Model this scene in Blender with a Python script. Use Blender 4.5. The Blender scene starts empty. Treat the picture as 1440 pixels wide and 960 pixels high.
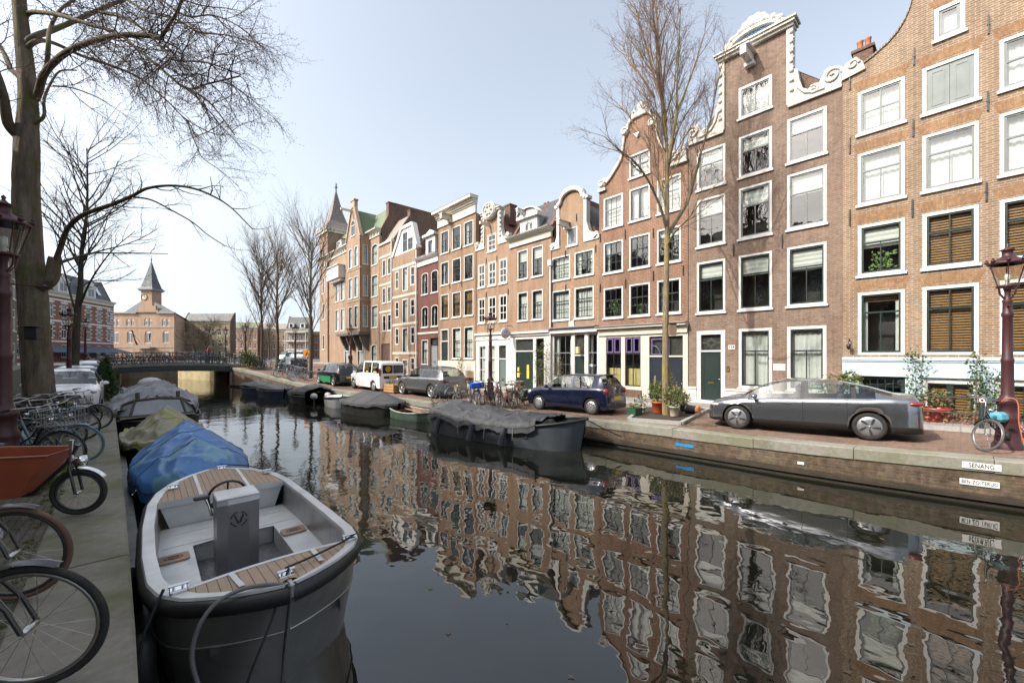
import bpy, math, random
from math import sin, cos, pi, radians, sqrt, atan2
from mathutils import Vector, Matrix
from mathutils.geometry import tessellate_polygon
random.seed(7)
SC = bpy.context.scene
COL = SC.collection
# ------------------------------------------------------------ camera, sky, sun, exposure
FPX, CXP, HYP, CAMH = 570.0, 720.0, 500.0, 2.15
TH = math.atan(515.0 / 570.0)
TS, TC = sin(TH), cos(TH)
cam_d = bpy.data.cameras.new('camera')
cam_d.sensor_width = 36.0
cam_d.lens = FPX / 1440 * 36
cam_d.shift_y = 20 / 1440
cam_d.clip_start = 0.05
cam_d.clip_end = 3000
cam = bpy.data.objects.new('camera', cam_d)
cam.location = (0, 0, CAMH)
cam.rotation_euler = (pi / 2, 0, -TH)
COL.objects.link(cam)
SC.camera = cam
SUN_EL, SUN_AZ = radians(41), radians(17)          # light travels to +X and a little to -Y
sun_from = Vector((-cos(SUN_EL) * cos(SUN_AZ), cos(SUN_EL) * sin(SUN_AZ), sin(SUN_EL)))
wd = bpy.data.worlds.new('World')
SC.world = wd
wd.use_nodes = True
nt = wd.node_tree
sky = nt.nodes.new('ShaderNodeTexSky')
sky.sky_type = 'NISHITA'
sky.sun_disc = False
sky.sun_elevation = SUN_EL
sky.sun_rotation = atan2(sun_from.x, sun_from.y)
sky.air_density = 1.45
sky.dust_density = 4.5
sky.ozone_density = 1.0
tcw = nt.nodes.new('ShaderNodeTexCoord')
vmx = nt.nodes.new('ShaderNodeVectorMath'); vmx.operation = 'MAXIMUM'      # hazy air: the last degrees above the horizon look alike
vmx.inputs[1].default_value = (-1, -1, 0.27)
nt.links.new(tcw.outputs['Generated'], vmx.inputs[0])
nt.links.new(vmx.outputs[0], sky.inputs[0])
hsv = nt.nodes.new('ShaderNodeHueSaturation')
hsv.inputs['Saturation'].default_value = 0.54
nt.links.new(sky.outputs[0], hsv.inputs['Color'])
nt.links.new(hsv.outputs[0], nt.nodes['Background'].inputs[0])
nt.nodes['Background'].inputs[1].default_value = 0.14
sl = bpy.data.lights.new('sun', 'SUN')
sl.energy = 2.4
sl.angle = radians(0.55)
sl.color = (1.0, 0.945, 0.865)
so = bpy.data.objects.new('sun', sl)
so.rotation_euler = (-sun_from).to_track_quat('-Z', 'Y').to_euler()
so.location = (-20, 10, 40)
COL.objects.link(so)
vs = SC.view_settings
vs.view_transform = 'Standard'
vs.look = 'None'
vs.exposure = 1.08
vs.gamma = 1.0
SC.cycles.max_bounces = 8
SC.cycles.transparent_max_bounces = 24
SC.cycles.glossy_bounces = 4
SC.cycles.diffuse_bounces = 3
SC.cycles.caustics_reflective = False
SC.cycles.caustics_refractive = False
SC.cycles.sample_clamp_indirect = 6
# ------------------------------------------------------------ photograph measurements to metres
def on_x(px, py, X):
 u = (px - CXP) / FPX
 Z = X / (TS + u * TC)
 return Vector((X, Z * (TC - u * TS), CAMH - (py - HYP) / FPX * Z))
def on_z(px, py, z=0.0):
 u = (px - CXP) / FPX
 Z = (CAMH - z) * FPX / (py - HYP)
 return Vector((Z * (TS + u * TC), Z * (TC - u * TS), z))
def at_d(px, py, Z):
 u = (px - CXP) / FPX
 return Vector((Z * (TS + u * TC), Z * (TC - u * TS), CAMH - (py - HYP) / FPX * Z))
# ------------------------------------------------------------ mesh builder
def V(*a): return Vector(a)
def wloc(o):
 p = Vector((0, 0, 0))
 while o is not None:
  p += Vector(o.location)
  o = o.parent
 return p
class MB:
 def __init__(s):
  s.v = []; s.f = []; s.m = []; s.s = []; s.M = None
 def add(s, vs, fs, mi=0, sm=False):
  b = len(s.v)
  if s.M is not None:
   vs = [s.M @ Vector(p) for p in vs]
  s.v.extend([tuple(p) for p in vs])
  for f in fs:
   s.f.append(tuple(i + b for i in f)); s.m.append(mi); s.s.append(sm)
  return b
 def quad(s, a, b, c, d, mi=0): s.add([a, b, c, d], [(0, 1, 2, 3)], mi)
 def poly(s, pts, mi=0): s.add(pts, [tuple(range(len(pts)))], mi)
 def box(s, x0, x1, y0, y1, z0, z1, mi=0):
  s.add([(x0, y0, z0), (x1, y0, z0), (x1, y1, z0), (x0, y1, z0), (x0, y0, z1), (x1, y0, z1), (x1, y1, z1), (x0, y1, z1)],
              [(0, 3, 2, 1), (4, 5, 6, 7), (0, 1, 5, 4), (1, 2, 6, 5), (2, 3, 7, 6), (3, 0, 4, 7)], mi)
 def hexa(s, P, mi=0):
  s.add(P, [(0, 3, 2, 1), (4, 5, 6, 7), (0, 1, 5, 4), (1, 2, 6, 5), (2, 3, 7, 6), (3, 0, 4, 7)], mi)
 def beam(s, a, b, w, h, mi=0, up=(0, 0, 1)):
  a = Vector(a); b = Vector(b); d = (b - a).normalized(); up = Vector(up)
  x = d.cross(up)
  if x.length < 1e-4: x = d.cross(Vector((1, 0, 0)))
  x.normalize(); y = x.cross(d)
  x *= w / 2; y *= h / 2
  s.hexa([a - x - y, a + x - y, b + x - y, b - x - y, a - x + y, a + x + y, b + x + y, b - x + y], mi)
 def bbox(s, x0, x1, y0, y1, z0, z1, b=0.01, mi=0):
  """box with bevelled edges"""
  X = [(x0, x0 + b), (x1, x1 - b)]; Y = [(y0, y0 + b), (y1, y1 - b)]; Z = [(z0, z0 + b), (z1, z1 - b)]
  vs = []; idx = {}
  for i in (0, 1):
   for j in (0, 1):
    for k in (0, 1):
     for ax in range(3):
      p = [X[i][1], Y[j][1], Z[k][1]]
      p[ax] = (X[i], Y[j], Z[k])[ax][0]
      idx[i, j, k, ax] = len(vs); vs.append(tuple(p))
  fs = []
  for ax in range(3):
   a1, a2 = (ax + 1) % 3, (ax + 2) % 3
   for sd in (0, 1):
    q = []
    for (p1, p2) in ((0, 0), (1, 0), (1, 1), (0, 1)):
     k = [0, 0, 0]; k[ax] = sd; k[a1] = p1; k[a2] = p2
     q.append(idx[k[0], k[1], k[2], ax])
    fs.append(tuple(q if sd else q[::-1]))
  for ax in range(3):
   a1, a2 = (ax + 1) % 3, (ax + 2) % 3
   for p1 in (0, 1):
    for p2 in (0, 1):
     k = [0, 0, 0]; k[a1] = p1; k[a2] = p2
     k0 = list(k); k1 = list(k); k1[ax] = 1
     fs.append((idx[(*k0, a1)], idx[(*k1, a1)], idx[(*k1, a2)], idx[(*k0, a2)]))
  for i in (0, 1):
   for j in (0, 1):
    for k in (0, 1):
     fs.append((idx[i, j, k, 0], idx[i, j, k, 1], idx[i, j, k, 2]))
  s.add(vs, fs, mi)
 def tube(s, pts, r, n=8, mi=0, cap=True, sm=True, closed=False):
  pts = [Vector(p) for p in pts]
  k = len(pts)
  if not isinstance(r, (list, tuple)): r = [r] * k
  vs = []; fs = []
  prev = None
  for i in range(k):
   if closed: d = pts[(i + 1) % k] - pts[i - 1]
   else: d = pts[min(i + 1, k - 1)] - pts[max(i - 1, 0)]
   if d.length < 1e-9: d = Vector((0, 0, 1))
   d.normalize()
   if prev is None:
    x = d.cross(Vector((0, 0, 1)))
    if x.length < 0.05: x = d.cross(Vector((1, 0, 0)))
   else:
    x = prev - d * prev.dot(d)
    if x.length < 1e-6: x = d.orthogonal()
   x.normalize(); prev = x; y = d.cross(x)
   for j in range(n):
    a = 2 * pi * j / n
    vs.append(pts[i] + (x * cos(a) + y * sin(a)) * r[i])
  for i in range(k if closed else k - 1):
   b = ((i + 1) % k) * n
   for j in range(n):
    j2 = (j + 1) % n
    fs.append((i * n + j, b + j, b + j2, i * n + j2))
  s.add(vs, fs, mi, sm)
  if cap and not closed and n > 3:
   s.add([vs[j] for j in range(n)], [tuple(range(n))], mi)
   s.add([vs[(k - 1) * n + j] for j in range(n)], [tuple(range(n))[::-1]], mi)
 def lathe(s, prof, n=16, c=(0, 0, 0), mi=0, axis='z', sm=True, a0=0.0):
  vs = []; fs = []
  for (r, h) in prof:
   for j in range(n):
    a = 2 * pi * j / n + a0
    if axis == 'z': p = (c[0] + r * cos(a), c[1] + r * sin(a), c[2] + h)
    elif axis == 'y': p = (c[0] + r * cos(a), c[1] + h, c[2] + r * sin(a))
    else: p = (c[0] + h, c[1] + r * cos(a), c[2] + r * sin(a))
    vs.append(p)
  for i in range(len(prof) - 1):
   for j in range(n):
    j2 = (j + 1) % n
    q = (i * n + j, i * n + j2, (i + 1) * n + j2, (i + 1) * n + j)
    fs.append(q if axis != 'y' else q[::-1])
  s.add(vs, fs, mi, sm)
 def ball(s, c, r, n=10, mi=0, sc=(1, 1, 1)):
  pr = []
  k = max(4, n // 2 + 1)
  vs = []; fs = []
  for i in range(k + 1):
   t = pi * i / k
   for j in range(n):
    a = 2 * pi * j / n
    vs.append((c[0] + r * sc[0] * sin(t) * cos(a), c[1] + r * sc[1] * sin(t) * sin(a), c[2] - r * sc[2] * cos(t)))
  for i in range(k):
   for j in range(n):
    fs.append((i * n + j, i * n + (j + 1) % n, (i + 1) * n + (j + 1) % n, (i + 1) * n + j))
  s.add(vs, fs, mi, True)
 def grid(s, P, mi=0, sm=True, flip=False):
  """P[i][j] points"""
  r = len(P); c = len(P[0])
  vs = [p for row in P for p in row]
  fs = []
  for i in range(r - 1):
   for j in range(c - 1):
    q = (i * c + j, i * c + j + 1, (i + 1) * c + j + 1, (i + 1) * c + j)
    fs.append(q[::-1] if flip else q)
  s.add(vs, fs, mi, sm)
 def plate(s, outer, holes, tf, d, mi=0, back=True):
  """outline (u, v) with holes; tf(u, v, w) -> point; from w=0 (front) to w=d"""
  polys = [outer] + list(holes)
  flat = [p for pl in polys for p in pl]
  tris = tessellate_polygon([[Vector((p[0], p[1], 0)) for p in pl] for pl in polys])
  s.add([tf(p[0], p[1], 0) for p in flat], [tuple(t) for t in tris], mi)
  if back: s.add([tf(p[0], p[1], d) for p in flat], [tuple(t)[::-1] for t in tris], mi)
  for pl in polys:
   n = len(pl)
   vs = [tf(p[0], p[1], 0) for p in pl] + [tf(p[0], p[1], d) for p in pl]
   s.add(vs, [(i, (i + 1) % n, n + (i + 1) % n, n + i) for i in range(n)], mi)
 def build(s, name, mats, parent=None, smooth=None):
  me = bpy.data.meshes.new(name)
  off = wloc(parent) if parent is not None else Vector((0, 0, 0))
  if off.length > 0: vv = [(p[0] - off.x, p[1] - off.y, p[2] - off.z) for p in s.v]
  else: vv = s.v
  me.from_pydata(vv, [], s.f)
  if not isinstance(mats, (list, tuple)): mats = [mats]
  for m in mats: me.materials.append(m)
  if len(mats) > 1: me.polygons.foreach_set('material_index', s.m)
  me.polygons.foreach_set('use_smooth', s.s if smooth is None else [smooth] * len(s.f))
  me.update()
  o = bpy.data.objects.new(name, me)
  COL.objects.link(o)
  if parent is not None: o.parent = parent
  return o
def tag(o, label=None, cat=None, group=None, kind=None):
 if label: o['label'] = label
 if cat: o['category'] = cat
 if group: o['group'] = group
 if kind: o['kind'] = kind
 return o
def thing(name, label, cat, loc=(0, 0, 0), group=None):
 o = bpy.data.objects.new(name, None)
 o.location = loc
 o.empty_display_size = 0.2
 COL.objects.link(o)
 return tag(o, label, cat, group)
def copy_tree(o, parent=None):
 c = o.copy()
 COL.objects.link(c)
 c.parent = parent
 for ch in list(o.children): copy_tree(ch, c)
 return c
def place(o, x, y, z, rz=0.0, rx=0.0, ry=0.0, sc=None):
 o.location = (x, y, z)
 o.rotation_euler = (rx, ry, rz)
 if sc: o.scale = (sc, sc, sc) if not isinstance(sc, tuple) else sc
 return o
# ------------------------------------------------------------ materials
MATS = {}
def new_mat(name):
 m = bpy.data.materials.new(name)
 m.use_nodes = True
 return m, m.node_tree, m.node_tree.nodes['Principled BSDF']
def mth(nt, op, a, b=None):
 n = nt.nodes.new('ShaderNodeMath'); n.operation = op
 for i, x in enumerate((a, b)):
  if x is None: continue
  if isinstance(x, (int, float)): n.inputs[i].default_value = x
  else: nt.links.new(x, n.inputs[i])
 return n.outputs[0]
def noise(nt, vec, scale, detail=3, rough=0.55):
 n = nt.nodes.new('ShaderNodeTexNoise')
 n.inputs['Scale'].default_value = scale
 n.inputs['Detail'].default_value = detail
 n.inputs['Roughness'].default_value = rough
 if vec is not None: nt.links.new(vec, n.inputs['Vector'])
 return n.outputs['Fac']
def ramp(nt, fac, stops):
 n = nt.nodes.new('ShaderNodeValToRGB')
 el = n.color_ramp.elements
 while len(el) < len(stops): el.new(0.5)
 for e, (p, c) in zip(el, stops):
  e.position = p
  e.color = (c, c, c, 1) if isinstance(c, (int, float)) else (*c, 1)
 nt.links.new(fac, n.inputs[0])
 return n.outputs[0]
def mixc(nt, fac, a, b, mode='MIX'):
 n = nt.nodes.new('ShaderNodeMix'); n.data_type = 'RGBA'; n.blend_type = mode
 for k, x in ((0, fac), (6, a), (7, b)):
  if isinstance(x, (int, float)): n.inputs[k].default_value = x
  elif isinstance(x, tuple): n.inputs[k].default_value = (*x, 1)
  else: nt.links.new(x, n.inputs[k])
 return n.outputs[2]
def objvec(nt):
 return nt.nodes.new('ShaderNodeTexCoord').outputs['Object']
def geopos(nt):
 return nt.nodes.new('ShaderNodeNewGeometry').outputs['Position']
def bump(nt, bs, h, strength=0.3, dist=0.01):
 b = nt.nodes.new('ShaderNodeBump')
 b.inputs['Strength'].default_value = strength
 b.inputs['Distance'].default_value = dist
 nt.links.new(h, b.inputs['Height'])
 nt.links.new(b.outputs[0], bs.inputs['Normal'])
def paint(name, c, rough=0.5, metal=0.0, var=0.12, scale=3.0, bmp=0.0, coat=0.0, spec=None):
 """plain surface with a little uneven wear"""
 if name in MATS: return MATS[name]
 m, nt, bs = new_mat(name)
 v = objvec(nt)
 if var > 0:
  n = noise(nt, v, scale, 5, 0.6)
  f = ramp(nt, n, [(0.3, 1 - var), (0.7, 1 + var * 0.4)])
  col = mixc(nt, 1.0, c, f, 'MULTIPLY')
  nt.links.new(col, bs.inputs['Base Color'])
  r = ramp(nt, n, [(0.3, min(1, rough * 1.2)), (0.7, rough * 0.85)])
  nt.links.new(r, bs.inputs['Roughness'])
 else:
  bs.inputs['Base Color'].default_value = (*c, 1)
  bs.inputs['Roughness'].default_value = rough
 bs.inputs['Metallic'].default_value = metal
 if coat:
  bs.inputs['Coat Weight'].default_value = coat
  bs.inputs['Coat Roughness'].default_value = 0.04
 if spec is not None: bs.inputs['Specular IOR Level'].default_value = spec
 if bmp:
  bump(nt, bs, noise(nt, v, scale * 8, 4), bmp, 0.01)
 MATS[name] = m
 return m
def brick(name, c1, c2, mortar, rot=0.0, bw=0.22, rh=0.068, ms=0.011, var=0.25, vertical=False, flat=False, rough=0.85, stain=(0.5, 0.45, 0.4), stain_amt=0.25, bstr=0.35):
 if name in MATS: return MATS[name]
 m, nt, bs = new_mat(name)
 p = geopos(nt)
 sx = nt.nodes.new('ShaderNodeSeparateXYZ'); nt.links.new(p, sx.inputs[0])
 u = mth(nt, 'ADD', mth(nt, 'MULTIPLY', sx.outputs[0], cos(rot) if rot else 1.0), mth(nt, 'MULTIPLY', sx.outputs[1], sin(rot) if rot else 1.0))
 cx = nt.nodes.new('ShaderNodeCombineXYZ')
 if flat:
  nt.links.new(sx.outputs[1], cx.inputs[0]); nt.links.new(sx.outputs[0], cx.inputs[1])
 elif vertical:
  nt.links.new(sx.outputs[2], cx.inputs[0]); nt.links.new(u, cx.inputs[1])
 else:
  nt.links.new(u, cx.inputs[0]); nt.links.new(sx.outputs[2], cx.inputs[1])
 b = nt.nodes.new('ShaderNodeTexBrick')
 nt.links.new(cx.outputs[0], b.inputs['Vector'])
 b.inputs['Color1'].default_value = (*c1, 1)
 b.inputs['Color2'].default_value = (*c2, 1)
 b.inputs['Mortar'].default_value = (*mortar, 1)
 b.inputs['Scale'].default_value = 1.0
 b.inputs['Mortar Size'].default_value = ms
 b.inputs['Mortar Smooth'].default_value = 0.3
 b.inputs['Bias'].default_value = -0.1
 b.inputs['Brick Width'].default_value = bw
 b.inputs['Row Height'].default_value = rh
 n1 = noise(nt, p, 0.7, 6, 0.65)
 n2 = noise(nt, p, 9.0, 3, 0.6)
 col = mixc(nt, 1.0, b.outputs['Color'], ramp(nt, n2, [(0.25, 1 - var), (0.75, 1 + var * 0.6)]), 'MULTIPLY')
 col = mixc(nt, ramp(nt, n1, [(0.42, 0.0), (0.75, stain_amt)]), col, mixc(nt, 1.0, col, stain, 'MULTIPLY'))
 if not flat:
  hs = nt.nodes.new('ShaderNodeHueSaturation'); hs.inputs['Hue'].default_value = 0.510; hs.inputs['Saturation'].default_value = 0.93; hs.inputs['Value'].default_value = 0.94; nt.links.new(col, hs.inputs['Color']); col = hs.outputs[0]
  mp = nt.nodes.new('ShaderNodeMapping'); mp.inputs['Scale'].default_value = (1, 1, 0.10); nt.links.new(p, mp.inputs[0])
  col = mixc(nt, ramp(nt, noise(nt, mp.outputs[0], 2.2, 5, 0.7), [(0.42, 0.0), (0.70, 0.75)]), col, mixc(nt, 1.0, col, (0.60, 0.57, 0.54), 'MULTIPLY'))
  col = mixc(nt, ramp(nt, noise(nt, p, 0.35, 4, 0.6), [(0.40, 0.0), (0.70, 0.45)]), col, mixc(nt, 1.0, col, (1.18, 1.12, 1.02), 'MULTIPLY'))
 nt.links.new(col, bs.inputs['Base Color'])
 bs.inputs['Roughness'].default_value = rough
 bs.inputs['Specular IOR Level'].default_value = 0.25
 h = mth(nt, 'ADD', mth(nt, 'MULTIPLY', b.outputs['Fac'], -1.0), mth(nt, 'MULTIPLY', n2, 0.5))
 bump(nt, bs, h, bstr, 0.008)
 MATS[name] = m
 return m
def glass(name, tint=(0.9, 0.95, 0.93), ior=1.9, wob=0.35, dark=None):
 """thin window glass: reflects by the angle, lets the rest through"""
 if name in MATS: return MATS[name]
 m, nt, bs = new_mat(name)
 out = nt.nodes['Material Output']
 nt.nodes.remove(bs)
 lw = nt.nodes.new('ShaderNodeLayerWeight'); lw.inputs['Blend'].default_value = 0.5
 f0 = ((ior - 1) / (ior + 1)) ** 2
 fac = mth(nt, 'ADD', f0, mth(nt, 'MULTIPLY', mth(nt, 'POWER', lw.outputs['Facing'], 5.0), 1 - f0))
 gl = nt.nodes.new('ShaderNodeBsdfGlossy'); gl.inputs['Roughness'].default_value = 0.015
 gl.inputs['Color'].default_value = (0.95, 0.97, 1.0, 1)
 tr = nt.nodes.new('ShaderNodeBsdfTransparent'); tr.inputs['Color'].default_value = (*tint, 1)
 mx = nt.nodes.new('ShaderNodeMixShader')
 b = nt.nodes.new('ShaderNodeBump'); b.inputs['Strength'].default_value = wob; b.inputs['Distance'].default_value = 0.02
 nt.links.new(noise(nt, geopos(nt), 1.6, 2), b.inputs['Height'])
 nt.links.new(b.outputs[0], gl.inputs['Normal'])
 nt.links.new(fac, mx.inputs[0]); nt.links.new(tr.outputs[0], mx.inputs[1]); nt.links.new(gl.outputs[0], mx.inputs[2])
 nt.links.new(mx.outputs[0], out.inputs['Surface'])
 MATS[name] = m
 return m
white = paint('white_paint', (0.60, 0.59, 0.56), 0.45, var=0.06, scale=1.5)
cream = paint('cream_paint', (0.54, 0.505, 0.425), 0.5, var=0.07, scale=1.5)
stone_white = paint('white_sandstone', (0.50, 0.48, 0.43), 0.7, var=0.14, scale=4, bmp=0.3)
dark_green = paint('dark_green_paint', (0.018, 0.032, 0.028), 0.35, var=0.15)
dark_blue_paint = paint('blue_black_paint', (0.02, 0.026, 0.036), 0.35, var=0.15)
grey_paint = paint('grey_green_paint', (0.15, 0.175, 0.17), 0.45, var=0.06)
black_paint = paint('black_iron', (0.018, 0.018, 0.02), 0.45, var=0.2)
curtain = paint('white_curtain', (0.52, 0.52, 0.49), 0.9, var=0.10, scale=6)
blind_white = paint('white_blind', (0.54, 0.53, 0.49), 0.85, var=0.06)
blind_grey = paint('grey_blind', (0.38, 0.38, 0.36), 0.85, var=0.06)
wood_gap = paint('blind_gap', (0.09, 0.05, 0.025), 0.8)
wood_blind = paint('wooden_blind', (0.29, 0.155, 0.06), 0.5, var=0.2, scale=5)
yellow_screen = paint('yellow_screen', (0.46, 0.37, 0.15), 0.7, var=0.15)
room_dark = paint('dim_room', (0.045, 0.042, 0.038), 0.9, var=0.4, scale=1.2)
win_glass = glass('window_glass')
lead = paint('lead_grey', (0.20, 0.21, 0.22), 0.55, var=0.15)
roof_dark = paint('dark_slate', (0.06, 0.058, 0.06), 0.7, var=0.3, scale=6, bmp=0.3)
purple_paint = paint('purple_paint', (0.12, 0.08, 0.21), 0.4, var=0.1)
# ------------------------------------------------------------ the ground, quays and water
def interp(tab, y):
 if y <= tab[0][0]: return tab[0][1]
 for (a, va), (b, vb) in zip(tab, tab[1:]):
  if y <= b:
   return va + (vb - va) * (y - a) / (b - a)
 return tab[-1][1]
def smooth_tab(tab, lo, hi, w=2.0):
 def f(y): return sum(interp(tab, y + d) for d in (-w, -w / 2, 0, w / 2, w)) / 5
 return f
rq_x = smooth_tab([(-16, 17.2), (-6, 13.5), (-0.8, 12.32), (2.4, 11.72), (6.5, 11.42), (16, 10.3), (27, 8.75), (35, 8.0), (42, 7.3), (47, 5.9), (60, 5.7)], 0, 0, 1.2)
rq_z = smooth_tab([(-10, 0.45), (-0.8, 0.13), (2.5, 0.03), (8, 0), (17, -0.12), (25, -0.02), (31, 0.08), (36, 0.28), (42, 0.62), (47, 1.12), (60, 1.2)], 0, 0, 1.5)
lq_x = smooth_tab([(-16, 0.35), (2.5, 0.0), (9, -0.28), (27, -1.12), (47, -1.95), (60, -2.1)], 0, 0, 1.5)
lq_z = smooth_tab([(-10, 0.42), (6, 0.36), (12, 0.2), (20, 0.0), (34, 0.02), (41, 0.6), (47, 1.1), (60, 1.2)], 0, 0, 1.5)
WATER_Z = -0.76
FX = 18.0                     # front of the right-hand house row
LX = -9.6                     # front of the left-hand house row
# water
def water_mat():
 m, nt, bs = new_mat('canal_water')
 bs.inputs['Base Color'].default_value = (0.012, 0.013, 0.009, 1)
 bs.inputs['Roughness'].default_value = 0.0
 bs.inputs['IOR'].default_value = 1.75
 p = geopos(nt)
 mp = nt.nodes.new('ShaderNodeMapping')
 mp.inputs['Scale'].default_value = (1.0, 0.8, 1.0)
 nt.links.new(p, mp.inputs[0])
 big = noise(nt, mp.outputs[0], 1.1, 2, 0.5)
 mid = noise(nt, mp.outputs[0], 3.1, 2, 0.45)
 fine = noise(nt, mp.outputs[0], 9.0, 2, 0.5)
 sep = nt.nodes.new('ShaderNodeSeparateXYZ'); nt.links.new(p, sep.inputs[0])
 far = ramp(nt, mth(nt, 'MULTIPLY', mth(nt, 'SUBTRACT', sep.outputs[1], mth(nt, 'MULTIPLY', sep.outputs[0], 0.45)), 1 / 30.0), [(0.05, 0.0), (0.42, 1.0)])
 patch = ramp(nt, noise(nt, p, 0.25, 2), [(0.35, 0.35), (0.65, 1.0)])
 h = mth(nt, 'ADD', mth(nt, 'MULTIPLY', big, 1.0), mth(nt, 'MULTIPLY', mid, 0.30))
 h = mth(nt, 'ADD', h, mth(nt, 'MULTIPLY', mth(nt, 'MULTIPLY', fine, mth(nt, 'MULTIPLY', far, patch)), 0.22))
 bump(nt, bs, h, 1.0, 0.011)
 MATS['canal_water'] = m
 return m
mb = MB()
mb.quad((-60, -60, WATER_Z), (60, -60, WATER_Z), (60, 140, WATER_Z), (-60, 140, WATER_Z))
tag(mb.build('water', water_mat()), kind='structure')
mb = MB()
mb.quad((-1500, -800, -2.6), (1500, -800, -2.6), (1500, 2500, -2.6), (-1500, 2500, -2.6))
tag(mb.build('terrain', paint('mud', (0.05, 0.045, 0.035), 0.9)), kind='structure')
clinker = brick('street_clinkers', (0.27, 0.17, 0.125), (0.20, 0.135, 0.105), (0.16, 0.13, 0.10), flat=True, bw=0.21, rh=0.075, ms=0.009, var=0.35, stain=(0.55, 0.55, 0.5), stain_amt=0.8)
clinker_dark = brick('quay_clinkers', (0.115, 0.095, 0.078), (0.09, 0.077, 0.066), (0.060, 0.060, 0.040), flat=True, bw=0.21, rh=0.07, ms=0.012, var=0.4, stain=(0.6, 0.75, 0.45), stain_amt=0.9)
tiles_grey = brick('pavement_tiles', (0.30, 0.27, 0.24), (0.25, 0.225, 0.20), (0.15, 0.14, 0.12), flat=True, bw=0.3, rh=0.3, ms=0.008, var=0.2)
def stone_mat(name, c, algae, amt):
 m, nt, bs = new_mat(name)
 p = geopos(nt)
 n1 = noise(nt, p, 1.3, 5, 0.65); n2 = noise(nt, p, 14, 4, 0.6); n3 = noise(nt, p, 0.6, 4, 0.7)
 col = mixc(nt, 1.0, c, ramp(nt, n2, [(0.2, 0.72), (0.8, 1.15)]), 'MULTIPLY')
 col = mixc(nt, ramp(nt, n3, [(0.45, 0.0), (0.62, amt)]), col, algae)
 col = mixc(nt, ramp(nt, n1, [(0.5, 0.0), (0.7, 0.5)]), col, mixc(nt, 1.0, col, (0.55, 0.52, 0.48), 'MULTIPLY'))
 nt.links.new(col, bs.inputs['Base Color'])
 bs.inputs['Roughness'].default_value = 0.8
 bs.inputs['Specular IOR Level'].default_value = 0.3
 bump(nt, bs, n2, 0.35, 0.01)
 MATS[name] = m
 return m
coping_mat = stone_mat('bluestone_coping', (0.27, 0.26, 0.22), (0.13, 0.135, 0.055), 0.55)
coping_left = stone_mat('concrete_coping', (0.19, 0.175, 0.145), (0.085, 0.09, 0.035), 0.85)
kerb_mat = stone_mat('granite_kerb', (0.36, 0.35, 0.33), (0.25, 0.25, 0.2), 0.2)
def quay_brick():
 m = brick('quay_brick', (0.20, 0.125, 0.082), (0.13, 0.085, 0.062), (0.17, 0.15, 0.12), bw=0.22, rh=0.066, ms=0.011, var=0.5, stain=(0.42, 0.40, 0.34), stain_amt=0.9, bstr=0.6)
 nt = m.node_tree; bs = nt.nodes['Principled BSDF']
 col = bs.inputs['Base Color'].links[0].from_socket
 p = geopos(nt)
 sx = nt.nodes.new('ShaderNodeSeparateXYZ'); nt.links.new(p, sx.inputs[0])
 wet = ramp(nt, mth(nt, 'ADD', mth(nt, 'ADD', sx.outputs[2], 1.0), mth(nt, 'MULTIPLY', noise(nt, p, 2.0, 4), 0.35)), [(0.48, 0.25), (0.62, 1.0)])
 col = mixc(nt, 1.0, col, wet, 'MULTIPLY')
 moss = ramp(nt, noise(nt, p, 1.1, 5, 0.7), [(0.52, 0.0), (0.7, 0.75)])
 col = mixc(nt, moss, col, (0.10, 0.10, 0.045))
 nt.links.new(col, bs.inputs['Base Color'])
 return m
quay_brick_mat = quay_brick()
wet_wood = paint('wet_timber', (0.05, 0.042, 0.03), 0.45, var=0.5, scale=3, bmp=0.4)
def ys(a, b, st):
 n = max(1, int(round((b - a) / st)))
 return [a + (b - a) * i / n for i in range(n + 1)]
def sheet(name, rows, m, kind='structure'):
 mb = MB(); mb.grid(rows, 0, False)
 return tag(mb.build(name, m), kind=kind)
Y0, Y1 = -16, 58
KX = 16.25
yy = ys(Y0, Y1, 1.0)
sheet('street', [[(rq_x(y) + 0.42, y, rq_z(y)), (min(rq_x(y) + 3, KX - .4), y, rq_z(y) + 0.03), (KX, y, rq_z(y) + 0.0)] for y in yy][::-1], clinker)
def pave_z(y): return rq_z(y) + 0.11
sheet('pavement', [[(KX + 0.14, y, pave_z(y)), (FX + 0.6, y, pave_z(y) + 0.03)] for y in yy][::-1], tiles_grey)
mb = MB()
k = 0; y = Y0
while y < Y1:
 y2 = y + 1.0
 mb.hexa([(KX, y + .004, rq_z(y) - .1), (KX + .14, y + .004, rq_z(y) - .1), (KX + .14, y2 - .004, rq_z(y2) - .1), (KX, y2 - .004, rq_z(y2) - .1),
             (KX, y + .004, pave_z(y) + .004), (KX + .14, y + .004, pave_z(y) + .004), (KX + .14, y2 - .004, pave_z(y2) + .004), (KX, y2 - .004, pave_z(y2) + .004)])
 y = y2
tag(mb.build('kerb', kerb_mat), kind='structure')
def wall_strip(mb, fx, fz0, fz1, Ys, flip=False, off=0.0):
 mb.grid([[(fx(y) + off, y, fz0(y)), (fx(y) + off, y, fz1(y))] for y in Ys], 0, False, flip)
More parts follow.
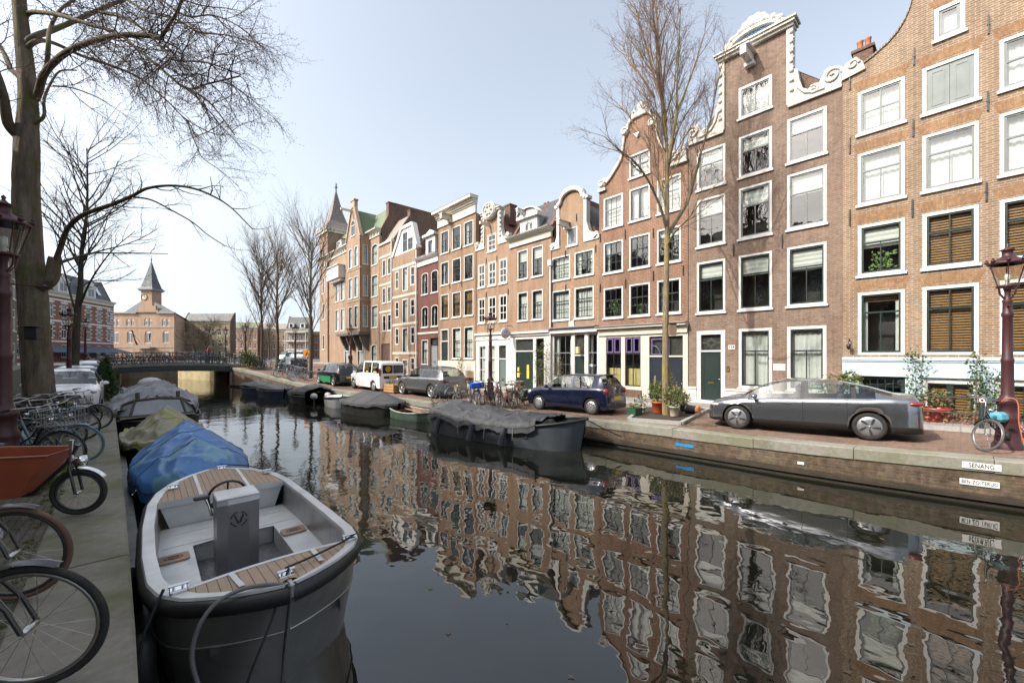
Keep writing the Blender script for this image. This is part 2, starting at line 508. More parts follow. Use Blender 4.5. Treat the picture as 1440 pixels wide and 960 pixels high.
def quay(name, label, fx, fz, side, wmat, cmat, cw, ch, blk, ya, yb, ledge):
 """side=+1: wall faces -X (right bank)"""
 root = thing(name, label, 'quay wall', (fx(ya), ya, fz(ya)))
 mb = MB(); Ys = ys(ya, yb, 1.0)
 wall_strip(mb, fx, lambda y: -2.6, lambda y: fz(y) - ch + 0.01, Ys, flip=side < 0, off=0.03 * side)
 mb.build('brickwork', wmat, root)
 mb = MB(); y = ya; rnd = random.Random(3)
 while y < yb - 0.01:
  L = blk * rnd.uniform(0.8, 1.25); y2 = min(y + L, yb)
  a = y + 0.006; b = y2 - 0.006; dz = rnd.uniform(-0.012, 0.006)
  n = 3
  for i in range(n):
   p = a + (b - a) * i / n; q = a + (b - a) * (i + 1) / n
   e = 0.02
   def ring(t):
    x = fx(t); z = fz(t) + dz
    return [(x, t, z - ch), (x, t, z - e), (x + e * side, t, z), (x + cw * side, t, z + 0.004), (x + cw * side, t, z - ch)]
   r1, r2 = ring(p), ring(q)
   mb.add(r1 + r2, [((j, (j + 1) % 5, 5 + (j + 1) % 5, 5 + j) if side < 0 else (j, 5 + j, 5 + (j + 1) % 5, (j + 1) % 5)) for j in range(5)])
   if i == 0: mb.add(r1, [(0, 1, 2, 3, 4)])
   if i == n - 1: mb.add(r2, [(4, 3, 2, 1, 0)])
  y = y2
 mb.build('coping', cmat, root)
 if ledge:
  mb = MB(); rnd = random.Random(5)
  def lp(y, dx, z): return (fx(y) - dx * side, y, z)
  for (dx, z0, z1) in ((0.17, -0.665, -0.585), (0.10, -1.2, -0.70)):
   prof = [[lp(y, -0.06, z1), lp(y, dx, z1 - 0.005), lp(y, dx, z0), lp(y, -0.06, z0)] for y in Ys]
   mb.grid(prof, 0, False, flip=side > 0)
  mb.build('timber_ledge', wet_wood, root)
 return root
quay('quay_wall', 'brown brick quay wall with bluestone coping under the parked cars', rq_x, rq_z, 1, quay_brick_mat, coping_mat, 0.45, 0.25, 1.9, Y0, 46.6, True)
quay('quay_wall', 'dark quay wall with wide mossy concrete coping beside the parked bicycles', lq_x, lq_z, -1, quay_brick_mat, coping_left, 0.62, 0.3, 4.5, Y0, 46.6, True)  # ledge on this side added to cover the bright sky reflection beside the launch
# left bank
KLX = -7.2
sheet('street', [[(KLX, y, lq_z(y) + 0.02), (lq_x(y) - 2.2, y, lq_z(y) + 0.02), (lq_x(y) - 0.6, y, lq_z(y) + 0.0)] for y in yy][::-1], clinker_dark)
sheet('pavement', [[(LX - 0.6, y, lq_z(y) + 0.13), (KLX, y, lq_z(y) + 0.12)] for y in yy][::-1], tiles_grey)
mb = MB()
wall_strip(mb, lambda y: KLX, lambda y: lq_z(y) - .1, lambda y: lq_z(y) + .12, yy, flip=False)
tag(mb.build('kerb', kerb_mat), kind='structure')
# square beyond the bridge, out to the horizon
asph = paint('asphalt', (0.10, 0.095, 0.09), 0.85, var=0.2, scale=0.6)
mb = MB()
GZ = 1.2
mb.quad((5.72, 58, GZ), (900, 58, GZ), (900, 72, GZ), (5.72, 72, GZ))
mb.quad((-900, 58, GZ), (-2.1, 58, GZ), (-2.1, 72, GZ), (-900, 72, GZ))
mb.quad((-900, 72, GZ), (900, 72, GZ), (900, 2400, GZ), (-900, 2400, GZ))
mb.quad((FX + 0.6, -60, -0.1), (900, -60, -0.1), (900, 58, -0.1), (FX + 0.6, 58, -0.1))
mb.quad((-900, -60, -0.1), (LX - 0.6, -60, -0.1), (LX - 0.6, 58, -0.1), (-900, 58, -0.1))
tag(mb.build('ground', asph), kind='structure')
# ------------------------------------------------------------ bridge
by0, by1 = 46.6, 58.0
def deck_z(x): return 1.22 + 0.22 * (1 - ((x - 1.9) / 5.2) ** 2)
root = thing('bridge', 'low steel canal bridge with dark girder between stone abutments', 'bridge', (1.9, by0, 1.2))
xs = [-3.2 + 10.4 * i / 24 for i in range(25)]
mb = MB()
mb.grid([[(x, by0, deck_z(x)), (x, by1, deck_z(x))] for x in xs], 0, False, True)
mb.grid([[(x, by0 + .3, deck_z(x) - .62), (x, by1 - .3, deck_z(x) - .62)] for x in xs], 0, False)
mb.build('deck', asph, root)
steel_g = paint('bridge_steel', (0.03, 0.045, 0.05), 0.5, var=0.3)
mb = MB()
for y in (by0 - 0.02, by1 + 0.02):
 s = -1 if y < 50 else 1
 mb = MB(); mb.grid([[(x, y, deck_z(x) - .17), (x, y + s * .03, deck_z(x) - .40), (x, y + s * .03, deck_z(x) - .66), (x, y - s * .5, deck_z(x) - .66)] for x in xs], 0, False, s > 0)
 mb.build('girder', steel_g, root)
for y in (by0 - 0.02, by1 + 0.02):
 s = -1 if y < 50 else 1
 mb = MB(); mb.grid([[(x, y - s * .35, deck_z(x) + .03), (x, y + s * .08, deck_z(x) + .03), (x, y + s * .08, deck_z(x) - .17), (x, y - s * .05, deck_z(x) - .17)] for x in xs], 0, False, s < 0)
 mb.build('deck_edge', paint('edge_beam', (0.25, 0.24, 0.21), 0.8, var=0.3), root)
# railing
for y in (by0 + 0.15, by1 - 0.15):
 mb = MB()
 for i in range(25):
  x = xs[i]
  mb.box(x - .014, x + .014, y - .014, y + .014, deck_z(x), deck_z(x) + .95)
 for h in (.35, .65, .95):
  mb.tube([(x, y, deck_z(x) + h) for x in xs], 0.013, 5)
 mb.build('railing', black_paint, root)
for (x0, x1) in ((-3.4, -1.93), (5.95, 7.4)):
 ab = MB(); ab.box(x0, x1, by0 - .05, by0 + .85, -2.6, 1.15)
 ab.build('abutment', MATS.get('abutment_stone') or stone_mat('abutment_stone', (0.30, 0.25, 0.21), (0.17, 0.15, 0.10), 0.4), root)
abm = brick('abutment_brick', (0.30, 0.20, 0.15), (0.24, 0.17, 0.13), (0.3, 0.27, 0.22), bw=0.22, rh=0.07, var=0.4, stain_amt=0.7)
mb = MB()
mb.quad((5.8, by0 + .85, -2.6), (5.8, 57.6, -2.6), (5.8, 57.6, 1.1), (5.8, by0 + .85, 1.1))
mb.quad((-1.95, 60, -2.6), (-1.95, by0 + .85, -2.6), (-1.95, by0 + .85, 1.1), (-1.95, 60, 1.1))
mb.build('side_wall', abm, root)
root = thing('quay_wall', 'sunlit yellowish masonry pier wall seen under the bridge', 'quay wall', (4.7, 58.2, -0.76))
pier = stone_mat('pier_stone', (0.46, 0.38, 0.22), (0.12, 0.14, 0.05), 0.35)
mb = MB()
mb.hexa([(5.9, 58.0, -2.6), (9.0, 58.0, -2.6), (9.0, 66, -2.6), (3.0, 66, -2.6), (5.9, 58.0, 1.1), (9.0, 58.0, 1.1), (9.0, 66, 1.1), (3.0, 66, 1.1)])
mb.build('masonry', pier, root)
root = thing('quay_wall', 'dark far quay wall closing the canal beyond the bridge', 'quay wall', (0, 71, -0.76))
mb = MB()
mb.box(-60, 60, 71.2, 72.2, -2.6, 1.05)
mb.build('masonry', abm, root)
mb = MB()
mb.box(-60, 60, 71.05, 72.4, 1.05, 1.25)
mb.build('coping', coping_mat, root)
rnd = random.Random(77)
mb = MB()
for _ in range(46):
 p = on_z(rnd.uniform(470, 1400), rnd.uniform(610, 955), WATER_Z)
 if p.x > rq_x(p.y) - .3 or p.x < 2.2: continue
 a = rnd.uniform(0, 6.28); r = rnd.uniform(.012, .04)
 mb.add([(p.x + r * cos(a + k) * (1 if i % 2 else .5), p.y + r * sin(a + k) * (1 if i % 2 else .5), WATER_Z + .004 + .004 * (i % 2)) for i, k in enumerate((0, .8, 1.6, 2.4, 3.1, 3.9, 4.7, 5.5))], [(0, 1, 2, 3, 4, 5, 6, 7)])
tag(mb.build('floating_leaves', paint('floating_leaf', (.12, .085, .05), .6, var=.4)), kind='stuff')
def catmull(P, k=6):
 P = [Vector(p) for p in P]
 Q = [P[0] * 2 - P[1]] + P + [P[-1] * 2 - P[-2]]
 out = []
 for i in range(1, len(Q) - 2):
  for j in range(k):
   t = j / k
   a, b, c, d = Q[i - 1], Q[i], Q[i + 1], Q[i + 2]
   out.append(.5 * ((2 * b) + (c - a) * t + (2 * a - 5 * b + 4 * c - d) * t * t + (3 * b - a - 3 * c + d) * t ** 3))
 out.append(P[-1])
 return out
# ------------------------------------------------------------ house builders
class Fac:
 """a facade plane: u runs left to right seen from the street, w goes into the house"""
 def __init__(s, O, U):
  s.O = Vector(O); s.U = Vector(U).normalized(); s.N = s.U.cross(Vector((0, 0, 1)))
 def __call__(s, u, z, w): return s.O + s.U * u + Vector((0, 0, z)) - s.N * w
 def box(s, mb, u0, u1, z0, z1, w0, w1, mi=0):
  P = [s(u0, z0, w0), s(u1, z0, w0), s(u1, z0, w1), s(u0, z0, w1), s(u0, z1, w0), s(u1, z1, w0), s(u1, z1, w1), s(u0, z1, w1)]
  mb.hexa(P, mi)
class RFac(Fac):
 def __init__(s, X):
  super().__init__((X, 0, 0), (0, -1, 0)); s.X = X
 def c(s, px): return -on_x(px, 500, s.X).y
 def z(s, px, py): return on_x(px, py, s.X).z
 def p(s, px, py):
  q = on_x(px, py, s.X); return (-q.y, q.z)
def rect(u0, u1, z0, z1, rise=0.0):
 if rise <= 0: return [(u0, z0), (u1, z0), (u1, z1), (u0, z1)]
 n = 8
 return [(u0, z0), (u1, z0)] + [((u0 + u1) / 2 + (u1 - u0) / 2 * cos(pi * i / n), z1 - rise + rise * sin(pi * i / n)) for i in range(n + 1)]
def window(F, root, u0, u1, z0, z1, frame=None, sash=None, fw=0.085, cols=2, rows=1, top=0.30, tcols=1, inner='dark', sill=0.07, rise=0.0,
           sw=0.05, fd=0.0, bar=0.03, sillmat=None, shut=None, glassm=None, name='window'):
 frame = frame or white; sash = sash or dark_green
 g = 0.004
 mb = MB()
 mb.plate(rect(u0 + g, u1 - g, z0 + g, z1 - g, rise), [rect(u0 + fw, u1 - fw, z0 + fw * .9, z1 - fw, rise * .9)], lambda u, z, w: F(u, z, w + fd - 0.008), 0.11)
 win = mb.build(name, frame, root)
 if sill:
  mb = MB(); F.box(mb, u0 - .05, u1 + .05, z0 - sill, z0 + .012, -0.07, 0.10)
  mb.build('sill', sillmat or frame, win)
 a0, a1, b0, b1 = u0 + fw, u1 - fw, z0 + fw * .9, z1 - fw
 if shut:
  mb = MB(); m = (a0 + a1) / 2
  for (p, q) in ((a0, m - .004), (m + .004, a1)):
   F.box(mb, p, q, b0, b1, fd + .03, fd + .07)
   k = .09 * (q - p) / .5
   for (e, f_) in ((.16, .022),):
    d = (q - p)
    mb.plate(rect(p + d * .2, q - d * .2, b0 + .12, b1 - .12), [rect(p + d * .2 + .03, q - d * .2 - .03, b0 + .15, b1 - .15)], lambda u, z, w: F(u, z, w + fd + .018), 0.012)
  mb.build('shutter', shut, win)
  return win
 mb = MB()
 mb.plate(rect(a0, a1, b0, b1, rise * .8), [rect(a0 + sw, a1 - sw, b0 + sw * 1.2, b1 - sw, rise * .7)], lambda u, z, w: F(u, z, w + fd + .025), 0.05)
 c0, c1, d0, d1 = a0 + sw, a1 - sw, b0 + sw * 1.2, b1 - sw
 zt = d1 - (d1 - d0) * top if top else d1
 if top: F.box(mb, c0, c1, zt - sw * .55, zt + sw * .55, fd + .02, fd + .075)
 for i in range(1, cols):
  u = c0 + (c1 - c0) * i / cols
  F.box(mb, u - bar / 2, u + bar / 2, d0, (zt - sw * .55) if top else d1, fd + .028, fd + .07)
 for i in range(1, rows):
  z = d0 + (zt - d0) * i / rows
  F.box(mb, c0, c1, z - bar / 2, z + bar / 2, fd + .031, fd + .067)
 for i in range(1, tcols):
  u = c0 + (c1 - c0) * i / tcols
  F.box(mb, u - bar / 2, u + bar / 2, zt + sw * .5, d1, fd + .028, fd + .07)
 mb.build('sash', sash, win)
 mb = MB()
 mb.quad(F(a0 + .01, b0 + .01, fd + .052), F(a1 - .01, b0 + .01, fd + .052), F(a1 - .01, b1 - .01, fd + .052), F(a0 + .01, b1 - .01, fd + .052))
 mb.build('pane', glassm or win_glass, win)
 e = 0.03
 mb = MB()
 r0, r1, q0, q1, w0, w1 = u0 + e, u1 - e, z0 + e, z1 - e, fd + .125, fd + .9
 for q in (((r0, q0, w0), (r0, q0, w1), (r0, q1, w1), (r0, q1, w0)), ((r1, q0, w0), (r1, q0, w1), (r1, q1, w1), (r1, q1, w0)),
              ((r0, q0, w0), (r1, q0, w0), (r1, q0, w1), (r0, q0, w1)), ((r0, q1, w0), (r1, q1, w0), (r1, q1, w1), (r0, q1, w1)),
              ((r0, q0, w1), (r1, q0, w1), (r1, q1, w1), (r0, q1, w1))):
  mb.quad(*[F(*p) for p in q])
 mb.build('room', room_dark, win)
 for it in inner.split('+'):
  k, _, v = it.partition(':')
  v = float(v) if v else 1.0
  mb = MB(); wv = fd + .17
  if k == 'blind' or k == 'grey':
   zb = b1 - (b1 - b0) * v
   n = max(2, int((b1 - zb) / .16))
   if v > .75:
    mb.quad(F(a0, zb, wv), F(a1, zb, wv), F(a1, b1, wv), F(a0, b1, wv))
   else:
    P = []
    for i in range(n * 4 + 1):
     z = b1 + (zb - b1) * i / (n * 4)
     P.append([F(a0, z, wv - .025 * abs(sin(pi * i / 4))), F(a1, z, wv - .025 * abs(sin(pi * i / 4)))])
    mb.grid(P)
   mb.build('blind', blind_white if k == 'blind' else blind_grey, win)
  elif k in ('full', 'side', 'yellow'):
   spans = [(a0, a1)] if k != 'side' else [(a0, a0 + (a1 - a0) * .24 * v), (a1 - (a1 - a0) * .24 * v, a1)]
   for (p, q) in spans:
    n = max(6, int((q - p) / .03)); z_hi = b1 if k == 'full' or k == 'side' else b0 + (b1 - b0) * v
    if k == 'full': z_lo, z_hi = b0, b0 + (b1 - b0) * v
    else: z_lo = b0
    fo = [.02 * sin(i * 1.25) + .008 * sin(i * 2.9 + 1) for i in range(n + 1)]
    mb.grid([[F(p + (q - p) * i / n, z_lo, wv + .04 + fo[i]), F(p + (q - p) * i / n, z_hi, wv + .04 + fo[i] * .6)] for i in range(n + 1)])
   mb.build('curtain', yellow_screen if k == 'yellow' else curtain, win)
  elif k == 'wood':
   n = int((b1 - b0) * v / .08)
   for i in range(n):
    z = b1 - .03 - i * .08
    F.box(mb, a0 + .01, a1 - .01, z - .024, z + .024, wv - .012, wv + .012)
   mb.quad(F(a0, b1 - (b1 - b0) * v, wv + .03), F(a1, b1 - (b1 - b0) * v, wv + .03), F(a1, b1, wv + .03), F(a0, b1, wv + .03), 1)
   mb.build('blind', [wood_blind, wood_gap], win)
  elif k == 'plant':
   rnd = random.Random(int((u0 + z0) * 1000) & 0xffff)
   uc = (a0 + a1) / 2
   for i in range(int(90 * v)):
    p = F(uc + rnd.gauss(0, .2) * (a1 - a0), b0 + (.1 + .45 * rnd.random()) * (b1 - b0) * (.5 + v * .5), wv + rnd.uniform(-.05, .1))
    d = Vector((0, rnd.gauss(0, 1), rnd.gauss(.6, .8))).normalized() * rnd.uniform(.06, .16); q = Vector((0, -d.z, d.y)) * .25
    mb.add([p, p + d * .5 + q, p + d, p + d * .5 - q], [(0, 1, 2, 3)])
   for i in range(5): mb.tube([F(uc, b0, wv), F(uc + rnd.uniform(-.25, .25) * (a1 - a0), b0 + .4 * (b1 - b0), wv)], .008, 4)
   mb.build('house_plant', paint('window_plant_leaf', (0.10, 0.19, 0.03), 0.5, var=.3), win)
 return win
def door(F, root, u0, u1, z0, z1, leaf=None, fw=0.14, trans=0.24, leaves=1, frame=None, slot=True, lead_pat=0, toplight=True):
 frame = frame or white; leaf = leaf or dark_green
 g = .004
 mb = MB()
 mb.plate([(u0 + g, z0), (u1 - g, z0), (u1 - g, z1 - g), (u0 + g, z1 - g)], [rect(u0 + fw, u1 - fw, z0 + .02, z1 - fw)], lambda u, z, w: F(u, z, w - .02), .16)
 d = mb.build('door', leaf, root)
 d.data.materials[0] = frame
 a0, a1, b0, b1 = u0 + fw, u1 - fw, z0 + .02, z1 - fw
 zt = b1 - (b1 - b0) * trans
 if trans:
  mb = MB(); F.box(mb, a0 + .003, a1 - .003, zt - .035, zt + .035, 0.0, .13); mb.build('transom', frame, d)
  mb = MB(); mb.quad(F(a0, zt, .06), F(a1, zt, .06), F(a1, b1, .06), F(a0, b1, .06)); mb.build('pane', win_glass, d)
  mb = MB(); mb.quad(F(a0, zt, .14), F(a1, zt, .14), F(a1, b1, .14), F(a0, b1, .14)); mb.build('room', room_dark, d)
  if lead_pat:
   mb = MB(); uc, zc, hw, hh = (a0 + a1) / 2, (zt + b1) / 2, (a1 - a0) * .3, (b1 - zt) * .28
   for k in (1.0, .62):
    P = [F(uc - hw * k, zc, .05), F(uc, zc + hh * k, .05), F(uc + hw * k, zc, .05), F(uc, zc - hh * k, .05)]
    mb.tube(P, .008, 4, closed=True)
   mb.tube([F(a0, zc, .05), F(uc - hw, zc, .05)], .008, 4); mb.tube([F(uc + hw, zc, .05), F(a1, zc, .05)], .008, 4)
   mb.build('leading', lead, d)
 else: zt = b1 + .035
 for k in range(leaves):
  p = a0 + (a1 - a0) * k / leaves + .004; q = a0 + (a1 - a0) * (k + 1) / leaves - .004
  mb = MB(); dd = q - p
  F.box(mb, p, q, b0, zt - .036, .05, .10)
  hh = zt - .036 - b0
  for (f0, f1) in ((.06, .32), (.40, .95)):
   mb.plate(rect(p + .1, q - .1, b0 + hh * f0, b0 + hh * f1), [rect(p + .13, q - .13, b0 + hh * f0 + .03, b0 + hh * f1 - .03)], lambda u, z, w: F(u, z, w + .038), .012)
  lf = mb.build('leaf', leaf, d)
  if slot:
   mb = MB(); uc = (p + q) / 2
   F.box(mb, uc - .12, uc + .12, b0 + hh * .345, b0 + hh * .385, .034, .05)
   mb.build('letter_slot', paint('brass', (0.6, 0.45, 0.2), 0.3, 1.0, var=.1), lf)
  mb = MB(); c = F(q - .06, b0 + hh * .44, .02); mb.ball(c, .03, 8)
  mb.build('knob', paint('steel_bright', (0.6, 0.6, 0.6), 0.25, 1.0, var=.05), lf)
 return d
def cornice(F, root, u0, u1, z0, z1, mat=None, out=0.42, fascia=0.55, brackets=0):
 """z0..z1: fascia then a stepped crown"""
 mb = MB(); h = z1 - z0; zf = z0 + h * fascia
 F.box(mb, u0 - .02, u1 + .02, z0, zf, -.07, .1)
 F.box(mb, u0 - .03, u1 + .03, z0, z0 + h * .07, -.10, -.068)
 st = [(zf, zf + h * .1, .14), (zf + h * .1, zf + h * .22, .24), (zf + h * .22, zf + h * .32, .34), (zf + h * .32, z1 - .02, out)]
 for (a, b, o) in st: F.box(mb, u0 - .03 - o * .15, u1 + .03 + o * .15, a + .001, b, -o, .12)
 for i in range(brackets):
  u = u0 + (u1 - u0) * (i + .5) / brackets
  F.box(mb, u - .06, u + .06, zf - .22, zf, -.20, -.06)
 F.box(mb, u0 - .1, u1 + .1, z1 - .019, z1 + .02, -out - .02, .2, 1)
 mb.build('cornice', [mat or cream, lead], root)
def beam_hoist(F, root, u, z, L=0.95, s=0.16, mat=None, cap=True):
 mb = MB()
 F.box(mb, u - s / 2, u + s / 2, z - s, z + s * .4, -L, .1)
 if cap:
  F.box(mb, u - s, u + s, z + s * .42, z + s * .62, -L * 1.02, .1)
  F.box(mb, u - s * .8, u + s * .8, z - s * 1.6, z - s, -.25, .1)
 hb = mb.build('hoist_beam', mat or white, root)
 mb = MB(); mb.tube([F(u, z - s, -L * .85), F(u, z - s * 1.7, -L * .85), F(u + .04, z - s * 2, -L * .85)], .015, 5)
 mb.build('hook', black_paint, hb)
def anchor(F, root, u, z, h=.5):
 mb = MB(); F.box(mb, u - .018, u + .018, z - h / 2, z + h / 2, -.05, .01)
 mb.tube([F(u, z, -.06), F(u, z + .0, .0)], .03, 6)
 return mb.build('wall_anchor', black_paint, root)
def flat_arch(F, root, u0, u1, z, mat, h=.30):
 mb = MB(); n = max(8, int((u1 - u0) / .075)); rnd = random.Random(int(u0 * 997))
 for i in range(n):
  t0, t1 = i / n, (i + .84) / n
  sp = .12
  a0 = u0 - .02 + (u1 - u0 + .04) * t0; a1 = u0 - .02 + (u1 - u0 + .04) * t1
  b0 = a0 + (t0 - .5) * 2 * sp; b1 = a1 + (t1 - .5) * 2 * sp
  w = -.003 - rnd.random() * .004
  rise0 = .03 * (1 - (2 * t0 - 1) ** 2)
  mb.hexa([F(a0, z + .0 + rise0, w), F(a1, z + rise0, w), F(a1, z + rise0, .05), F(a0, z + rise0, .05), F(b0, z + h + rise0, w), F(b1, z + h + rise0, w), F(b1, z + h + rise0, .05), F(b0, z + h + rise0, .05)])
 return mb.build('window_arch', mat, root)
def bodybox(F, root, u0, u1, z_eave, depth, mat, roof=None, rmat=None, zb=-.3, g=.006, w0=.3, chim=None):
 """side and back walls and the roof behind a facade"""
 mb = MB(); u0 += g; u1 -= g
 mb.grid([[F(u, zb, w), F(u, z_eave, w)] for u, w in ((u0, w0), (u0, depth), (u1, depth), (u1, w0))], 0, False)
 mr = MB(); kind = roof[0] if roof else 'flat'
 if kind == 'flat':
  mr.quad(F(u0, z_eave - .02, w0 - .2), F(u1, z_eave - .02, w0 - .2), F(u1, z_eave - .02, depth), F(u0, z_eave - .02, depth))
 elif kind == 'gable':
  zr = roof[1]; um = roof[2] if len(roof) > 2 else (u0 + u1) / 2
  for ue in (u0, u1):
   n = 10
   s_ = 1 if ue == u1 else -1
   mr.quad(F(ue + .05 * s_, z_eave - .04, w0 + .05), F(um, zr, w0 + .05), F(um, zr, depth), F(ue + .05 * s_, z_eave - .04, depth))
  for w in (depth, w0 + .06): mr.poly([F(u0, z_eave, w), F(u1, z_eave, w), F(um, zr - .05, w)], 1)
 elif kind == 'mansard':
  zt, run = roof[1], roof[2]
  mr.quad(F(u0 + .1, z_eave, .1), F(u1 - .1, z_eave, .1), F(u1 - .1, zt, run), F(u0 + .1, zt, run))
  mr.quad(F(u0 + .1, zt, run), F(u1 - .1, zt, run), F(u1 - .1, zt, depth), F(u0 + .1, zt, depth))
  for (u, e) in ((u0, 1), (u1, -1)):
   mp_ = MB(); mp_.plate([(0, z_eave - .01), (depth, z_eave - .01), (depth, zt + .25), (run + .1, zt + .25), (.12, z_eave + .25), (0, z_eave + .25)], [], lambda a, z, w, u=u, e=e: F(u + e * w, z, a), .24)
   mp_.build('party_wall', mat, root)
 b = mb.build('side_wall', mat, root)
 r = mr.build('roof', [rmat or roof_dark, mat], root)
 for (uc, wc, zc0, zc1, cw) in (chim or []):
  mb = MB()
  F.box(mb, uc - cw, uc + cw, zc0, zc1, wc - .3, wc + .3)
  F.box(mb, uc - cw - .05, uc + cw + .05, zc1 + .002, zc1 + .1, wc - .35, wc + .35)
  ch = mb.build('chimney', mat, r)
  if cw == .29: continue
  mb = MB()
  for dx in (-.4, .4) if cw >= .3 or cw == .27 else (): mb.lathe([(.09, 0), (.085, .35), (.1, .37), (.1, .42)], 8, F(uc + cw * dx, zc1 + .1, wc))
  mb.build('chimney_pot', paint('terracotta', (0.42, 0.17, 0.09), 0.8), ch)
 return b, r
def facade(F, root, outline, holes, mat, th=.3):
 mb = MB(); mb.plate(outline, holes, lambda u, z, w: F(u, z, w), th)
 return mb.build('wall', mat, root)
def scroll_relief(mb, F, pts, r, w=-.07, n=6):
 mb.tube([F(u, z, w) for (u, z) in pts], r, n)
def spiral(uc, zc, r0, turns, a0, sgn=1, n=22):
 return [(uc + sgn * r0 * (1 - .8 * i / n) * cos(a0 + turns * 2 * pi * i / n), zc + r0 * (1 - .8 * i / n) * sin(a0 + turns * 2 * pi * i / n)) for i in range(n + 1)]
def lettering(name, body, size, pos, U, N, mat, parent=None, ext=0.002, sx=1.0):
 c = bpy.data.curves.new(name, 'FONT'); c.body = body; c.size = size; c.extrude = ext
 c.offset = size * .012; c.align_x = 'CENTER'; c.align_y = 'CENTER'; c.materials.append(mat); c.space_character = 1.05
 o = bpy.data.objects.new(name, c); COL.objects.link(o)
 U = Vector(U); N = Vector(N); Wv = N.cross(U)
 M = Matrix(((U.x * sx, Wv.x, N.x, pos[0]), (U.y * sx, Wv.y, N.y, pos[1]), (U.z * sx, Wv.z, N.z, pos[2]), (0, 0, 0, 1)))
 dg = bpy.context.evaluated_depsgraph_get(); dg.update()
 me = bpy.data.meshes.new_from_object(o.evaluated_get(dg)); bpy.data.objects.remove(o)
 me.transform(Matrix.Translation(-wloc(parent)) @ M)
 o = bpy.data.objects.new(name, me); COL.objects.link(o); o.parent = parent
 return o
BR_A = brick('brick_orange_tan', (0.288, 0.169, 0.105), (0.221, 0.125, 0.077), (0.40, 0.35, 0.29), var=0.22, stain_amt=0.25, ms=0.010)
BR_ARCH = brick('brick_arch', (0.324, 0.169, 0.088), (0.261, 0.129, 0.067), (0.5, 0.45, 0.38), var=0.35, bw=.5, rh=.5, ms=0.0)
BR_B = brick('brick_brown', (0.25, 0.15, 0.11), (0.195, 0.12, 0.092), (0.27, 0.22, 0.185), var=0.28, stain_amt=0.35)
BR_C = brick('brick_red', (0.252, 0.107, 0.067), (0.211, 0.089, 0.059), (0.36, 0.26, 0.20), var=0.28, stain_amt=0.35)
BR_D = brick('brick_orange', (0.288, 0.147, 0.084), (0.234, 0.120, 0.071), (0.42, 0.33, 0.26), var=0.25, stain_amt=0.3)
BR_E = brick('brick_salmon', (0.288, 0.151, 0.091), (0.252, 0.129, 0.080), (0.42, 0.32, 0.25), var=0.2, stain_amt=0.25)
BR_G = brick('brick_copper', (0.270, 0.138, 0.081), (0.221, 0.111, 0.067), (0.40, 0.30, 0.23), var=0.25, stain_amt=0.4)
BR_H = brick('brick_maroon', (0.165, 0.055, 0.05), (0.14, 0.05, 0.045), (0.15, 0.07, 0.06), var=0.2)
BR_I = brick('brick_rose', (0.297, 0.165, 0.105), (0.248, 0.134, 0.084), (0.42, 0.33, 0.26), var=0.25)
BR_P = brick('brick_party', (0.17, 0.085, 0.065), (0.13, 0.07, 0.055), (0.2, 0.14, 0.11), var=0.35)
blue_plaster = paint('pale_blue_plaster', (0.47, 0.58, 0.62), 0.7, var=0.06, scale=1.2)
blue_trim = paint('blue_grey_trim', (0.50, 0.60, 0.66), 0.5, var=0.06)
roof_tile = paint('red_roof_tiles', (0.20, 0.07, 0.05), 0.7, var=0.4, scale=8, bmp=.4)
roof_green = paint('green_slate', (0.13, 0.165, 0.095), 0.7, var=0.2, scale=5)
roof_grey = paint('grey_mansard', (0.24, 0.21, 0.19), 0.7, var=0.2, scale=5)
sash_grey = paint('grey_sash', (0.16, 0.18, 0.18), 0.4, var=.1)
def row_windows(F, root, holes, cols, row, styles):
 """cols: pixel pairs; row: (pixel column, top, bottom) of the outer frame"""
 zt, zb = F.z(row[0], row[1]), F.z(row[0], row[2])
 out = []
 for (a, b), st in zip(cols, styles):
  if st is None: continue
  u0, u1 = F.c(a), F.c(b)
  st = dict(st); kind = st.pop('kind', 'window')
  rise = st.get('rise', 0)
  holes.append(rect(u0, u1, zb, zt, rise))
  if kind == 'door': door(F, root, u0, u1, zb, zt, **st)
  else: out.append(window(F, root, u0, u1, zb, zt, **st))
 return zb, zt
# ---- the light orange-brown bell-gabled house at the right
F = RFac(18.0)
uL = F.c(1184.5); uc = -0.24; uR = 2 * uc - uL
root = thing('canal_house', 'tall tan brick house with pale blue plastered base, grey shutters and a curved bell gable', 'house', F(uc, 0, 0), group='canal houses on the sunny bank')
gl = [F.p(*p) for p in ((1184.5, 110), (1184.6, 100), (1199, 101), (1209, 94), (1220, 86), (1230, 78), (1240, 69), (1248, 62), (1255, 54), (1262, 46), (1267.5, 37.5), (1273, 28), (1277.5, 17.5), (1281, 8), (1284, -6), (1286, -25))]
zt = gl[-1][1]
hw = uc - gl[-1][0]
arc = [(uc - hw * cos(pi * i / 12), zt + hw * .75 * sin(pi * i / 12)) for i in range(1, 12)]
gr = [(2 * uc - u, z) for (u, z) in gl]
holes = []
zl = F.z(1206.25, 502)
cA = [(1206.25, 1272.5), (1297, 1376.75), (1405.5, 1492)]
g_ = dict(sash=sash_grey, inner='full', fw=.085)
w_ = dict(sash=dark_green, fw=.095, sillmat=blue_trim)
row_windows(F, root, holes, [(1313.75, 1357.5)], (1313.75, 14.5, 59.5), [dict(sash=grey_paint, inner='grey', cols=1, top=None, fw=.10, sw=.07)])
row_windows(F, root, holes, cA, (1206.25, 131, 191), [dict(sash=grey_paint, inner='full', cols=2, rows=2, top=None, bar=.05, fw=.09, sw=.055), dict(shut=grey_paint, fw=.09), dict(g_, top=.45)])
row_windows(F, root, holes, cA, (1206.25, 217.5, 290), [dict(g_, top=.34), dict(g_, top=.34), dict(g_, top=.4)])
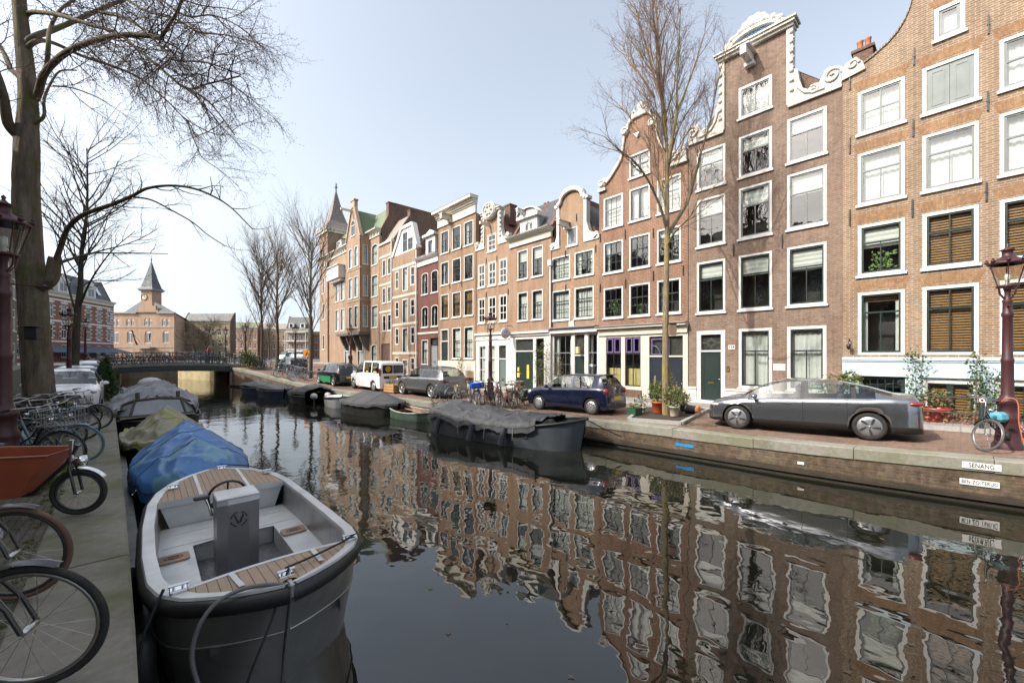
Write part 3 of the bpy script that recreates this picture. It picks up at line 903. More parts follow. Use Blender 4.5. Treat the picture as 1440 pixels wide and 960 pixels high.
row_windows(F, root, holes, cA, (1206.25, 318, 389), [dict(w_, inner='blind:.45+plant:.6', top=.34), dict(w_, inner='wood:1', top=.34, tcols=2), dict(w_, inner='wood:1', top=.34)])
row_windows(F, root, holes, cA, (1206.25, 412, 499), [dict(w_, inner='side:.6+wood:.12', top=.3, sill=0), dict(w_, inner='wood:1', top=.3, tcols=2, sill=0), dict(w_, inner='wood:1', top=.3, sill=0)])
facade(F, root, [(uL + .004, zl), (uR, zl)] + gr[:0] + [(uR, gr[0][1])] + gr[1:] + arc[::-1] + gl[::-1], holes, BR_A)
for (a, b), rows in zip(cA, ((130, 217, 317, 411),) * 3):
 for yv in rows:
  flat_arch(F, root, F.c(a), F.c(b), F.z(1206.25, yv) + .03, BR_ARCH)
flat_arch(F, root, F.c(1313.75), F.c(1357.5), F.z(1313.75, 14.5) + .03, BR_ARCH, .25)
mb = MB()
for side in (gl[2:], [(2 * uc - u, z) for (u, z) in gl[2:]]):
 pass
pts = gl[2:] + arc + gr[2:][::-1]
mb.grid([[F(u, z + .0, -.04), F(u, z + .07, -.04), F(u, z + .07, .34), F(u, z, .34)] for (u, z) in pts])
mb.build('gable_coping', brick('brick_coping', (0.20, 0.13, 0.10), (0.16, 0.10, 0.08), (0.3, 0.27, 0.24), bw=.07, rh=.4), root)
for sgn in (1, -1):
 mb = MB(); ub = uc + sgn * (uL - uc)
 z0 = gl[0][1]
 mb.plate([(ub, z0 - .12), (ub - sgn * -.62, z0 - .02), (ub - sgn * -.55, z0 + .25), (ub - sgn * -.38, z0 + .5), (ub - sgn * -.1, z0 + .42), (ub, z0 + .2)], [], lambda u, z, w: F(u, z, w - .08), .3)
 scroll_relief(mb, F, spiral(ub + sgn * .3, z0 + .27, .16, 1.2, 0, sgn), .05, -.09)
 mb.build('gable_ornament', stone_white, root)
# blue plaster base with basement openings
hb = []
bz = F.z(1206.25, 506)
row_windows(F, root, hb, [(1207.5, 1273)], (1207.5, 528, 612), [dict(sash=dark_green, frame=dark_green, inner='dark', cols=5, rows=8, top=None, bar=.02, fw=.05, sill=0)])
row_windows(F, root, hb, [(1297.5, 1376.75), (1402, 1492)], (1297.5, 533, 593), [dict(sash=dark_green, inner='wood', cols=2, top=None, fw=.11, bar=.14, sill=.05), dict(sash=dark_green, inner='wood', cols=2, top=None, fw=.11, bar=.14, sill=.05)])
mb = MB(); mb.plate([(uL + .004, -.2), (uR, -.2), (uR, bz), (uL + .004, bz)], hb, lambda u, z, w: F(u, z, w - .03), .3)
pl = mb.build('plinth', blue_plaster, root)
mb = MB()
F.box(mb, uL + .005, uR, bz + .001, zl - .001, -.09, .1)
F.box(mb, uL + .005, uR, bz - .05, bz, -.06, -.031)
for (a, b) in ((1207.5, 1273), (1297.5, 1376.75), (1402, 1492)):
 z = F.z(1207.5, 528); F.box(mb, F.c(a) - .06, F.c(b) + .06, z + .004, z + .07, -.10, -.02)
mb.build('ledge', blue_trim, root)
for (px, py) in ((1195, 115), (1195, 205), (1195, 306), (1285, 80), (1284, 180), (1283, 293), (1390, 35), (1389, 143), (1387, 270)):
 anchor(F, root, *F.p(px, py), h=.55)
# lantern by the wall
ul, zl_ = F.p(1195, 484)
mb = MB(); mb.tube([F(ul, zl_ + .1, 0), F(ul, zl_ + .2, -.1), F(ul, zl_ + .12, -.2), F(ul, zl_ + .02, -.2)], .012, 5); mb.lathe([(.02, .0), (.07, -.03), (.055, -.17), (.02, -.2)], 6, F(ul, zl_ + .02, -.2)); mb.build('wall_lantern', black_paint, root)
bodybox(F, root, uL, uR, F.z(1184.5, 110), 9, BR_P, ('gable', zt - .6), roof_dark, chim=[(uL + .42, 1.3, 10.5, 13.05, .27)])
# ---- brown neck-gabled house
F = RFac(18.04)
u0, u1 = F.c(967.5), F.c(1184.5) - .002
root = thing('canal_house', 'tall brown brick house with a white scrolled neck gable and a blue pediment', 'house', F((u0 + u1) / 2, 0, 0), group='canal houses on the sunny bank')
nl, nr = F.c(1018.75), F.c(1107.5)
zs = F.z(1018, 184); zn = F.z(1018.75, 87)
holes = []
cB = [(980, 1020), (1038.75, 1085.75), (1106.75, 1162.5)]
d1 = dict(sash=sash_grey, fw=.085, top=.36, inner='blind:.33')
row_windows(F, root, holes, cB[1:2], (1038.75, 125, 169), [dict(sash=sash_grey, fw=.10, top=None, inner='grey')])
row_windows(F, root, holes, cB, (1038.75, 194, 251.5), [dict(d1, inner='blind:.45'), d1, dict(d1, inner='blind:.32')])
row_windows(F, root, holes, cB, (1038.75, 266, 337.5), [d1, d1, dict(d1, inner='blind:.38')])
d2 = dict(sash=dark_green, fw=.085, top=.34, inner='blind:.36')
row_windows(F, root, holes, cB, (1038.75, 360, 436.5), [dict(d2, inner='blind:.3'), d2, dict(d2, inner='blind:.4')])
row_windows(F, root, holes, cB[1:], (1038.75, 462.5, 545), [dict(sash=black_paint, fw=.11, top=.36, inner='full', sill=.04)] * 2)
row_windows(F, root, holes, cB[:1], (980, 465.5, 562), [dict(kind='door', trans=.25, lead_pat=1, fw=.17)])
holes[-1] = [(F.c(980), F.z(980, 562)), (F.c(1020), F.z(980, 562)), (F.c(1020), F.z(980, 465.5)), (F.c(980), F.z(980, 465.5))]
facade(F, root, [(u0, -.2), (u1, -.2), (u1, zs), (nr, zs), (nr, zn), (nl, zn), (nl, zs), (u0, zs)], holes, BR_B)
# white plinth pieces
zp = F.z(1038.75, 547)
mb = MB()
for (a, b) in ((u0, F.c(980) - .01), (F.c(1020) + .01, F.c(1038.75) - .06), (F.c(1038.75) - .05, F.c(1085.75) + .05), (F.c(1085.75) + .06, F.c(1106.75) - .06), (F.c(1106.75) - .05, F.c(1162.5) + .05), (F.c(1162.5) + .06, u1)):
 F.box(mb, a, b, -.1, zp - .08, -.05, .02); F.box(mb, a - .008, b + .008, zp - .08, zp, -.09, .02)
 if b - a > .3: mb.plate(rect(a + .08, b - .08, .2, zp - .2), [rect(a + .12, b - .12, .24, zp - .24)], lambda u, z, w: F(u, z, w - .064), .02)
F.box(mb, F.c(980) - .1, F.c(1020) + .1, -.1, F.z(980, 562), -.35, .15)
mb.build('plinth', white, root)
# neck gable trim
mb = MB()
ucn = (nl + nr) / 2; nw = nr - nl
F.box(mb, nl - .22, nr + .22, zn, zn + .10, -.16, .34)
F.box(mb, nl - .28, nr + .28, zn + .101, zn + .20, -.26, .36)
F.box(mb, nl - .34, nr + .34, zn + .201, zn + .27, -.32, .38)
R = nw * .43
seg = [(ucn + R * cos(pi * i / 20), zn + .27 + R * .47 * sin(pi * i / 20)) for i in range(21)]
seg2 = [(ucn + (R - .18) * cos(pi * i / 20), zn + .3 + (R * .47 - .15) * sin(pi * i / 20)) for i in range(21)]
mb.plate(seg, [seg2[::-1]], lambda u, z, w: F(u, z, w - .2), .5)
for i in range(24):
 t = pi * i / 23
 mb.ball(F(ucn + (R + .04) * cos(t), zn + .3 + (R * .47 + .06) * sin(t), -.12), .09 + .05 * (i % 3 == 0), 6)
crest = spiral(ucn - .3, zn + .27 + R * .47 + .12, .2, 1.1, pi, 1) ; scroll_relief(mb, F, crest, .07)
crest = spiral(ucn + .3, zn + .27 + R * .47 + .12, .2, 1.1, pi, -1); scroll_relief(mb, F, crest, .07)
shell = [(ucn + .52 * cos(pi * i / 12) * (1 + .08 * (i % 2)), zn + .3 + R * .47 + .42 * sin(pi * i / 12) * (1 + .12 * (i % 2))) for i in range(13)]
mb.plate(shell, [], lambda u, z, w: F(u, z, w - .12), .3)
for sgn, e in ((1, nr), (-1, nl)):
 F.box(mb, e - .02 if sgn > 0 else e - .18, e + .18 if sgn > 0 else e + .02, zs + .002, zn - .02, -.08, .28)
 for k in range(7):
  z = zs + .5 + (zn - zs - .7) * k / 6
  mb.ball(F(e + sgn * .14, z, -.07), .09, 6)
  mb.ball(F(e + sgn * .18, z + .15, .0), .06, 6)
 W = (u1 - nr) if sgn > 0 else (nl - u0)
 o = [(e + sgn * a * W, zs + b) for (a, b) in ((0.1, 0), (.98, 0), (1.0, .12), (.97, .32), (.90, .62), (.80, .78), (.70, .72), (.66, .52), (.60, .38), (.52, .42), (.46, .36), (.40, .30), (.30, .42), (.24, .75), (.2, 1.2), (.1, 1.3))]
 if sgn < 0: o = o[::-1]
 mb.plate(o, [], lambda u, z, w: F(u, z, w - .06), .3)
 scroll_relief(mb, F, spiral(e + sgn * .84 * W, zs + .42, .28, 1.4, 0, sgn), .06)
 scroll_relief(mb, F, spiral(e + sgn * .5 * W, zs + .2, .16, 1.3, 1, -sgn), .045)
 scroll_relief(mb, F, [(e + sgn * W * a, zs + b) for (a, b) in ((.15, .9), (.22, .5), (.34, .22), (.5, .12), (.7, .1))], .05)
F.box(mb, u0, nl - .02, zs - .10, zs, -.10, .3); F.box(mb, nr + .02, u1, zs - .10, zs, -.10, .3)
mb.build('gable_ornament', stone_white, root)
mb = MB(); mb.poly([F(u, z, -.02) for (u, z) in seg2]); mb.build('tympanum', paint('sky_blue_paint', (0.16, 0.42, 0.72), 0.5, var=.1), root)
mb = MB()
for s in (1, -1):
 scroll_relief(mb, F, spiral(ucn + s * .35, zn + .62, .2, 1.5, 0, s), .02, -.04); scroll_relief(mb, F, spiral(ucn + s * .85, zn + .48, .14, 1.5, 2, -s), .018, -.04)
 scroll_relief(mb, F, [(ucn + s * a, zn + b) for (a, b) in ((.05, .5), (.2, .85), (.45, .95), (.7, .7))], .02, -.04)
mb.build('tympanum_scrollwork', stone_white, root)
beam_hoist(F, root, F.c(1056), F.z(1056, 83), .9, .22)
for k in (.36, .66): anchor(F, root, u0 + (u1 - u0) * k + (.05 if k > .5 else -.05), F.z(1038.75, 350), h=.5)
un, zn_ = F.p(1029, 488)
mb = MB(); F.box(mb, un - .13, un + .13, zn_ - .09, zn_ + .09, -.02, .01)
npl = mb.build('number_plate', white, root)
lettering('house_number', '154', .15, F(un, zn_, -.022), F.U, F.N, black_paint, npl)
un, zn_ = F.p(1096, 516)
mb = MB(); F.box(mb, un - .2, un + .2, zn_ - .13, zn_ + .13, -.02, .01); mb.build('plaque', paint('stone_plaque', (.62, .58, .53), .6), root)
un, zn_ = F.p(1023.5, 519)
mb = MB(); F.box(mb, un - .06, un + .06, zn_ - .1, zn_ + .13, -.03, .01); mb.build('bell_panel', MATS['brass'], root)
bodybox(F, root, u0, u1, zs, 9, BR_P, ('gable', zn - .2), roof_dark)
# ---- red brick bell gable
F = RFac(18.0)
u0, u1 = F.c(842.5), F.c(967.5) - .004
root = thing('canal_house', 'red brick bell gable house with purple framed shop windows and a cream shopfront', 'house', F((u0 + u1) / 2, 0, 0), group='canal houses on the sunny bank')
zsh = F.z(842.5, 268)
gl = [F.p(*p) for p in ((845, 268), (852.4, 257.5), (858, 251), (863, 243), (869, 233), (873.7, 224), (876, 211), (878, 197), (879, 190), (885, 174), (889, 168), (893, 164.5), (897, 163))]
gc = F.c(902)
gl = [(min(u, gc - .1), z) for (u, z) in gl]
gcn = (F.c(878) + F.c(923.5)) / 2
gpts = gl + [(2 * gcn - u, z) for (u, z) in gl[::-1]]
gpts = [(u, z) for (u, z) in gpts if u0 <= u <= u1]
holes = []
cC = [(849, 876), (885, 914), (924, 957.5)]
b3 = dict(sash=dark_blue_paint, fw=.07, cols=3, rows=2, top=.4, tcols=3, bar=.03)
row_windows(F, root, holes, cC[1:2], (885, 220, 252.5), [dict(sash=dark_blue_paint, cols=2, rows=2, top=None, bar=.09, inner='full', fw=.07)])
row_windows(F, root, holes, cC, (849, 280, 323), [dict(b3, inner='full', sash=sash_grey), dict(sash=dark_blue_paint, cols=2, rows=1, top=None, bar=.12, inner='full', fw=.07), dict(b3, inner='full', sash=sash_grey)])
row_windows(F, root, holes, cC, (849, 342.5, 385.5), [dict(b3, inner='side:.7'), dict(b3, inner='dark'), dict(b3, inner='blind:.2')])
row_windows(F, root, holes, cC, (849, 406, 448), [dict(b3, inner='plant:1'), dict(b3, inner='plant:.25', sash=black_paint), dict(b3, inner='side:.5', sash=black_paint)])
zc0, zc1 = F.z(842.5, 472.5), F.z(842.5, 461)
facade(F, root, [(u0, zc0 - .1), (u1, zc0 - .1), (u1, zsh)] + gpts[::-1] + [(u0, zsh)], holes, BR_C)
mb = MB()
o = gpts
mb.grid([[F(u, z - .02, -.10), F(u, z + .1, -.12), F(u, z + .1, .34), F(u, z - .02, .34)] for (u, z) in o])
mb.tube([F(u, z - .04, -.05) for (u, z) in o], .07, 6)
for (u, z) in (F.p(848, 263), F.p(880, 190), F.p(918, 178), (u1 - .55, zsh + .15)):
 mb.ball(F(u, z + .1, -.02), .2, 8); mb.ball(F(u + .12, z + .34, 0), .13, 8); scroll_relief(mb, F, spiral(u, z + .12, .2, 1.3, 0), .05, -.16)
F.box(mb, u0, F.c(853), zsh - .14, zsh, -.14, .3); F.box(mb, F.c(942), u1, zsh - .14, zsh, -.14, .3)
mb.plate([(F.c(945), zsh), (u1 - .03, zsh), (u1 - .1, zsh + .55), (u1 - .4, zsh + .6), (F.c(950), zsh + .25)], [], lambda u, z, w: F(u, z, w - .08), .3)
zt = max(z for (_, z) in gl)
mb.lathe([(.16, 0), (.22, .1), (.12, .22), (.2, .38), (.14, .55), (.03, .62)], 10, F(gcn, zt + .05, .1))
for s in (1, -1): scroll_relief(mb, F, spiral(gcn + s * .32, zt + .12, .18, 1.2, 0, s), .06, -.05)
mb.build('gable_ornament', stone_white, root)
mb = MB(); u, z = F.p(897, 190); mb.plate([(u - .18, z + .1), (u + .18, z + .1), (u, z - .14)], [], lambda a, b, w: F(a, b, w - .12), .14); mb.build('hoist_bracket', white, root)
for (px, py) in ((844.5, 335), (879.5, 330), (919, 328), (844.5, 405), (880, 399), (919, 388), (961, 380)): anchor(F, root, *F.p(px, py), h=.45)
# shopfront
hb = []
zb = F.z(842.5, 548)
row_windows(F, root, hb, [(851, 875), (877.5, 902.5)], (851, 473.5, 542), [dict(frame=cream, sash=black_paint, cols=2, top=.33, tcols=2, inner='yellow:.36', fw=.06, sill=0)] * 2)
row_windows(F, root, hb, [(911, 963)], (911, 471, 565), [dict(kind='door', leaves=2, trans=.3, leaf=dark_blue_paint, fw=.08, frame=cream)])
zd = F.z(911, 565)
hb[-1] = [(F.c(911), zd), (F.c(963), zd), (F.c(963), F.z(911, 471)), (F.c(911), F.z(911, 471))]
mb = MB(); mb.plate([(u0, -.2), (u1, -.2), (u1, zc0), (u0, zc0)], hb, lambda u, z, w: F(u, z, w - .02), .3)
mb.build('shopfront', cream, root)
mb = MB()
for (a, b) in ((851, 875), (877.5, 902.5)):
 ua, ub = F.c(a) + .1, F.c(b) - .1; um = (ua + ub) / 2
 zq0, zq1 = F.z(851, 496), F.z(851, 476)
 for (p, q) in ((ua, um - .03), (um + .03, ub)): mb = MB(); mb.plate(rect(p, q, zq0, zq1), [rect(p + .07, q - .07, zq0 + .07, zq1 - .07)], lambda u, z, w: F(u, z, w + .005), .03); mb.build('light_frame', purple_paint, root)
mb = MB(); ud = F.c(913) + .1; zq0, zq1 = F.z(911, 499), F.z(911, 476)
mb.plate(rect(ud, ud + .9, zq0, zq1), [rect(ud + .06, ud + .84, zq0 + .06, zq1 - .06)], lambda u, z, w: F(u, z, w + .005), .03)
mb.tube([F(ud + .03 + .42 * cos(a), zq0 + .03 + .42 * sin(a), .02) for a in [pi / 2 * i / 8 for i in range(9)]], .025, 4)
mb.build('light_frame', purple_paint, root)
mb = MB()
F.box(mb, u0, u1, zc0 + .001, zc1 - .1, -.10, .05); F.box(mb, u0 - .02, u1 + .02, zc1 - .099, zc1, -.3, .05); F.box(mb, u0 - .03, u1 + .03, zc1 + .001, zc1 + .05, -.36, .05, 1)
mb.build('cornice', [cream, lead], root)
mb = MB(); F.box(mb, F.c(849), F.c(903), -.1, F.z(851, 545), -.06, .02); mb.build('plinth', BR_P, root)
bodybox(F, root, u0, u1, zsh - .3, 9, BR_P, ('gable', zt - .9, gcn), roof_tile)
# ---- narrow orange neck gable
F = RFac(18.03)
u0, u1 = F.c(775) + .005, F.c(842.5) - .006
root = thing('canal_house', 'narrow orange brick house with a plain white rounded neck gable', 'house', F((u0 + u1) / 2, 0, 0), group='canal houses on the sunny bank')
zsh = F.z(775, 352.5)
nl, nr = F.c(787.5), F.c(821.5); zn = F.z(786.6, 290); ztp = F.z(806, 270)
holes = []
cD = [(776.7, 801.7), (808, 835)]
gw = dict(sash=dark_green, fw=.07, cols=3, rows=2, top=.36, tcols=3, bar=.03)
row_windows(F, root, holes, [(797.5, 812)], (797.5, 321.7, 347), [dict(shut=lead, fw=.07)])
row_windows(F, root, holes, cD, (777, 363, 395.5), [dict(gw, inner='full'), dict(gw, inner='side:1')])
row_windows(F, root, holes, cD, (777, 410, 451), [dict(gw, inner='full')] * 2)
um = (nl + nr) / 2; hw = (nr - nl) / 2
arc = [(um + hw * .82 * cos(pi * i / 14), zn + .12 + (ztp - zn) * sin(pi * i / 14)) for i in range(15)]
zc0, zc1 = F.z(775, 469.5), F.z(775, 463)
facade(F, root, [(u0, zc0), (u1, zc0), (u1, zsh), (nr, zsh), (nr, zn)] + arc + [(nl, zn), (nl, zsh), (u0, zsh)], holes, BR_D)
mb = MB()
crv = [(nr + .15, zn)] + [(um + hw * .9 * cos(pi * i / 18), zn + .16 + (ztp - zn) * 1.05 * sin(pi * i / 18)) for i in range(19)] + [(nl - .15, zn)]
mb.grid([[F(u, z - .12, -.12), F(u, z + .12, -.16), F(u, z + .14, .34), F(u, z - .1, .34)] for (u, z) in crv])
mb.tube([F(u, z - .05, -.1) for (u, z) in crv], .10, 6)
for sgn, e, ed in ((1, nr, u1), (-1, nl, u0)):
 F.box(mb, min(e, e + sgn * .2), max(e, e + sgn * .2), zsh + .2, zn, -.08, .28)
 F.box(mb, min(e + sgn * .0, e + sgn * .32), max(e, e + sgn * .32), zn - .12, zn + .05, -.14, .3)
 W = abs(ed - e)
 o = [(e + sgn * a * W, zsh + b) for (a, b) in ((.0, 0), (1.0, 0), (1.02, .2), (.9, .42), (.7, .40), (.5, .42), (.36, .6), (.2, 1.1), (.0, 1.15))]
 mb.plate(o if sgn > 0 else o[::-1], [], lambda u, z, w: F(u, z, w - .065), .33)
 scroll_relief(mb, F, spiral(e + sgn * .75 * W, zsh + .2, .15, 1.3, 0, sgn), .05, -.1)
mb.build('gable_ornament', white, root)
beam_hoist(F, root, F.c(799), F.z(799, 316), .9, .18)
for (px, py) in ((791, 315), (811, 306), (795.5, 357), (838, 350), (796, 405)): anchor(F, root, *F.p(px, py), h=.4)
hb = []
row_windows(F, root, hb, [(778, 804.5), (826, 841)], (778, 471, 530), [dict(sash=sash_grey, cols=3, rows=2, top=.42, tcols=3, bar=.02, inner='side:.8', fw=.05, sill=0), dict(sash=sash_grey, cols=2, rows=2, top=.42, tcols=2, bar=.02, inner='side:.8', fw=.05, sill=0)])
row_windows(F, root, hb, [(806.5, 824)], (806.5, 468.5, 553), [dict(kind='door', trans=.35, lead_pat=1, fw=.09, leaf=dark_green)])
q = hb[-1]; hb[-1] = [(p[0], p[1]) for p in q]
mb = MB(); mb.plate([(u0, -.2), (u1, -.2), (u1, zc0), (u0, zc0)], hb, lambda u, z, w: F(u, z, w - .02), .3); mb.build('shopfront', white, root)
mb = MB(); F.box(mb, u0, u1, zc0, zc1, -.22, .02); F.box(mb, u0, u1, zc1 + .001, zc1 + .06, -.38, .02, 1); mb.build('cornice', [white, lead], root)
mb = MB(); u, z = F.p(804, 456); F.box(mb, u - .19, u + .19, z - .18, z + .2, -.05, .02); mb.build('gable_stone', stone_white, root)
u, z = F.p(817, 492)
mb = MB(); F.box(mb, u - .1, u + .1, z - .18, z + .18, -.36, -.2); mb.tube([F(u, z + .1, 0), F(u, z + .12, -.28)], .012, 5); mb.build('wall_lantern', paint('lantern_brass', (.6, .45, .22), .4), root)
bodybox(F, root, u0, u1, zsh, 9, BR_P, ('gable', zn + .2, um), roof_dark)
# ---- cornice house with dormer
F = RFac(17.98)
u0, u1 = F.c(717.5), F.c(775)
root = thing('canal_house', 'salmon brick house under a cream cornice with a round topped dormer and green garage doors', 'house', F((u0 + u1) / 2, 0, 0), group='canal houses on the sunny bank')
zc0, zc1 = F.z(717, 350), F.z(717, 337)
holes = []
cE = [(728, 742), (748, 763.3)]
gw2 = dict(sash=dark_green, fw=.06, cols=2, rows=2, top=.42, bar=.03)
row_windows(F, root, holes, cE, (728, 353.5, 394), [dict(gw2, inner='grey:.4'), dict(gw2, inner='grey:.4')])
row_windows(F, root, holes, cE, (728, 412, 451.5), [dict(gw2, inner='full'), dict(gw2, inner='full')])
zf = F.z(722, 473)
facade(F, root, [(u0, zf - .02), (u1, zf - .02), (u1, zc0), (u0, zc0)], holes, BR_E)
cornice(F, root, u0, u1, zc0, zc1, cream, .42, .6)
hb = []
row_windows(F, root, hb, [(724.5, 751)], (724.5, 476, 549), [dict(kind='door', leaves=3, trans=.23, fw=.06, slot=False)])
row_windows(F, root, hb, [(753, 766)], (753, 474.5, 548), [dict(cols=1, rows=2, top=.24, fw=.06, inner='dark', sill=0)])
mb = MB(); mb.plate([(u0, -.2), (u1, -.2), (u1, zf), (u0, zf)], hb, lambda u, z, w: F(u, z, w - .02), .3); mb.build('shopfront', white, root)
mb = MB(); F.box(mb, u0, u1, zf, zf + .14, -.12, .02); F.box(mb, u0, u1, zf + .141, zf + .26, -.24, .02); mb.build('shop_cornice', white, root)
mb = MB()
for (px, py, w_, h_) in ((728.5, 519, .16, .28), (728.5, 527, .22, .3), (742, 516, .2, .3), (742, 526, .22, .55)):
 u, z = F.p(px, py); F.box(mb, u - w_ / 2, u + w_ / 2, z - h_ / 2, z + h_ / 2, .02, .04)
mb.build('poster', paint('yellow_poster', (.60, .50, .06), .5, var=.2), root)
# dormer
du0, du1 = F.c(731), F.c(754.5); dz0 = zc1 + .02; dz1 = F.z(733, 310)
mb = MB(); mb.plate(rect(du0, du1, dz0, dz1), [rect(du0 + .35, du1 - .35, dz0 + .15, dz1 - .25)], lambda u, z, w: F(u, z, w + .05), .2)
R = (du1 - du0) / 2 + .15; um = (du0 + du1) / 2
F.box(mb, du0 - .2, du1 + .2, dz1, dz1 + .16, -.15, .3)
sg = [(um + R * cos(pi * i / 14), dz1 + .16 + R * .42 * sin(pi * i / 14)) for i in range(15)]
mb.plate(sg, [], lambda u, z, w: F(u, z, w - .05), .3)
mb.grid([[F(u, z + .03, -.2), F(u, z + .1, -.2), F(u, z + .1, .35)] for (u, z) in sg])
dm = mb.build('dormer', white, root)
mb = MB(); F.box(mb, du0 + .04, du1 - .04, dz0, dz1 + .1, .26, 3.0); mb.build('dormer_side', paint('zinc', (.33, .37, .40), .5, var=.15), dm)
window(F, dm, du0 + .35, du1 - .35, dz0 + .15, dz1 - .25, sash=white, cols=2, top=None, bar=.12, inner='full', fd=.06, sill=0, fw=.05)
beam_hoist(F, dm, um - .3, dz1 + .45, .7, .14)
bodybox(F, root, u0, u1, zc1 - .1, 9, BR_P, ('mansard', zc1 + 2.3, 1.6), roof_dark, chim=[(-18.4, 1.7, zc1, zc1 + 1.9, .35)])
mb = MB(); ud = u1 + .02
mb.tube([F(ud, zc0 - 1.7, -.09), F(ud, .1, -.09)], .05, 8); F.box(mb, ud - .13, ud + .13, zc0 - 1.75, zc0 - 1.4, -.2, 0)
mb.build('drainpipe', white, root)
# ---- neck gable with round pediment
F = RFac(18.02)
u0, u1 = F.c(669) + .006, F.c(717.5) - .006
root = thing('canal_house', 'brick house with small white casements and a neck gable crowned by a round white pediment', 'house', F((u0 + u1) / 2, 0, 0), group='canal houses on the sunny bank')
zsh = F.z(669, 354)
nl, nr = F.c(682), F.c(701); zn = F.z(682, 303.5)
holes = []
cF = [(672.5, 682), (686.5, 697.5), (701.7, 713)]
ww = dict(sash=white, fw=.05, cols=2, rows=2, top=.4, tcols=2, bar=.045, sw=.07)
row_windows(F, root, holes, [(685.6, 697.5)], (685.6, 331, 355), [dict(ww, cols=2, rows=3, top=None, inner='dark')])
row_windows(F, root, holes, cF, (672.5, 373, 405.5), [dict(ww, inner='side:.6'), dict(ww, inner='dark'), dict(ww, inner='dark')])
row_windows(F, root, holes, cF, (672.5, 420, 455), [dict(ww, inner='dark'), dict(ww, inner='side:.6'), dict(ww, inner='dark')])
zc0 = F.z(669, 472)
facade(F, root, [(u0, zc0), (u1, zc0), (u1, zsh), (nr, zsh), (nr, zn), (nl, zn), (nl, zsh), (u0, zsh)], holes, BR_E)
um = (nl + nr) / 2; hw = (nr - nl) / 2
mb = MB()
F.box(mb, nl - .3, nr + .3, zn, zn + .12, -.2, .32); F.box(mb, nl - .35, nr + .35, zn + .121, zn + .2, -.28, .34)
mb.plate([(um + hw * .95 * cos(2 * pi * i / 24), zn + .12 + hw * .8 * sin(2 * pi * i / 24)) for i in range(24)], [], lambda u, z, w: F(u, z, w - .3), .5)
mb.tube([F(um + hw * .8 * cos(2 * pi * i / 24), zn + .12 + hw * .66 * sin(2 * pi * i / 24), -.32) for i in range(24)], .06, 6, closed=True)
for k in range(6): mb.ball(F(um + .3 * cos(k * 1.05), zn + .15 + .3 * sin(k * 1.05), -.32), .12, 6)
for sgn, e, ed in ((1, nr, u1), (-1, nl, u0)):
 F.box(mb, min(e, e + sgn * .25), max(e, e + sgn * .25), zsh + .2, zn, -.08, .28)
 for k in range(6): mb.ball(F(e + sgn * .24, zsh + .6 + (zn - zsh - .8) * k / 5, -.04), .14, 6)
 W = abs(ed - e)
 o = [(e + sgn * a * W, zsh + b) for (a, b) in ((.0, 0), (1.0, 0), (1.0, .25), (.92, .62), (.74, .66), (.62, .40), (.45, .45), (.34, .8), (.2, 1.3), (.0, 1.4))]
 mb.plate(o if sgn > 0 else o[::-1], [], lambda u, z, w: F(u, z, w - .065), .33)
 scroll_relief(mb, F, spiral(e + sgn * .82 * W, zsh + .36, .2, 1.3, 0, sgn), .06, -.1)
mb.build('gable_ornament', stone_white, root)
beam_hoist(F, root, F.c(689), F.z(689, 316), .9, .14, cream, False)
for (px, py) in ((669.8, 418), (684, 367), (699, 364), (684, 415), (715, 410)): anchor(F, root, *F.p(px, py), h=.4)
hb = []
row_windows(F, root, hb, [(673.5, 683.5), (686, 696.5)], (673.5, 485.5, 538), [dict(sash=white, cols=2, rows=2, top=.32, tcols=2, inner='full', fw=.05, sill=0), dict(sash=white, cols=2, rows=2, top=.32, tcols=2, inner='full', fw=.05, sill=0)])
row_windows(F, root, hb, [(700.5, 713)], (700.5, 484, 548), [dict(kind='door', trans=.3, fw=.09, leaf=paint('grey_door', (.12, .15, .15), .4))])
mb = MB(); mb.plate([(u0, -.2), (u1, -.2), (u1, zc0), (u0, zc0)], hb, lambda u, z, w: F(u, z, w - .02), .3); mb.build('shopfront', white, root)
mb = MB(); F.box(mb, u0, u1, zc0, zc0 + .15, -.14, .02); F.box(mb, u0, u1, zc0 - .35, zc0 - .3, -.08, .02); mb.build('shop_cornice', white, root)
bodybox(F, root, u0, u1, zsh, 9, BR_P, ('gable', zn + .1, um), roof_tile, chim=[(nr - .1, 1.2, zn - .8, zn + .55, .29)])
# ---- tall cornice house
F = RFac(17.97)
u0, u1 = F.c(616.5), F.c(669)
root = thing('canal_house', 'tall copper brick house with a heavy cream cornice and three windows per floor', 'house', F((u0 + u1) / 2, 0, 0), group='canal houses on the sunny bank')
zc0, zc1 = F.z(616, 322), F.z(616, 301)
holes = []
cG = [(620, 631), (636, 648), (652.5, 665.6)]
gg = dict(sash=dark_green, fw=.07, cols=2, rows=2, top=.42, bar=.03)
row_windows(F, root, holes, cG, (620, 327, 358), [dict(gg, inner='side:.5'), gg, dict(gg, inner='side:1')])
row_windows(F, root, holes, cG, (620, 370, 402), [dict(gg, inner='side:1'), dict(gg, inner='dark'), dict(gg, inner='dark')])
row_windows(F, root, holes, cG, (620, 415, 448.5), [dict(gg, inner='wood'), dict(gg, inner='wood'), dict(gg, inner='wood')])
row_windows(F, root, holes, cG[1:], (636, 461, 504), [dict(gg, inner='full')] * 2)
row_windows(F, root, holes, cG[:1], (620, 463, 516), [dict(kind='door', trans=.3, fw=.09)])
facade(F, root, [(u0, .5), (u1, .5), (u1, zc0), (u0, zc0)], holes, BR_G)
cornice(F, root, u0, u1, zc0, zc1, cream, .6, .5)
beam_hoist(F, root, F.c(634), F.z(634, 306), .95, .26, cream)
hb = []
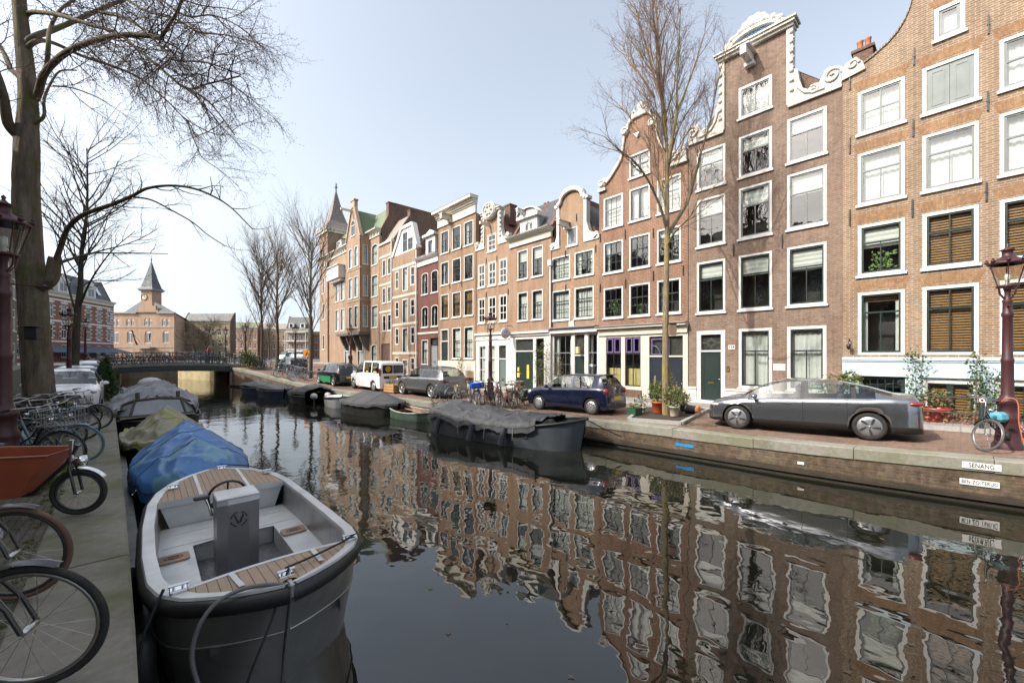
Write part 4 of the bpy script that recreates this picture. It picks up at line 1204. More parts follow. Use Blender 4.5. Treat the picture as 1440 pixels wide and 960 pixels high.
row_windows(F, root, hb, [(655, 667)], (655, 521, 541), [dict(cols=1, top=None, fw=.05, sill=0, inner='dark')])
mb = MB(); mb.plate([(u0 - .01, -.2), (u1 + .01, -.2), (u1 + .01, F.z(636, 507)), (u0 - .01, F.z(636, 507))], hb, lambda u, z, w: F(u, z, w - .05), .3); mb.build('plinth', cream, root)
bodybox(F, root, u0, u1, zc0, 10, BR_P, ('flat',), lead)
for k in (.34, .66):
 for z in (zc0 - 2.2, zc0 - 5): anchor(F, root, u0 + (u1 - u0) * k, z, .4)
# ---- narrow maroon house
F = RFac(18.03)
u0, u1 = F.c(587.5), F.c(616.5) - .006
root = thing('canal_house', 'low narrow maroon brick house with a white cornice and one dormer', 'house', F((u0 + u1) / 2, 0, 0), group='canal houses on the sunny bank')
zc0, zc1 = F.z(587.5, 376.5), F.z(587.5, 365)
holes = []
cH = [(593, 602), (606.5, 616)]
hh = dict(sash=dark_green, frame=white, fw=.06, cols=2, rows=1, top=.4, rise=.18, inner='side:1')
row_windows(F, root, holes, cH, (593, 385, 415), [hh, dict(hh, inner='dark')])
row_windows(F, root, holes, cH, (593, 431.7, 460.5), [hh, hh])
row_windows(F, root, holes, cH[:1], (593, 478, 512), [dict(hh, inner='grey', rise=0)])
row_windows(F, root, holes, [(605.5, 616)], (605.5, 475, 522), [dict(kind='door', trans=.2, fw=.05, leaf=lead, frame=black_paint)])
facade(F, root, [(u0, -.1), (u1, -.1), (u1, zc0), (u0, zc0)], holes, BR_H)
cornice(F, root, u0, u1, zc0, zc1, white, .4, .6)
mb = MB(); zz_ = F.z(593, 470); F.box(mb, u0, u1, zz_, zz_ + .16, -.06, .02); mb.build('string_course', cream, root)
mb = MB(); F.box(mb, F.c(603), u1, .0, .9, -1.1, -.02); mb.build('front_steps', paint('dark_stone', (.07, .07, .075), .7), root)
mb = MB(); mb.tube([F(F.c(603), .9, -1.1), F(F.c(603), 1.9, -1.1), F(u1, 1.9, -1.1), F(u1, .9, -1.1)], .025, 5); mb.tube([F(F.c(603), 1.4, -1.1), F(u1, 1.4, -1.1)], .02, 5); mb.build('step_railing', black_paint, root)
du0, du1 = F.c(598), F.c(611)
dz0, dz1 = zc1, F.z(600, 334)
mb = MB(); mb.plate(rect(du0, du1, dz0, dz1), [rect(du0 + .35, du1 - .35, dz0 + .2, dz1 - .3)], lambda u, z, w: F(u, z, w + .05), .2)
F.box(mb, du0 - .2, du1 + .2, dz1 + .001, dz1 + .2, -.2, .3)
mb.poly([F(du0 - .2, dz1 + .2, .0), F(du1 + .2, dz1 + .2, .0), F((du0 + du1) / 2, dz1 + .6, .0)])
dm = mb.build('dormer', white, root)
mb = MB(); F.box(mb, du0 + .05, du1 - .05, dz0, dz1, .26, 2.5); mb.build('dormer_side', MATS['zinc'], dm)
window(F, dm, du0 + .35, du1 - .35, dz0 + .2, dz1 - .3, sash=dark_green, cols=2, top=None, inner='dark', fd=.06, sill=0, fw=.05)
bodybox(F, root, u0, u1, zc1 - .1, 9, BR_P, ('mansard', zc1 + 2.9, 2.4), roof_grey)
# ---- warehouse with white timber gable
F = RFac(18.0)
u0, u1 = F.c(552), F.c(587.5) - .006
root = thing('canal_house', 'rose brick warehouse with stone bands, central loading doors and a white timber gable', 'house', F((u0 + u1) / 2, 0, 0), group='canal houses on the sunny bank')
ze = F.z(570, 355); zt = F.z(572, 318)
holes = []
rows = ((375, 403), (420, 445), (459, 485), (502, 522))
for (a, b) in rows:
 row_windows(F, root, holes, [(555.5, 560.5), (577, 583)], (577, a, b - 1), [dict(sash=white, cols=1, rows=1, top=.45, fw=.08, inner='dark', sill=0)] * 2)
for (a, b) in ((376, 410), (421, 455), (461, 496), (505, 526)):
 row_windows(F, root, holes, [(565.8, 573.5)], (565.8, a, b), [dict(sash=dark_green, cols=1, rows=1, top=.2, fw=.1, inner='grey', sill=0)])
s0, s1 = F.c(565.5), F.c(579.5)
facade(F, root, [(u0, -.1), (u1, -.1), (u1, ze), (u0, ze)], holes, BR_I)
mb = MB()
gpoly = [(u0 + .1, ze + .01), (u1 - .05, ze + .01), (s1 + .1, zt), (s0 - .1, zt)]
hg = [rect(s0 + .1, s0 + 1.0, ze + .1, zt - .5), rect(s0 + 1.1, s1 + .1, ze + .1, zt - 1.2)]
mb.plate(gpoly, hg, lambda u, z, w: F(u, z, w + .02), .3)
gb = mb.build('timber_gable', white, root)
for h in hg: window(F, gb, h[0][0], h[1][0], h[0][1], h[2][1], sash=sash_grey, frame=grey_paint, cols=1, top=.4, inner='dark', fw=.05, fd=.03, sill=0)
mb = MB()
for (p, q) in ((gpoly[1], gpoly[2]), (gpoly[2], gpoly[3]), (gpoly[3], gpoly[0])): mb.beam(F(p[0], p[1], .12), F(q[0], q[1], .12), .45, .3)
mb.build('gable_board', white, root)
mb = MB()
for yv in (373, 415, 456, 498):
 z = F.z(577, yv); F.box(mb, u0, u1, z, z + .22, -.025, .02)
mb.build('stone_band', cream, root)
mb = MB(); mb.tube([F(u1 - .1, ze, -.1), F(u1 - .1, .1, -.1)], .06, 8); F.box(mb, u1 - .25, u1 + .05, ze - .1, ze + .3, -.22, 0); mb.build('drainpipe', white, root)
bodybox(F, root, u0, u1, ze, 9, BR_P, ('mansard', 13.4, 1.4), roof_grey)
# ---- plain brick house beside it
F = RFac(18.02)
u0, u1 = F.c(533.5), F.c(552) - .006
root = thing('canal_house', 'narrow plain brick house with paired small windows under a grey mansard roof', 'house', F((u0 + u1) / 2, 0, 0), group='canal houses on the sunny bank')
ze = F.z(545, 342)
holes = []
for (a, b) in ((366, 389), (405, 427), (443, 466)):
 row_windows(F, root, holes, [(537.8, 542.6), (545, 550)], (537.8, a, b), [dict(sash=sash_grey, cols=1, top=.4, fw=.09, inner='dark', sill=.06)] * 2)
row_windows(F, root, holes, [(536, 549)], (536, 482, 524), [dict(kind='door', leaves=2, trans=0, fw=.1, slot=False, frame=BR_I, leaf=paint('brown_door', (.10, .06, .045), .5))])
facade(F, root, [(u0, -.1), (u1, -.1), (u1, ze), (u0, ze)], holes, BR_I)
mb = MB(); F.box(mb, u0, u1, ze - .001, ze + .2, -.15, .2)
for yv in (363, 402, 440): z = F.z(537.8, yv); F.box(mb, u0, u1, z, z + .2, -.025, .02)
mb.build('stone_band', cream, root)
bodybox(F, root, u0, u1, ze, 9, BR_P, ('mansard', 16.5, 2.0), roof_grey, chim=[(u1 - .25, 2.2, 13, 16.9, .29)])
mb = MB(); mb.tube([F(u1 - .05, ze, -.1), F(u1 - .05, .1, -.1)], .06, 8); mb.build('drainpipe', white, root)
# ---- the large corner building with bay window and turret
F = RFac(18.0)
u0, u1 = F.c(450), F.c(533.5) - .01
root = thing('corner_building', 'large orange brick corner building with a corbelled bay, green roof and pointed turret', 'building', F((u0 + u1) / 2, 0, 0))
BR_K = brick('brick_corner', (0.297, 0.174, 0.113), (0.257, 0.142, 0.094), (0.44, 0.34, 0.27), var=0.2)
ze = F.z(527, 334)
holes = []
kk = dict(sash=sash_grey, fw=.07, cols=1, rows=1, top=.4, rise=.3, inner='grey')
ks = dict(kk, rise=0)
row_windows(F, root, holes, [(522.5, 531)], (522.5, 345, 374), [kk])
row_windows(F, root, holes, [(522.5, 531)], (522.5, 388, 418), [ks])
row_windows(F, root, holes, [(522.5, 531)], (522.5, 430, 461), [ks])
row_windows(F, root, holes, [(522, 530)], (522, 484, 516), [dict(kk, sash=black_paint)])
b1 = F.c(520)
bl = -47.0
for (a, b) in ((383, 399), (410, 436), (444, 470)):
 row_windows(F, root, holes, [(458.5, 463.5)], (458.5, a - 6 if a == 383 else a, b), [ks])
row_windows(F, root, holes, [(457, 462)], (457, 486, 515), [dict(kk, sash=black_paint)])
for (a, b) in ((484, 494), (502, 513)):
 row_windows(F, root, holes, [(a, b)], (484, 481, 516), [dict(rise=.55, sash=white, cols=2, top=.35, inner='full', fw=.08)])
for (a, b) in ((398, 425), (436, 466)):
 row_windows(F, root, holes, [(471.5, 476.5), (479, 484.5)], (471.5, a, b), [ks, ks])
facade(F, root, [(u0, -.1), (u1, -.1), (u1, ze), (u0, ze)], holes, BR_K)
cornice(F, root, u0, u1, ze + .01, ze + .75, cream, .5, .5, brackets=26)
# bay
FB = RFac(17.0)
ba, bb = bl, b1
bz0, bz1 = F.z(507, 468), FB.z(507, 330)
zpk = FB.z(497, 292)
hb = []
bay = [(490, 495.5), (498, 503.5)]
row_windows(FB, root, hb, bay, (490, 351, 379), [kk, kk])
row_windows(FB, root, hb, bay, (490, 392, 421), [ks, ks])
row_windows(FB, root, hb, bay, (490, 432, 462), [ks, ks])
umid = (ba + bb) / 2
hb.append(rect(umid - .75, umid + .55, bz1 + .3, bz1 + 2.1, .5))
window(FB, root, umid - .75, umid + .55, bz1 + .3, bz1 + 2.1, rise=.5, sash=white, cols=2, top=.3, inner='dark', fw=.06)
mb = MB()
mb.plate([(ba, bz0), (bb, bz0), (bb, bz1), (umid + .45, zpk), (umid - .45, zpk), (ba, bz1)], hb, lambda u, z, w: FB(u, z, w), .3)
bw = mb.build('bay', BR_K, root)
FS = Fac(FB(bb + .006, 0, 0), (1, 0, 0))           # the shaded flank of the bay
hs = [rect(.24, .78, FB.z(490, 379) + .1, FB.z(490, 351) - .05, .25), rect(.24, .78, FB.z(490, 421) + .1, FB.z(490, 392) - .05), rect(.24, .78, FB.z(490, 462) + .1, FB.z(490, 432) - .05)]
mb = MB(); mb.plate([(0, bz0), (1.0, bz0), (1.0, bz1), (0, bz1)], hs, lambda u, z, w: FS(u, z, w), .2); mb.build('bay_flank', BR_K, bw)
for h in hs: window(FS, bw, h[0][0], h[1][0], h[0][1], max(p[1] for p in h), sash=sash_grey, cols=1, top=.4, inner='grey', fw=.06, sill=.05)
mb = MB()
for yv in (383, 426):
 z = FB.z(490, yv); FB.box(mb, ba, bb, z, z + .12, -.05, .02); FS.box(mb, 0, 1, z, z + .12, -.05, .02)
mb.beam(FB(bb, bz1 - .1, .05), FB(umid + .45, zpk - .05, .05), .35, .22); mb.beam(FB(ba, bz1 - .1, .05), FB(umid - .45, zpk - .05, .05), .35, .22)
mb.build('gable_trim', MATS.get('brown_stone') or paint('brown_stone', (.34, .25, .18), .7), bw); mb = MB()
FB.box(mb, umid - .5, umid + .5, zpk, zpk + .7, -.08, .3); FB.box(mb, umid - .6, umid + .6, zpk + .701, zpk + .85, -.15, .35)
mb.build('gable_cap', MATS['brown_stone'], bw)
mb = MB(); mb.quad(FB(umid, zpk - .2, .3), FB(bb, bz1, .3), FB(bb, bz1, 3), FB(umid, zpk - .2, 3)); mb.quad(FB(umid, zpk - .2, .3), FB(ba, bz1, .3), FB(ba, bz1, 3), FB(umid, zpk - .2, 3)); mb.build('bay_roof', roof_green, bw)
beam_hoist(FB, bw, umid - .2, zpk - .3, 1.3, .16, cream, False)
mb = MB()      # corbel under the bay
dks = paint('dark_stone_trim', (.10, .095, .085), .6)
FB.box(mb, ba - 2.6, bb + .1, bz0 - .3, bz0 - .002, -.25, 1.0)
for k in (0.02, .33, .66, .96):
 u = ba - 2.2 + (bb - ba + 2.1) * k
 for i in range(6): FB.box(mb, u - .13, u + .13, bz0 - .3 - .28 * (i + 1), bz0 - .3 - .28 * i - .002, .02 + .9 * (i / 6) ** 1.5, 1.0)
mb.build('corbel', dks, bw)
mb = MB()      # white oriel beside the bay
ob0, ob1 = F.c(468), F.c(485); oz0, oz1 = F.z(468, 397), F.z(468, 381)
F.box(mb, ob0, ob1, oz0, oz1, -.8, 0); F.box(mb, ob0 - .1, ob1 + .1, oz1, oz1 + .12, -.95, 0); F.box(mb, ob0 + .2, ob1 - .2, oz0 - .3, oz0, -.5, 0)
for i in range(8): F.box(mb, ob0 + .1 + (ob1 - ob0 - .2) * i / 8, ob0 + .25 + (ob1 - ob0 - .2) * i / 8, oz0 + .2, oz1 - .2, -.83, -.8)
mb.build('balcony', white, root)
bodybox(F, root, u0, u1, ze + .3, 10, BR_P, ('mansard', 18.2, 1.6), roof_green, chim=[(u1 - .25, 1.3, 14, 18.3, .29)])
du = F.c(473)
mb = MB(); F.box(mb, du - .9, du + .9, ze + .7, ze + 2.2, .3, 2); mb.poly([F(du - 1.1, ze + 2.2, .2), F(du + 1.1, ze + 2.2, .2), F(du + 1.1, ze + 2.6, 1.8), F(du - 1.1, ze + 2.6, 1.8)])
dm = mb.build('dormer', white, root)
window(F, dm, du - .5, du + .5, ze + .9, ze + 2.0, sash=sash_grey, cols=2, top=None, inner='dark', fd=.24, fw=.06)
# turret
tx, ty, th_, tz = 19.4, 57.6, 1.62, 18.5
FT = RFac(tx - th_)
tw = [rect(-ty - .45, -ty + .45, z, z + h, .25) for z, h in ((3.0, 2.0), (7.0, 2.2), (10.5, 2.2), (14.0, 2.4))]
mb = MB(); mb.plate(rect(-ty - th_, -ty + th_, -.1, tz), tw, lambda u, z, w: FT(u, z, w), .3); mb.box(tx - th_ + .31, tx + th_, ty + th_ - .02, ty + th_, -.1, tz); mb.box(tx - th_ + .31, tx + th_, ty - th_, ty - th_ + .02, -.1, tz); mb.quad((tx + th_, ty - th_, 0), (tx + th_, ty + th_, 0), (tx + th_, ty + th_, tz), (tx + th_, ty - th_, tz))
tr = mb.build('turret', BR_K, root)
mb = MB(); mb.box(tx - th_ - .2, tx + th_ + .2, ty - th_ - .2, ty + th_ + .2, tz, tz + .35); mb.box(tx - th_ - .32, tx + th_ + .32, ty - th_ - .32, ty + th_ + .32, tz + .351, tz + .6); mb.build('turret_cornice', cream, tr)
mb = MB()
prof = [(th_ + .4, 0), (th_ + .1, .35), (1.15, 1.2), (.72, 2.6), (.38, 4.2), (.12, 5.4)]
mb.lathe([(r * 1.38, z) for (r, z) in prof], 4, (tx, ty, tz + .6), a0=pi / 4, sm=False)
mb.build('spire', paint('spire_slate', (.20, .165, .155), .75, var=.3, scale=4), tr)
mb = MB(); mb.lathe([(.17, 0), (.12, .3), (.1, .7), (.25, .85), (.1, 1.0), (.14, 1.2), (.02, 1.5)], 8, (tx, ty, tz + 5.95)); mb.build('finial', lead, tr)
for h in tw: window(FT, tr, h[0][0], h[1][0], h[0][1], max(p[1] for p in h), rise=.25, sash=sash_grey, cols=1, top=.4, inner='grey', fw=.08)
# ------------------------------------------------------------ vehicles
def car_paint(name, c, metal=0.5, rough=0.32, flake=0.0):
 return paint(name, c, rough, metal, var=flake, scale=2.0, coat=0.8)
car_glass = glass('car_glass', (0.66, 0.71, 0.69), 1.8, 0.0)
rubber = paint('tyre_rubber', (0.022, 0.021, 0.02), 0.8, var=0.3, scale=12)
trim_black = paint('black_plastic', (0.025, 0.025, 0.027), 0.5, var=0.15)
rim_silver = paint('alloy_silver', (0.55, 0.55, 0.56), 0.35, 0.8, var=0.1)
rim_grey = paint('alloy_grey', (0.30, 0.31, 0.33), 0.4, 0.7, var=0.1)
lamp_red = paint('tail_lamp_red', (0.20, 0.012, 0.015), 0.12, var=0.1, coat=.6)
lamp_clear = paint('head_lamp', (0.55, 0.57, 0.58), 0.12, 0.4, var=0.2, scale=14, coat=.8)
plate_yellow = paint('plate_yellow', (0.80, 0.50, 0.03), 0.45, var=0.05)
chrome = paint('chrome', (0.7, 0.7, 0.7), 0.12, 1.0, var=0.03)
seat_grey = paint('seat_cloth', (0.06, 0.06, 0.065), 0.9, var=.2)
def tab(t):
 def f(x): return interp(t, x)
 return f
def wheel(R, w, style='alloy', n=5, rim=0.66, mat=None):
 """axis along y, outer face at +y"""
 mb = MB(); r0 = R * rim
 mb.lathe([(r0, -w / 2), (R - .02, -w / 2), (R, -w / 2 + .03), (R, w / 2 - .03), (R - .02, w / 2), (r0 + .02, w / 2 + .004), (r0, w / 2 - .01)], 40, axis='y')
 wh = mb.build('wheel', rubber)
 mat = mat or rim_silver
 mb = MB()
 if style == 'aero':
  mb.lathe([(r0, w / 2 - .01), (r0 * .97, w / 2 + .002), (r0 * .6, w / 2 + .012), (.05, w / 2 + .016), (0, w / 2 + .016)], 40, axis='y')
  for k in range(n):
   a = 2 * pi * k / n + .3
   def q(r, da): return (r * cos(a + da), w / 2 + .021, r * sin(a + da))
   mb.add([q(r0 * .24, -.10), q(r0 * .55, -.28), q(r0 * .86, -.24), q(r0 * .90, -.02), q(r0 * .60, .10), q(r0 * .26, .34)], [(5, 4, 3, 2, 1, 0)], 1)
 elif style == 'cap':
  mb.lathe([(r0, w / 2 - .01), (r0 * .95, w / 2 + .004), (r0 * .5, w / 2 + .015), (0, w / 2 + .018)], 36, axis='y')
  for k in range(n):
   a = 2 * pi * k / n
   def q(r, da): return (r * cos(a + da), w / 2 + .019, r * sin(a + da))
   mb.add([q(r0 * .55, -.1), q(r0 * .84, -.13), q(r0 * .84, .13), q(r0 * .55, .1)], [(3, 2, 1, 0)], 1)
 else:
  mb.lathe([(r0, w / 2 - .005), (r0 * .93, w / 2 + .003), (r0 * .88, w / 2 - .03)], 36, axis='y')
  mb.lathe([(r0 * .93, w / 2 - .05), (0, w / 2 - .05)], 24, axis='y', mi=1)
  for k in range(n):
   a = 2 * pi * k / n + .2
   for da in ((-.16, .16) if style == 'twin' else (0,)):
    b = .05 if style == 'twin' else .1
    P = [(r * cos(a + s_ * b2 + da * t), y_, r * sin(a + s_ * b2 + da * t)) for (r, t, b2, y_) in ((.05, .3, .5, w / 2 - .005), (r0 * .91, 1, b, w / 2 - .004)) for s_ in (-1, 1)]
    Q = [(p[0], p[1] - .03, p[2]) for p in P]
    mb.hexa([Q[0], Q[1], Q[3], Q[2], P[0], P[1], P[3], P[2]])
  mb.lathe([(.07, w / 2 - .02), (.07, w / 2 + .004), (0, w / 2 + .006)], 16, axis='y')
 mb.build('rim', [mat, trim_black], wh)
 mb = MB(); mb.lathe([(.03, 0), (.03, .012), (0, .014)], 12, (0, w / 2 + .014 if style in ('aero', 'cap') else w / 2 + .006, 0), axis='y'); mb.build('hub_cap', rim_grey, wh)
 return wh
class Loft: pass
def car_shape(top, belt, hw, hwt, zb, axles, Rarch, xr, xf, step=.045, zc=.33):
 xs = []
 n = int((xf - xr) / step)
 xs = [xr + (xf - xr) * i / n for i in range(n + 1)]
 for t in (xr, xf):
  s_ = 1 if t == xr else -1
  xs += [t + s_ * d for d in (.006, .015, .03)]
 for a in axles:
  xs += [a - Rarch + .001, a + Rarch - .001, a - Rarch * .97, a + Rarch * .97]
 xs = sorted(set(round(x, 4) for x in xs))
 L = Loft(); L.xs = xs; L.rings = []
 for x in xs:
  zt, H = top(x), hw(x)
  zl = min(belt(x), zt - .02)
  b = zb(x) if callable(zb) else zb
  b = min(b, zl - .06)
  g = max(0, min(1, (zt - zl - .04) / .28)); g = g * g * (3 - 2 * g)
  T = hwt(x)
  ring = [(H * .80, b), (H * .955, b + .015), (H * .99, b + (zl - b) * .22), (H, b + (zl - b) * .58), (H * .992, zl - (zl - b) * .14), (H * .962, zl)]
  y6 = H * .945 * (1 - g) + H * .925 * g * 1.0; z6 = zl + (zt - zl) * (.25 * (1 - g)) + .02 * g
  y7 = H * .86 * (1 - g) + (T + .035) * g; z7 = zl + (zt - zl) * (.55 * (1 - g)) + g * (zt - zl - .075)
  y8 = H * .66 * (1 - g) + (T * .90) * g; z8 = zl + (zt - zl) * (.85 * (1 - g)) + g * (zt - zl - .022)
  ring += [(y6, z6), (y7, z7), (y8, z8), (T * .5 if g > .5 else H * .36, zt - .004), (0, zt)]
  for a in axles:
   d = x - a
   if abs(d) < Rarch:
    za = zc + sqrt(Rarch * Rarch - d * d)
    ring = [(y, max(z, min(za, zl - .03))) for (y, z) in ring]
  L.rings.append(ring)
 return L
def loft_faces(L, keep, side=(1, -1), off=0.0, mb=None, mi=0):
 mb = mb or MB()
 nr = len(L.rings[0])
 for s in side:
  vs = []
  for x, r in zip(L.xs, L.rings):
   for k, (y, z) in enumerate(r):
    if off:
     k0, k1 = max(k - 1, 0), min(k + 1, nr - 1)
     t = Vector((r[k1][0] - r[k0][0], r[k1][1] - r[k0][1], 0))
     nn = Vector((t.y, -t.x, 0))
     if nn.length > 1e-6: nn.normalize()
     vs.append((x, s * (y + nn.x * off), z + nn.y * off))
    else: vs.append((x, s * y, z))
  fs = []
  for i in range(len(L.xs) - 1):
   xm = (L.xs[i] + L.xs[i + 1]) / 2
   for k in range(nr - 1):
    if keep(xm, k, (L.rings[i][k][1] + L.rings[i][k + 1][1]) / 2):
     q = (i * nr + k, (i + 1) * nr + k, (i + 1) * nr + k + 1, i * nr + k + 1)
     fs.append(q[::-1] if s > 0 else q)
  used = sorted(set(j for f in fs for j in f)); mp = {j: n for n, j in enumerate(used)}
  mb.add([vs[j] for j in used], [tuple(mp[j] for j in f) for f in fs], mi, True)
 return mb
def car(name, label, spec, body, group=None):
 S = spec
 root = thing(name, label, 'car' if 'van' not in name else 'van', group=group)
 axl = (S['wb'] / 2, -S['wb'] / 2)
 top, belt, hw, hwt = tab(S['top']), tab(S['belt']), tab(S['hw']), tab(S['hwt'])
 L = car_shape(top, belt, hw, hwt, S.get('zb', .2), axl, S['R'] + .055, S['xr'], S['xf'], zc=S['R'])
 wsx = S['ws']; rwx = S['rw']
 def isglass(x, k):
  if k in (6,) and any(a < x < b for (a, b) in S['side']): return 'side'
  if k in (7, 8, 9) and wsx[0] < x < wsx[1]: return 'front'
  if k in (7, 8, 9) and rwx and rwx[0] < x < rwx[1]: return 'rear'
  return None
 def ispillar(x, k): return k == 6 and S['side'][0][0] - .02 < x < S['side'][-1][1] + .02 and not isglass(x, k)
 cl = S.get('clad', None)
 mb = loft_faces(L, lambda x, k, z: k > 0 and not isglass(x, k) and not ispillar(x, k) and not (cl and z < cl))
 for xi in (0, -1):                     # end caps
  r = L.rings[xi]; x = L.xs[xi]
  P = [(x, y, z) for (y, z) in r] + [(x, -y, z) for (y, z) in r[-2::-1]]
  mb.add(P, [tuple(range(len(P))) if xi == 0 else tuple(range(len(P)))[::-1]])
 bo = mb.build('body', body, root)
 mb = loft_faces(L, lambda x, k, z: k == 0 or (cl and z < cl and k < 6));
 hwm = S['hwmax']
 mb.box(S['xr'] + .25, S['xf'] - .25, -hwm * .72, hwm * .72, .19, .62)
 mb.build('underbody', trim_black, root)
 mb = loft_faces(L, ispillar_k(ispillar)); mb.build('pillar', S.get('pillar', trim_black) or body, bo)
 for nm, key in (('side_window', 'side'), ('windscreen', 'front'), ('rear_window', 'rear')):
  for sd in (((1,), (-1,)) if key == 'side' else ((1, -1),)):
   mb = loft_faces(L, lambda x, k, z, key=key: isglass(x, k) == key, side=sd)
   if mb.f: mb.build(nm, car_glass, root)
 # cabin
 mb = MB(); zb_ = belt(0) - .22
 x0, x1 = S['side'][0][0] - .05, wsx[1] - .1
 mb.box(x0, x1, -hwm * .82, hwm * .82, zb_ - .1, zb_)
 mb.box(x1 - .45, x1, -hwm * .8, hwm * .8, zb_, zb_ + .2)
 for sx in (S['seat'], S['seat'] - .95):
  for sy in (-.36, .36):
   mb.bbox(sx - .12, sx + .02, sy - .24, sy + .24, zb_, zb_ + .38, .04); mb.bbox(sx - .12, sx - .03, sy - .12, sy + .12, zb_ + .40, zb_ + .56, .03)
 mb.tube([(S['seat'] + .55 + .05 * sin(a), .36 + .18 * cos(a), zb_ + .25 + .17 * sin(a)) for a in [2 * pi * i / 14 for i in range(14)]], .015, 5, closed=True)
 mb.build('interior', seat_grey, root)
 # doors: seams, handles; side trim
 mb = MB()
 for x in S['seams']:
  for s in (1, -1):
   i = min(range(len(L.xs)), key=lambda j: abs(L.xs[j] - x)); r = L.rings[i]
   mb.tube([(L.xs[i], s * (y + .001), z) for (y, z) in r[1:6]], .006, 4)
 mb.build('door_seam', trim_black, bo)
 for x in S['handles']:
  for s in (1, -1):
   mb = MB(); z = belt(x) - .11; y = hw(x) * .99
   mb.bbox(x - .10, x + .10, s * y - .022, s * y + .022, z - .016, z + .016, .008)
   mb.build('door_handle', S.get('handle', body), root)
 for s in (1, -1):
  mb = MB(); x = S['mirror']; z = belt(x) + .06; y = hw(x) * .96
  mb.ball((x, s * (y + .13), z + .04), .1, 12, sc=(.75, 1.1, .72)); mb.beam((x, s * (y - .02), z - .02), (x, s * (y + .1), z + .01), .06, .03)
  mb.build('wing_mirror', S.get('mirror_mat', body), root)
 for nm, m, P in (('head_light', lamp_clear, S['head']), ('tail_light', lamp_red, S['tail'])):
  for s in (1, -1):
   mb = MB(); mb.ball((P[0], s * P[1], P[2]), 1, 16, sc=P[3:]); mb.build(nm, m, root)
 for nm, m, fn, of in S['patches'](top, belt):
  for s in (1, -1):
   mb = loft_faces(L, fn, side=(s,), off=of)
   if mb.f: mb.build(nm, m, root)
 for (nm, m, f) in S.get('extras', []):
  mb = MB(); f(mb); mb.build(nm, m, root)
 w0 = wheel(S['R'], S.get('ww', .2), S['wheel'], S.get('nsp', 5), S.get('rim', .68), S.get('rimmat'))
 first = True
 for ax in axl:
  for s in (1, -1):
   w = w0 if first else copy_tree(w0)
   first = False
   w.parent = root
   w.location = (ax, s * (hwm - S.get('ww', .2) / 2 - .035), S['R'])
   w.rotation_euler = (0, 0.4 * ax, 0 if s > 0 else pi)
 return root
def ispillar_k(f): return lambda x, k, z: f(x, k)
def plate(mb, x, z, w=.5, h=.11, y=0): mb.box(min(x, x + .012), max(x, x + .012), y - w / 2, y + w / 2, z - h / 2, z + h / 2)
def park(root, X, Y, d, near='left', track=.80, z=None, zf=None):
 """X, Y: midpoint of the near-side tyre contacts; d: heading"""
 d = Vector((d[0], d[1], 0)).normalized(); left = Vector((-d.y, d.x, 0))
 c = Vector((X, Y, 0)) - left * track * (1 if near == 'left' else -1)
 zf = zf or rq_z
 pitch = atan2(zf(Y + 1 * (1 if d.y > 0 else -1)) - zf(Y - 1 * (1 if d.y > 0 else -1)), 2)
 root.location = (c.x, c.y, (zf(c.y) + .012) if z is None else z)
 root.rotation_euler = (0, -pitch, atan2(d.y, d.x))
def tail(z0, z1, xa, xb, k0=3, k1=6, m=None, name='tail_light'): return (name, m or lamp_red, lambda x, k, z: xa < x < xb and k0 <= k <= k1 and z0 < z < z1, .006)
saloon = dict(head=(1.98, .72, .665, .2, .09, .055), tail=(-2.24, .74, .915, .17, .115, .06), wb=2.875, R=.335, xr=-2.42, xf=2.28, hwmax=.925, zb=.19,
 top=[(-2.42, .60), (-2.40, .86), (-2.36, 1.0), (-2.28, 1.09), (-2.2, 1.10), (-1.95, 1.12), (-1.45, 1.275), (-.9, 1.40), (-.4, 1.452), (0, 1.462), (.35, 1.435), (.75, 1.315), (1.1, 1.13), (1.34, .985), (1.7, .905), (2.05, .80), (2.2, .70), (2.26, .60), (2.28, .50)],
 belt=[(-2.42, .55), (-2.36, .93), (-2.2, .985), (-1.6, .99), (-.5, .955), (.6, .905), (1.3, .845), (1.9, .74), (2.2, .60), (2.28, .45)],
 hw=[(-2.42, .50), (-2.39, .62), (-2.32, .74), (-2.15, .845), (-1.9, .905), (-1.4, .925), (0, .922), (1.4, .92), (1.8, .875), (2.1, .76), (2.22, .62), (2.28, .45)],
 hwt=[(-2.2, .70), (-1.6, .58), (-.9, .56), (.2, .58), (1.1, .70)],
 ws=(.42, 1.26), rw=(-1.86, -.95), side=[(-1.55, -1.18), (-1.13, -.18), (-.08, 1.12)], seat=.1, seams=(-1.0, -.13, 1.06), handles=(-.78, .25), mirror=.98,
 wheel='aero', nsp=5, rim=.72, rimmat=rim_grey, ww=.23, seat2=1,
 clad=.30, patches=lambda top, belt: [('chrome_strip', chrome, lambda x, k, z: k == 5 and -1.5 < x < 1.15, .004)],
 extras=[('number_plate', plate_yellow, lambda mb: plate(mb, -2.437, .78))])
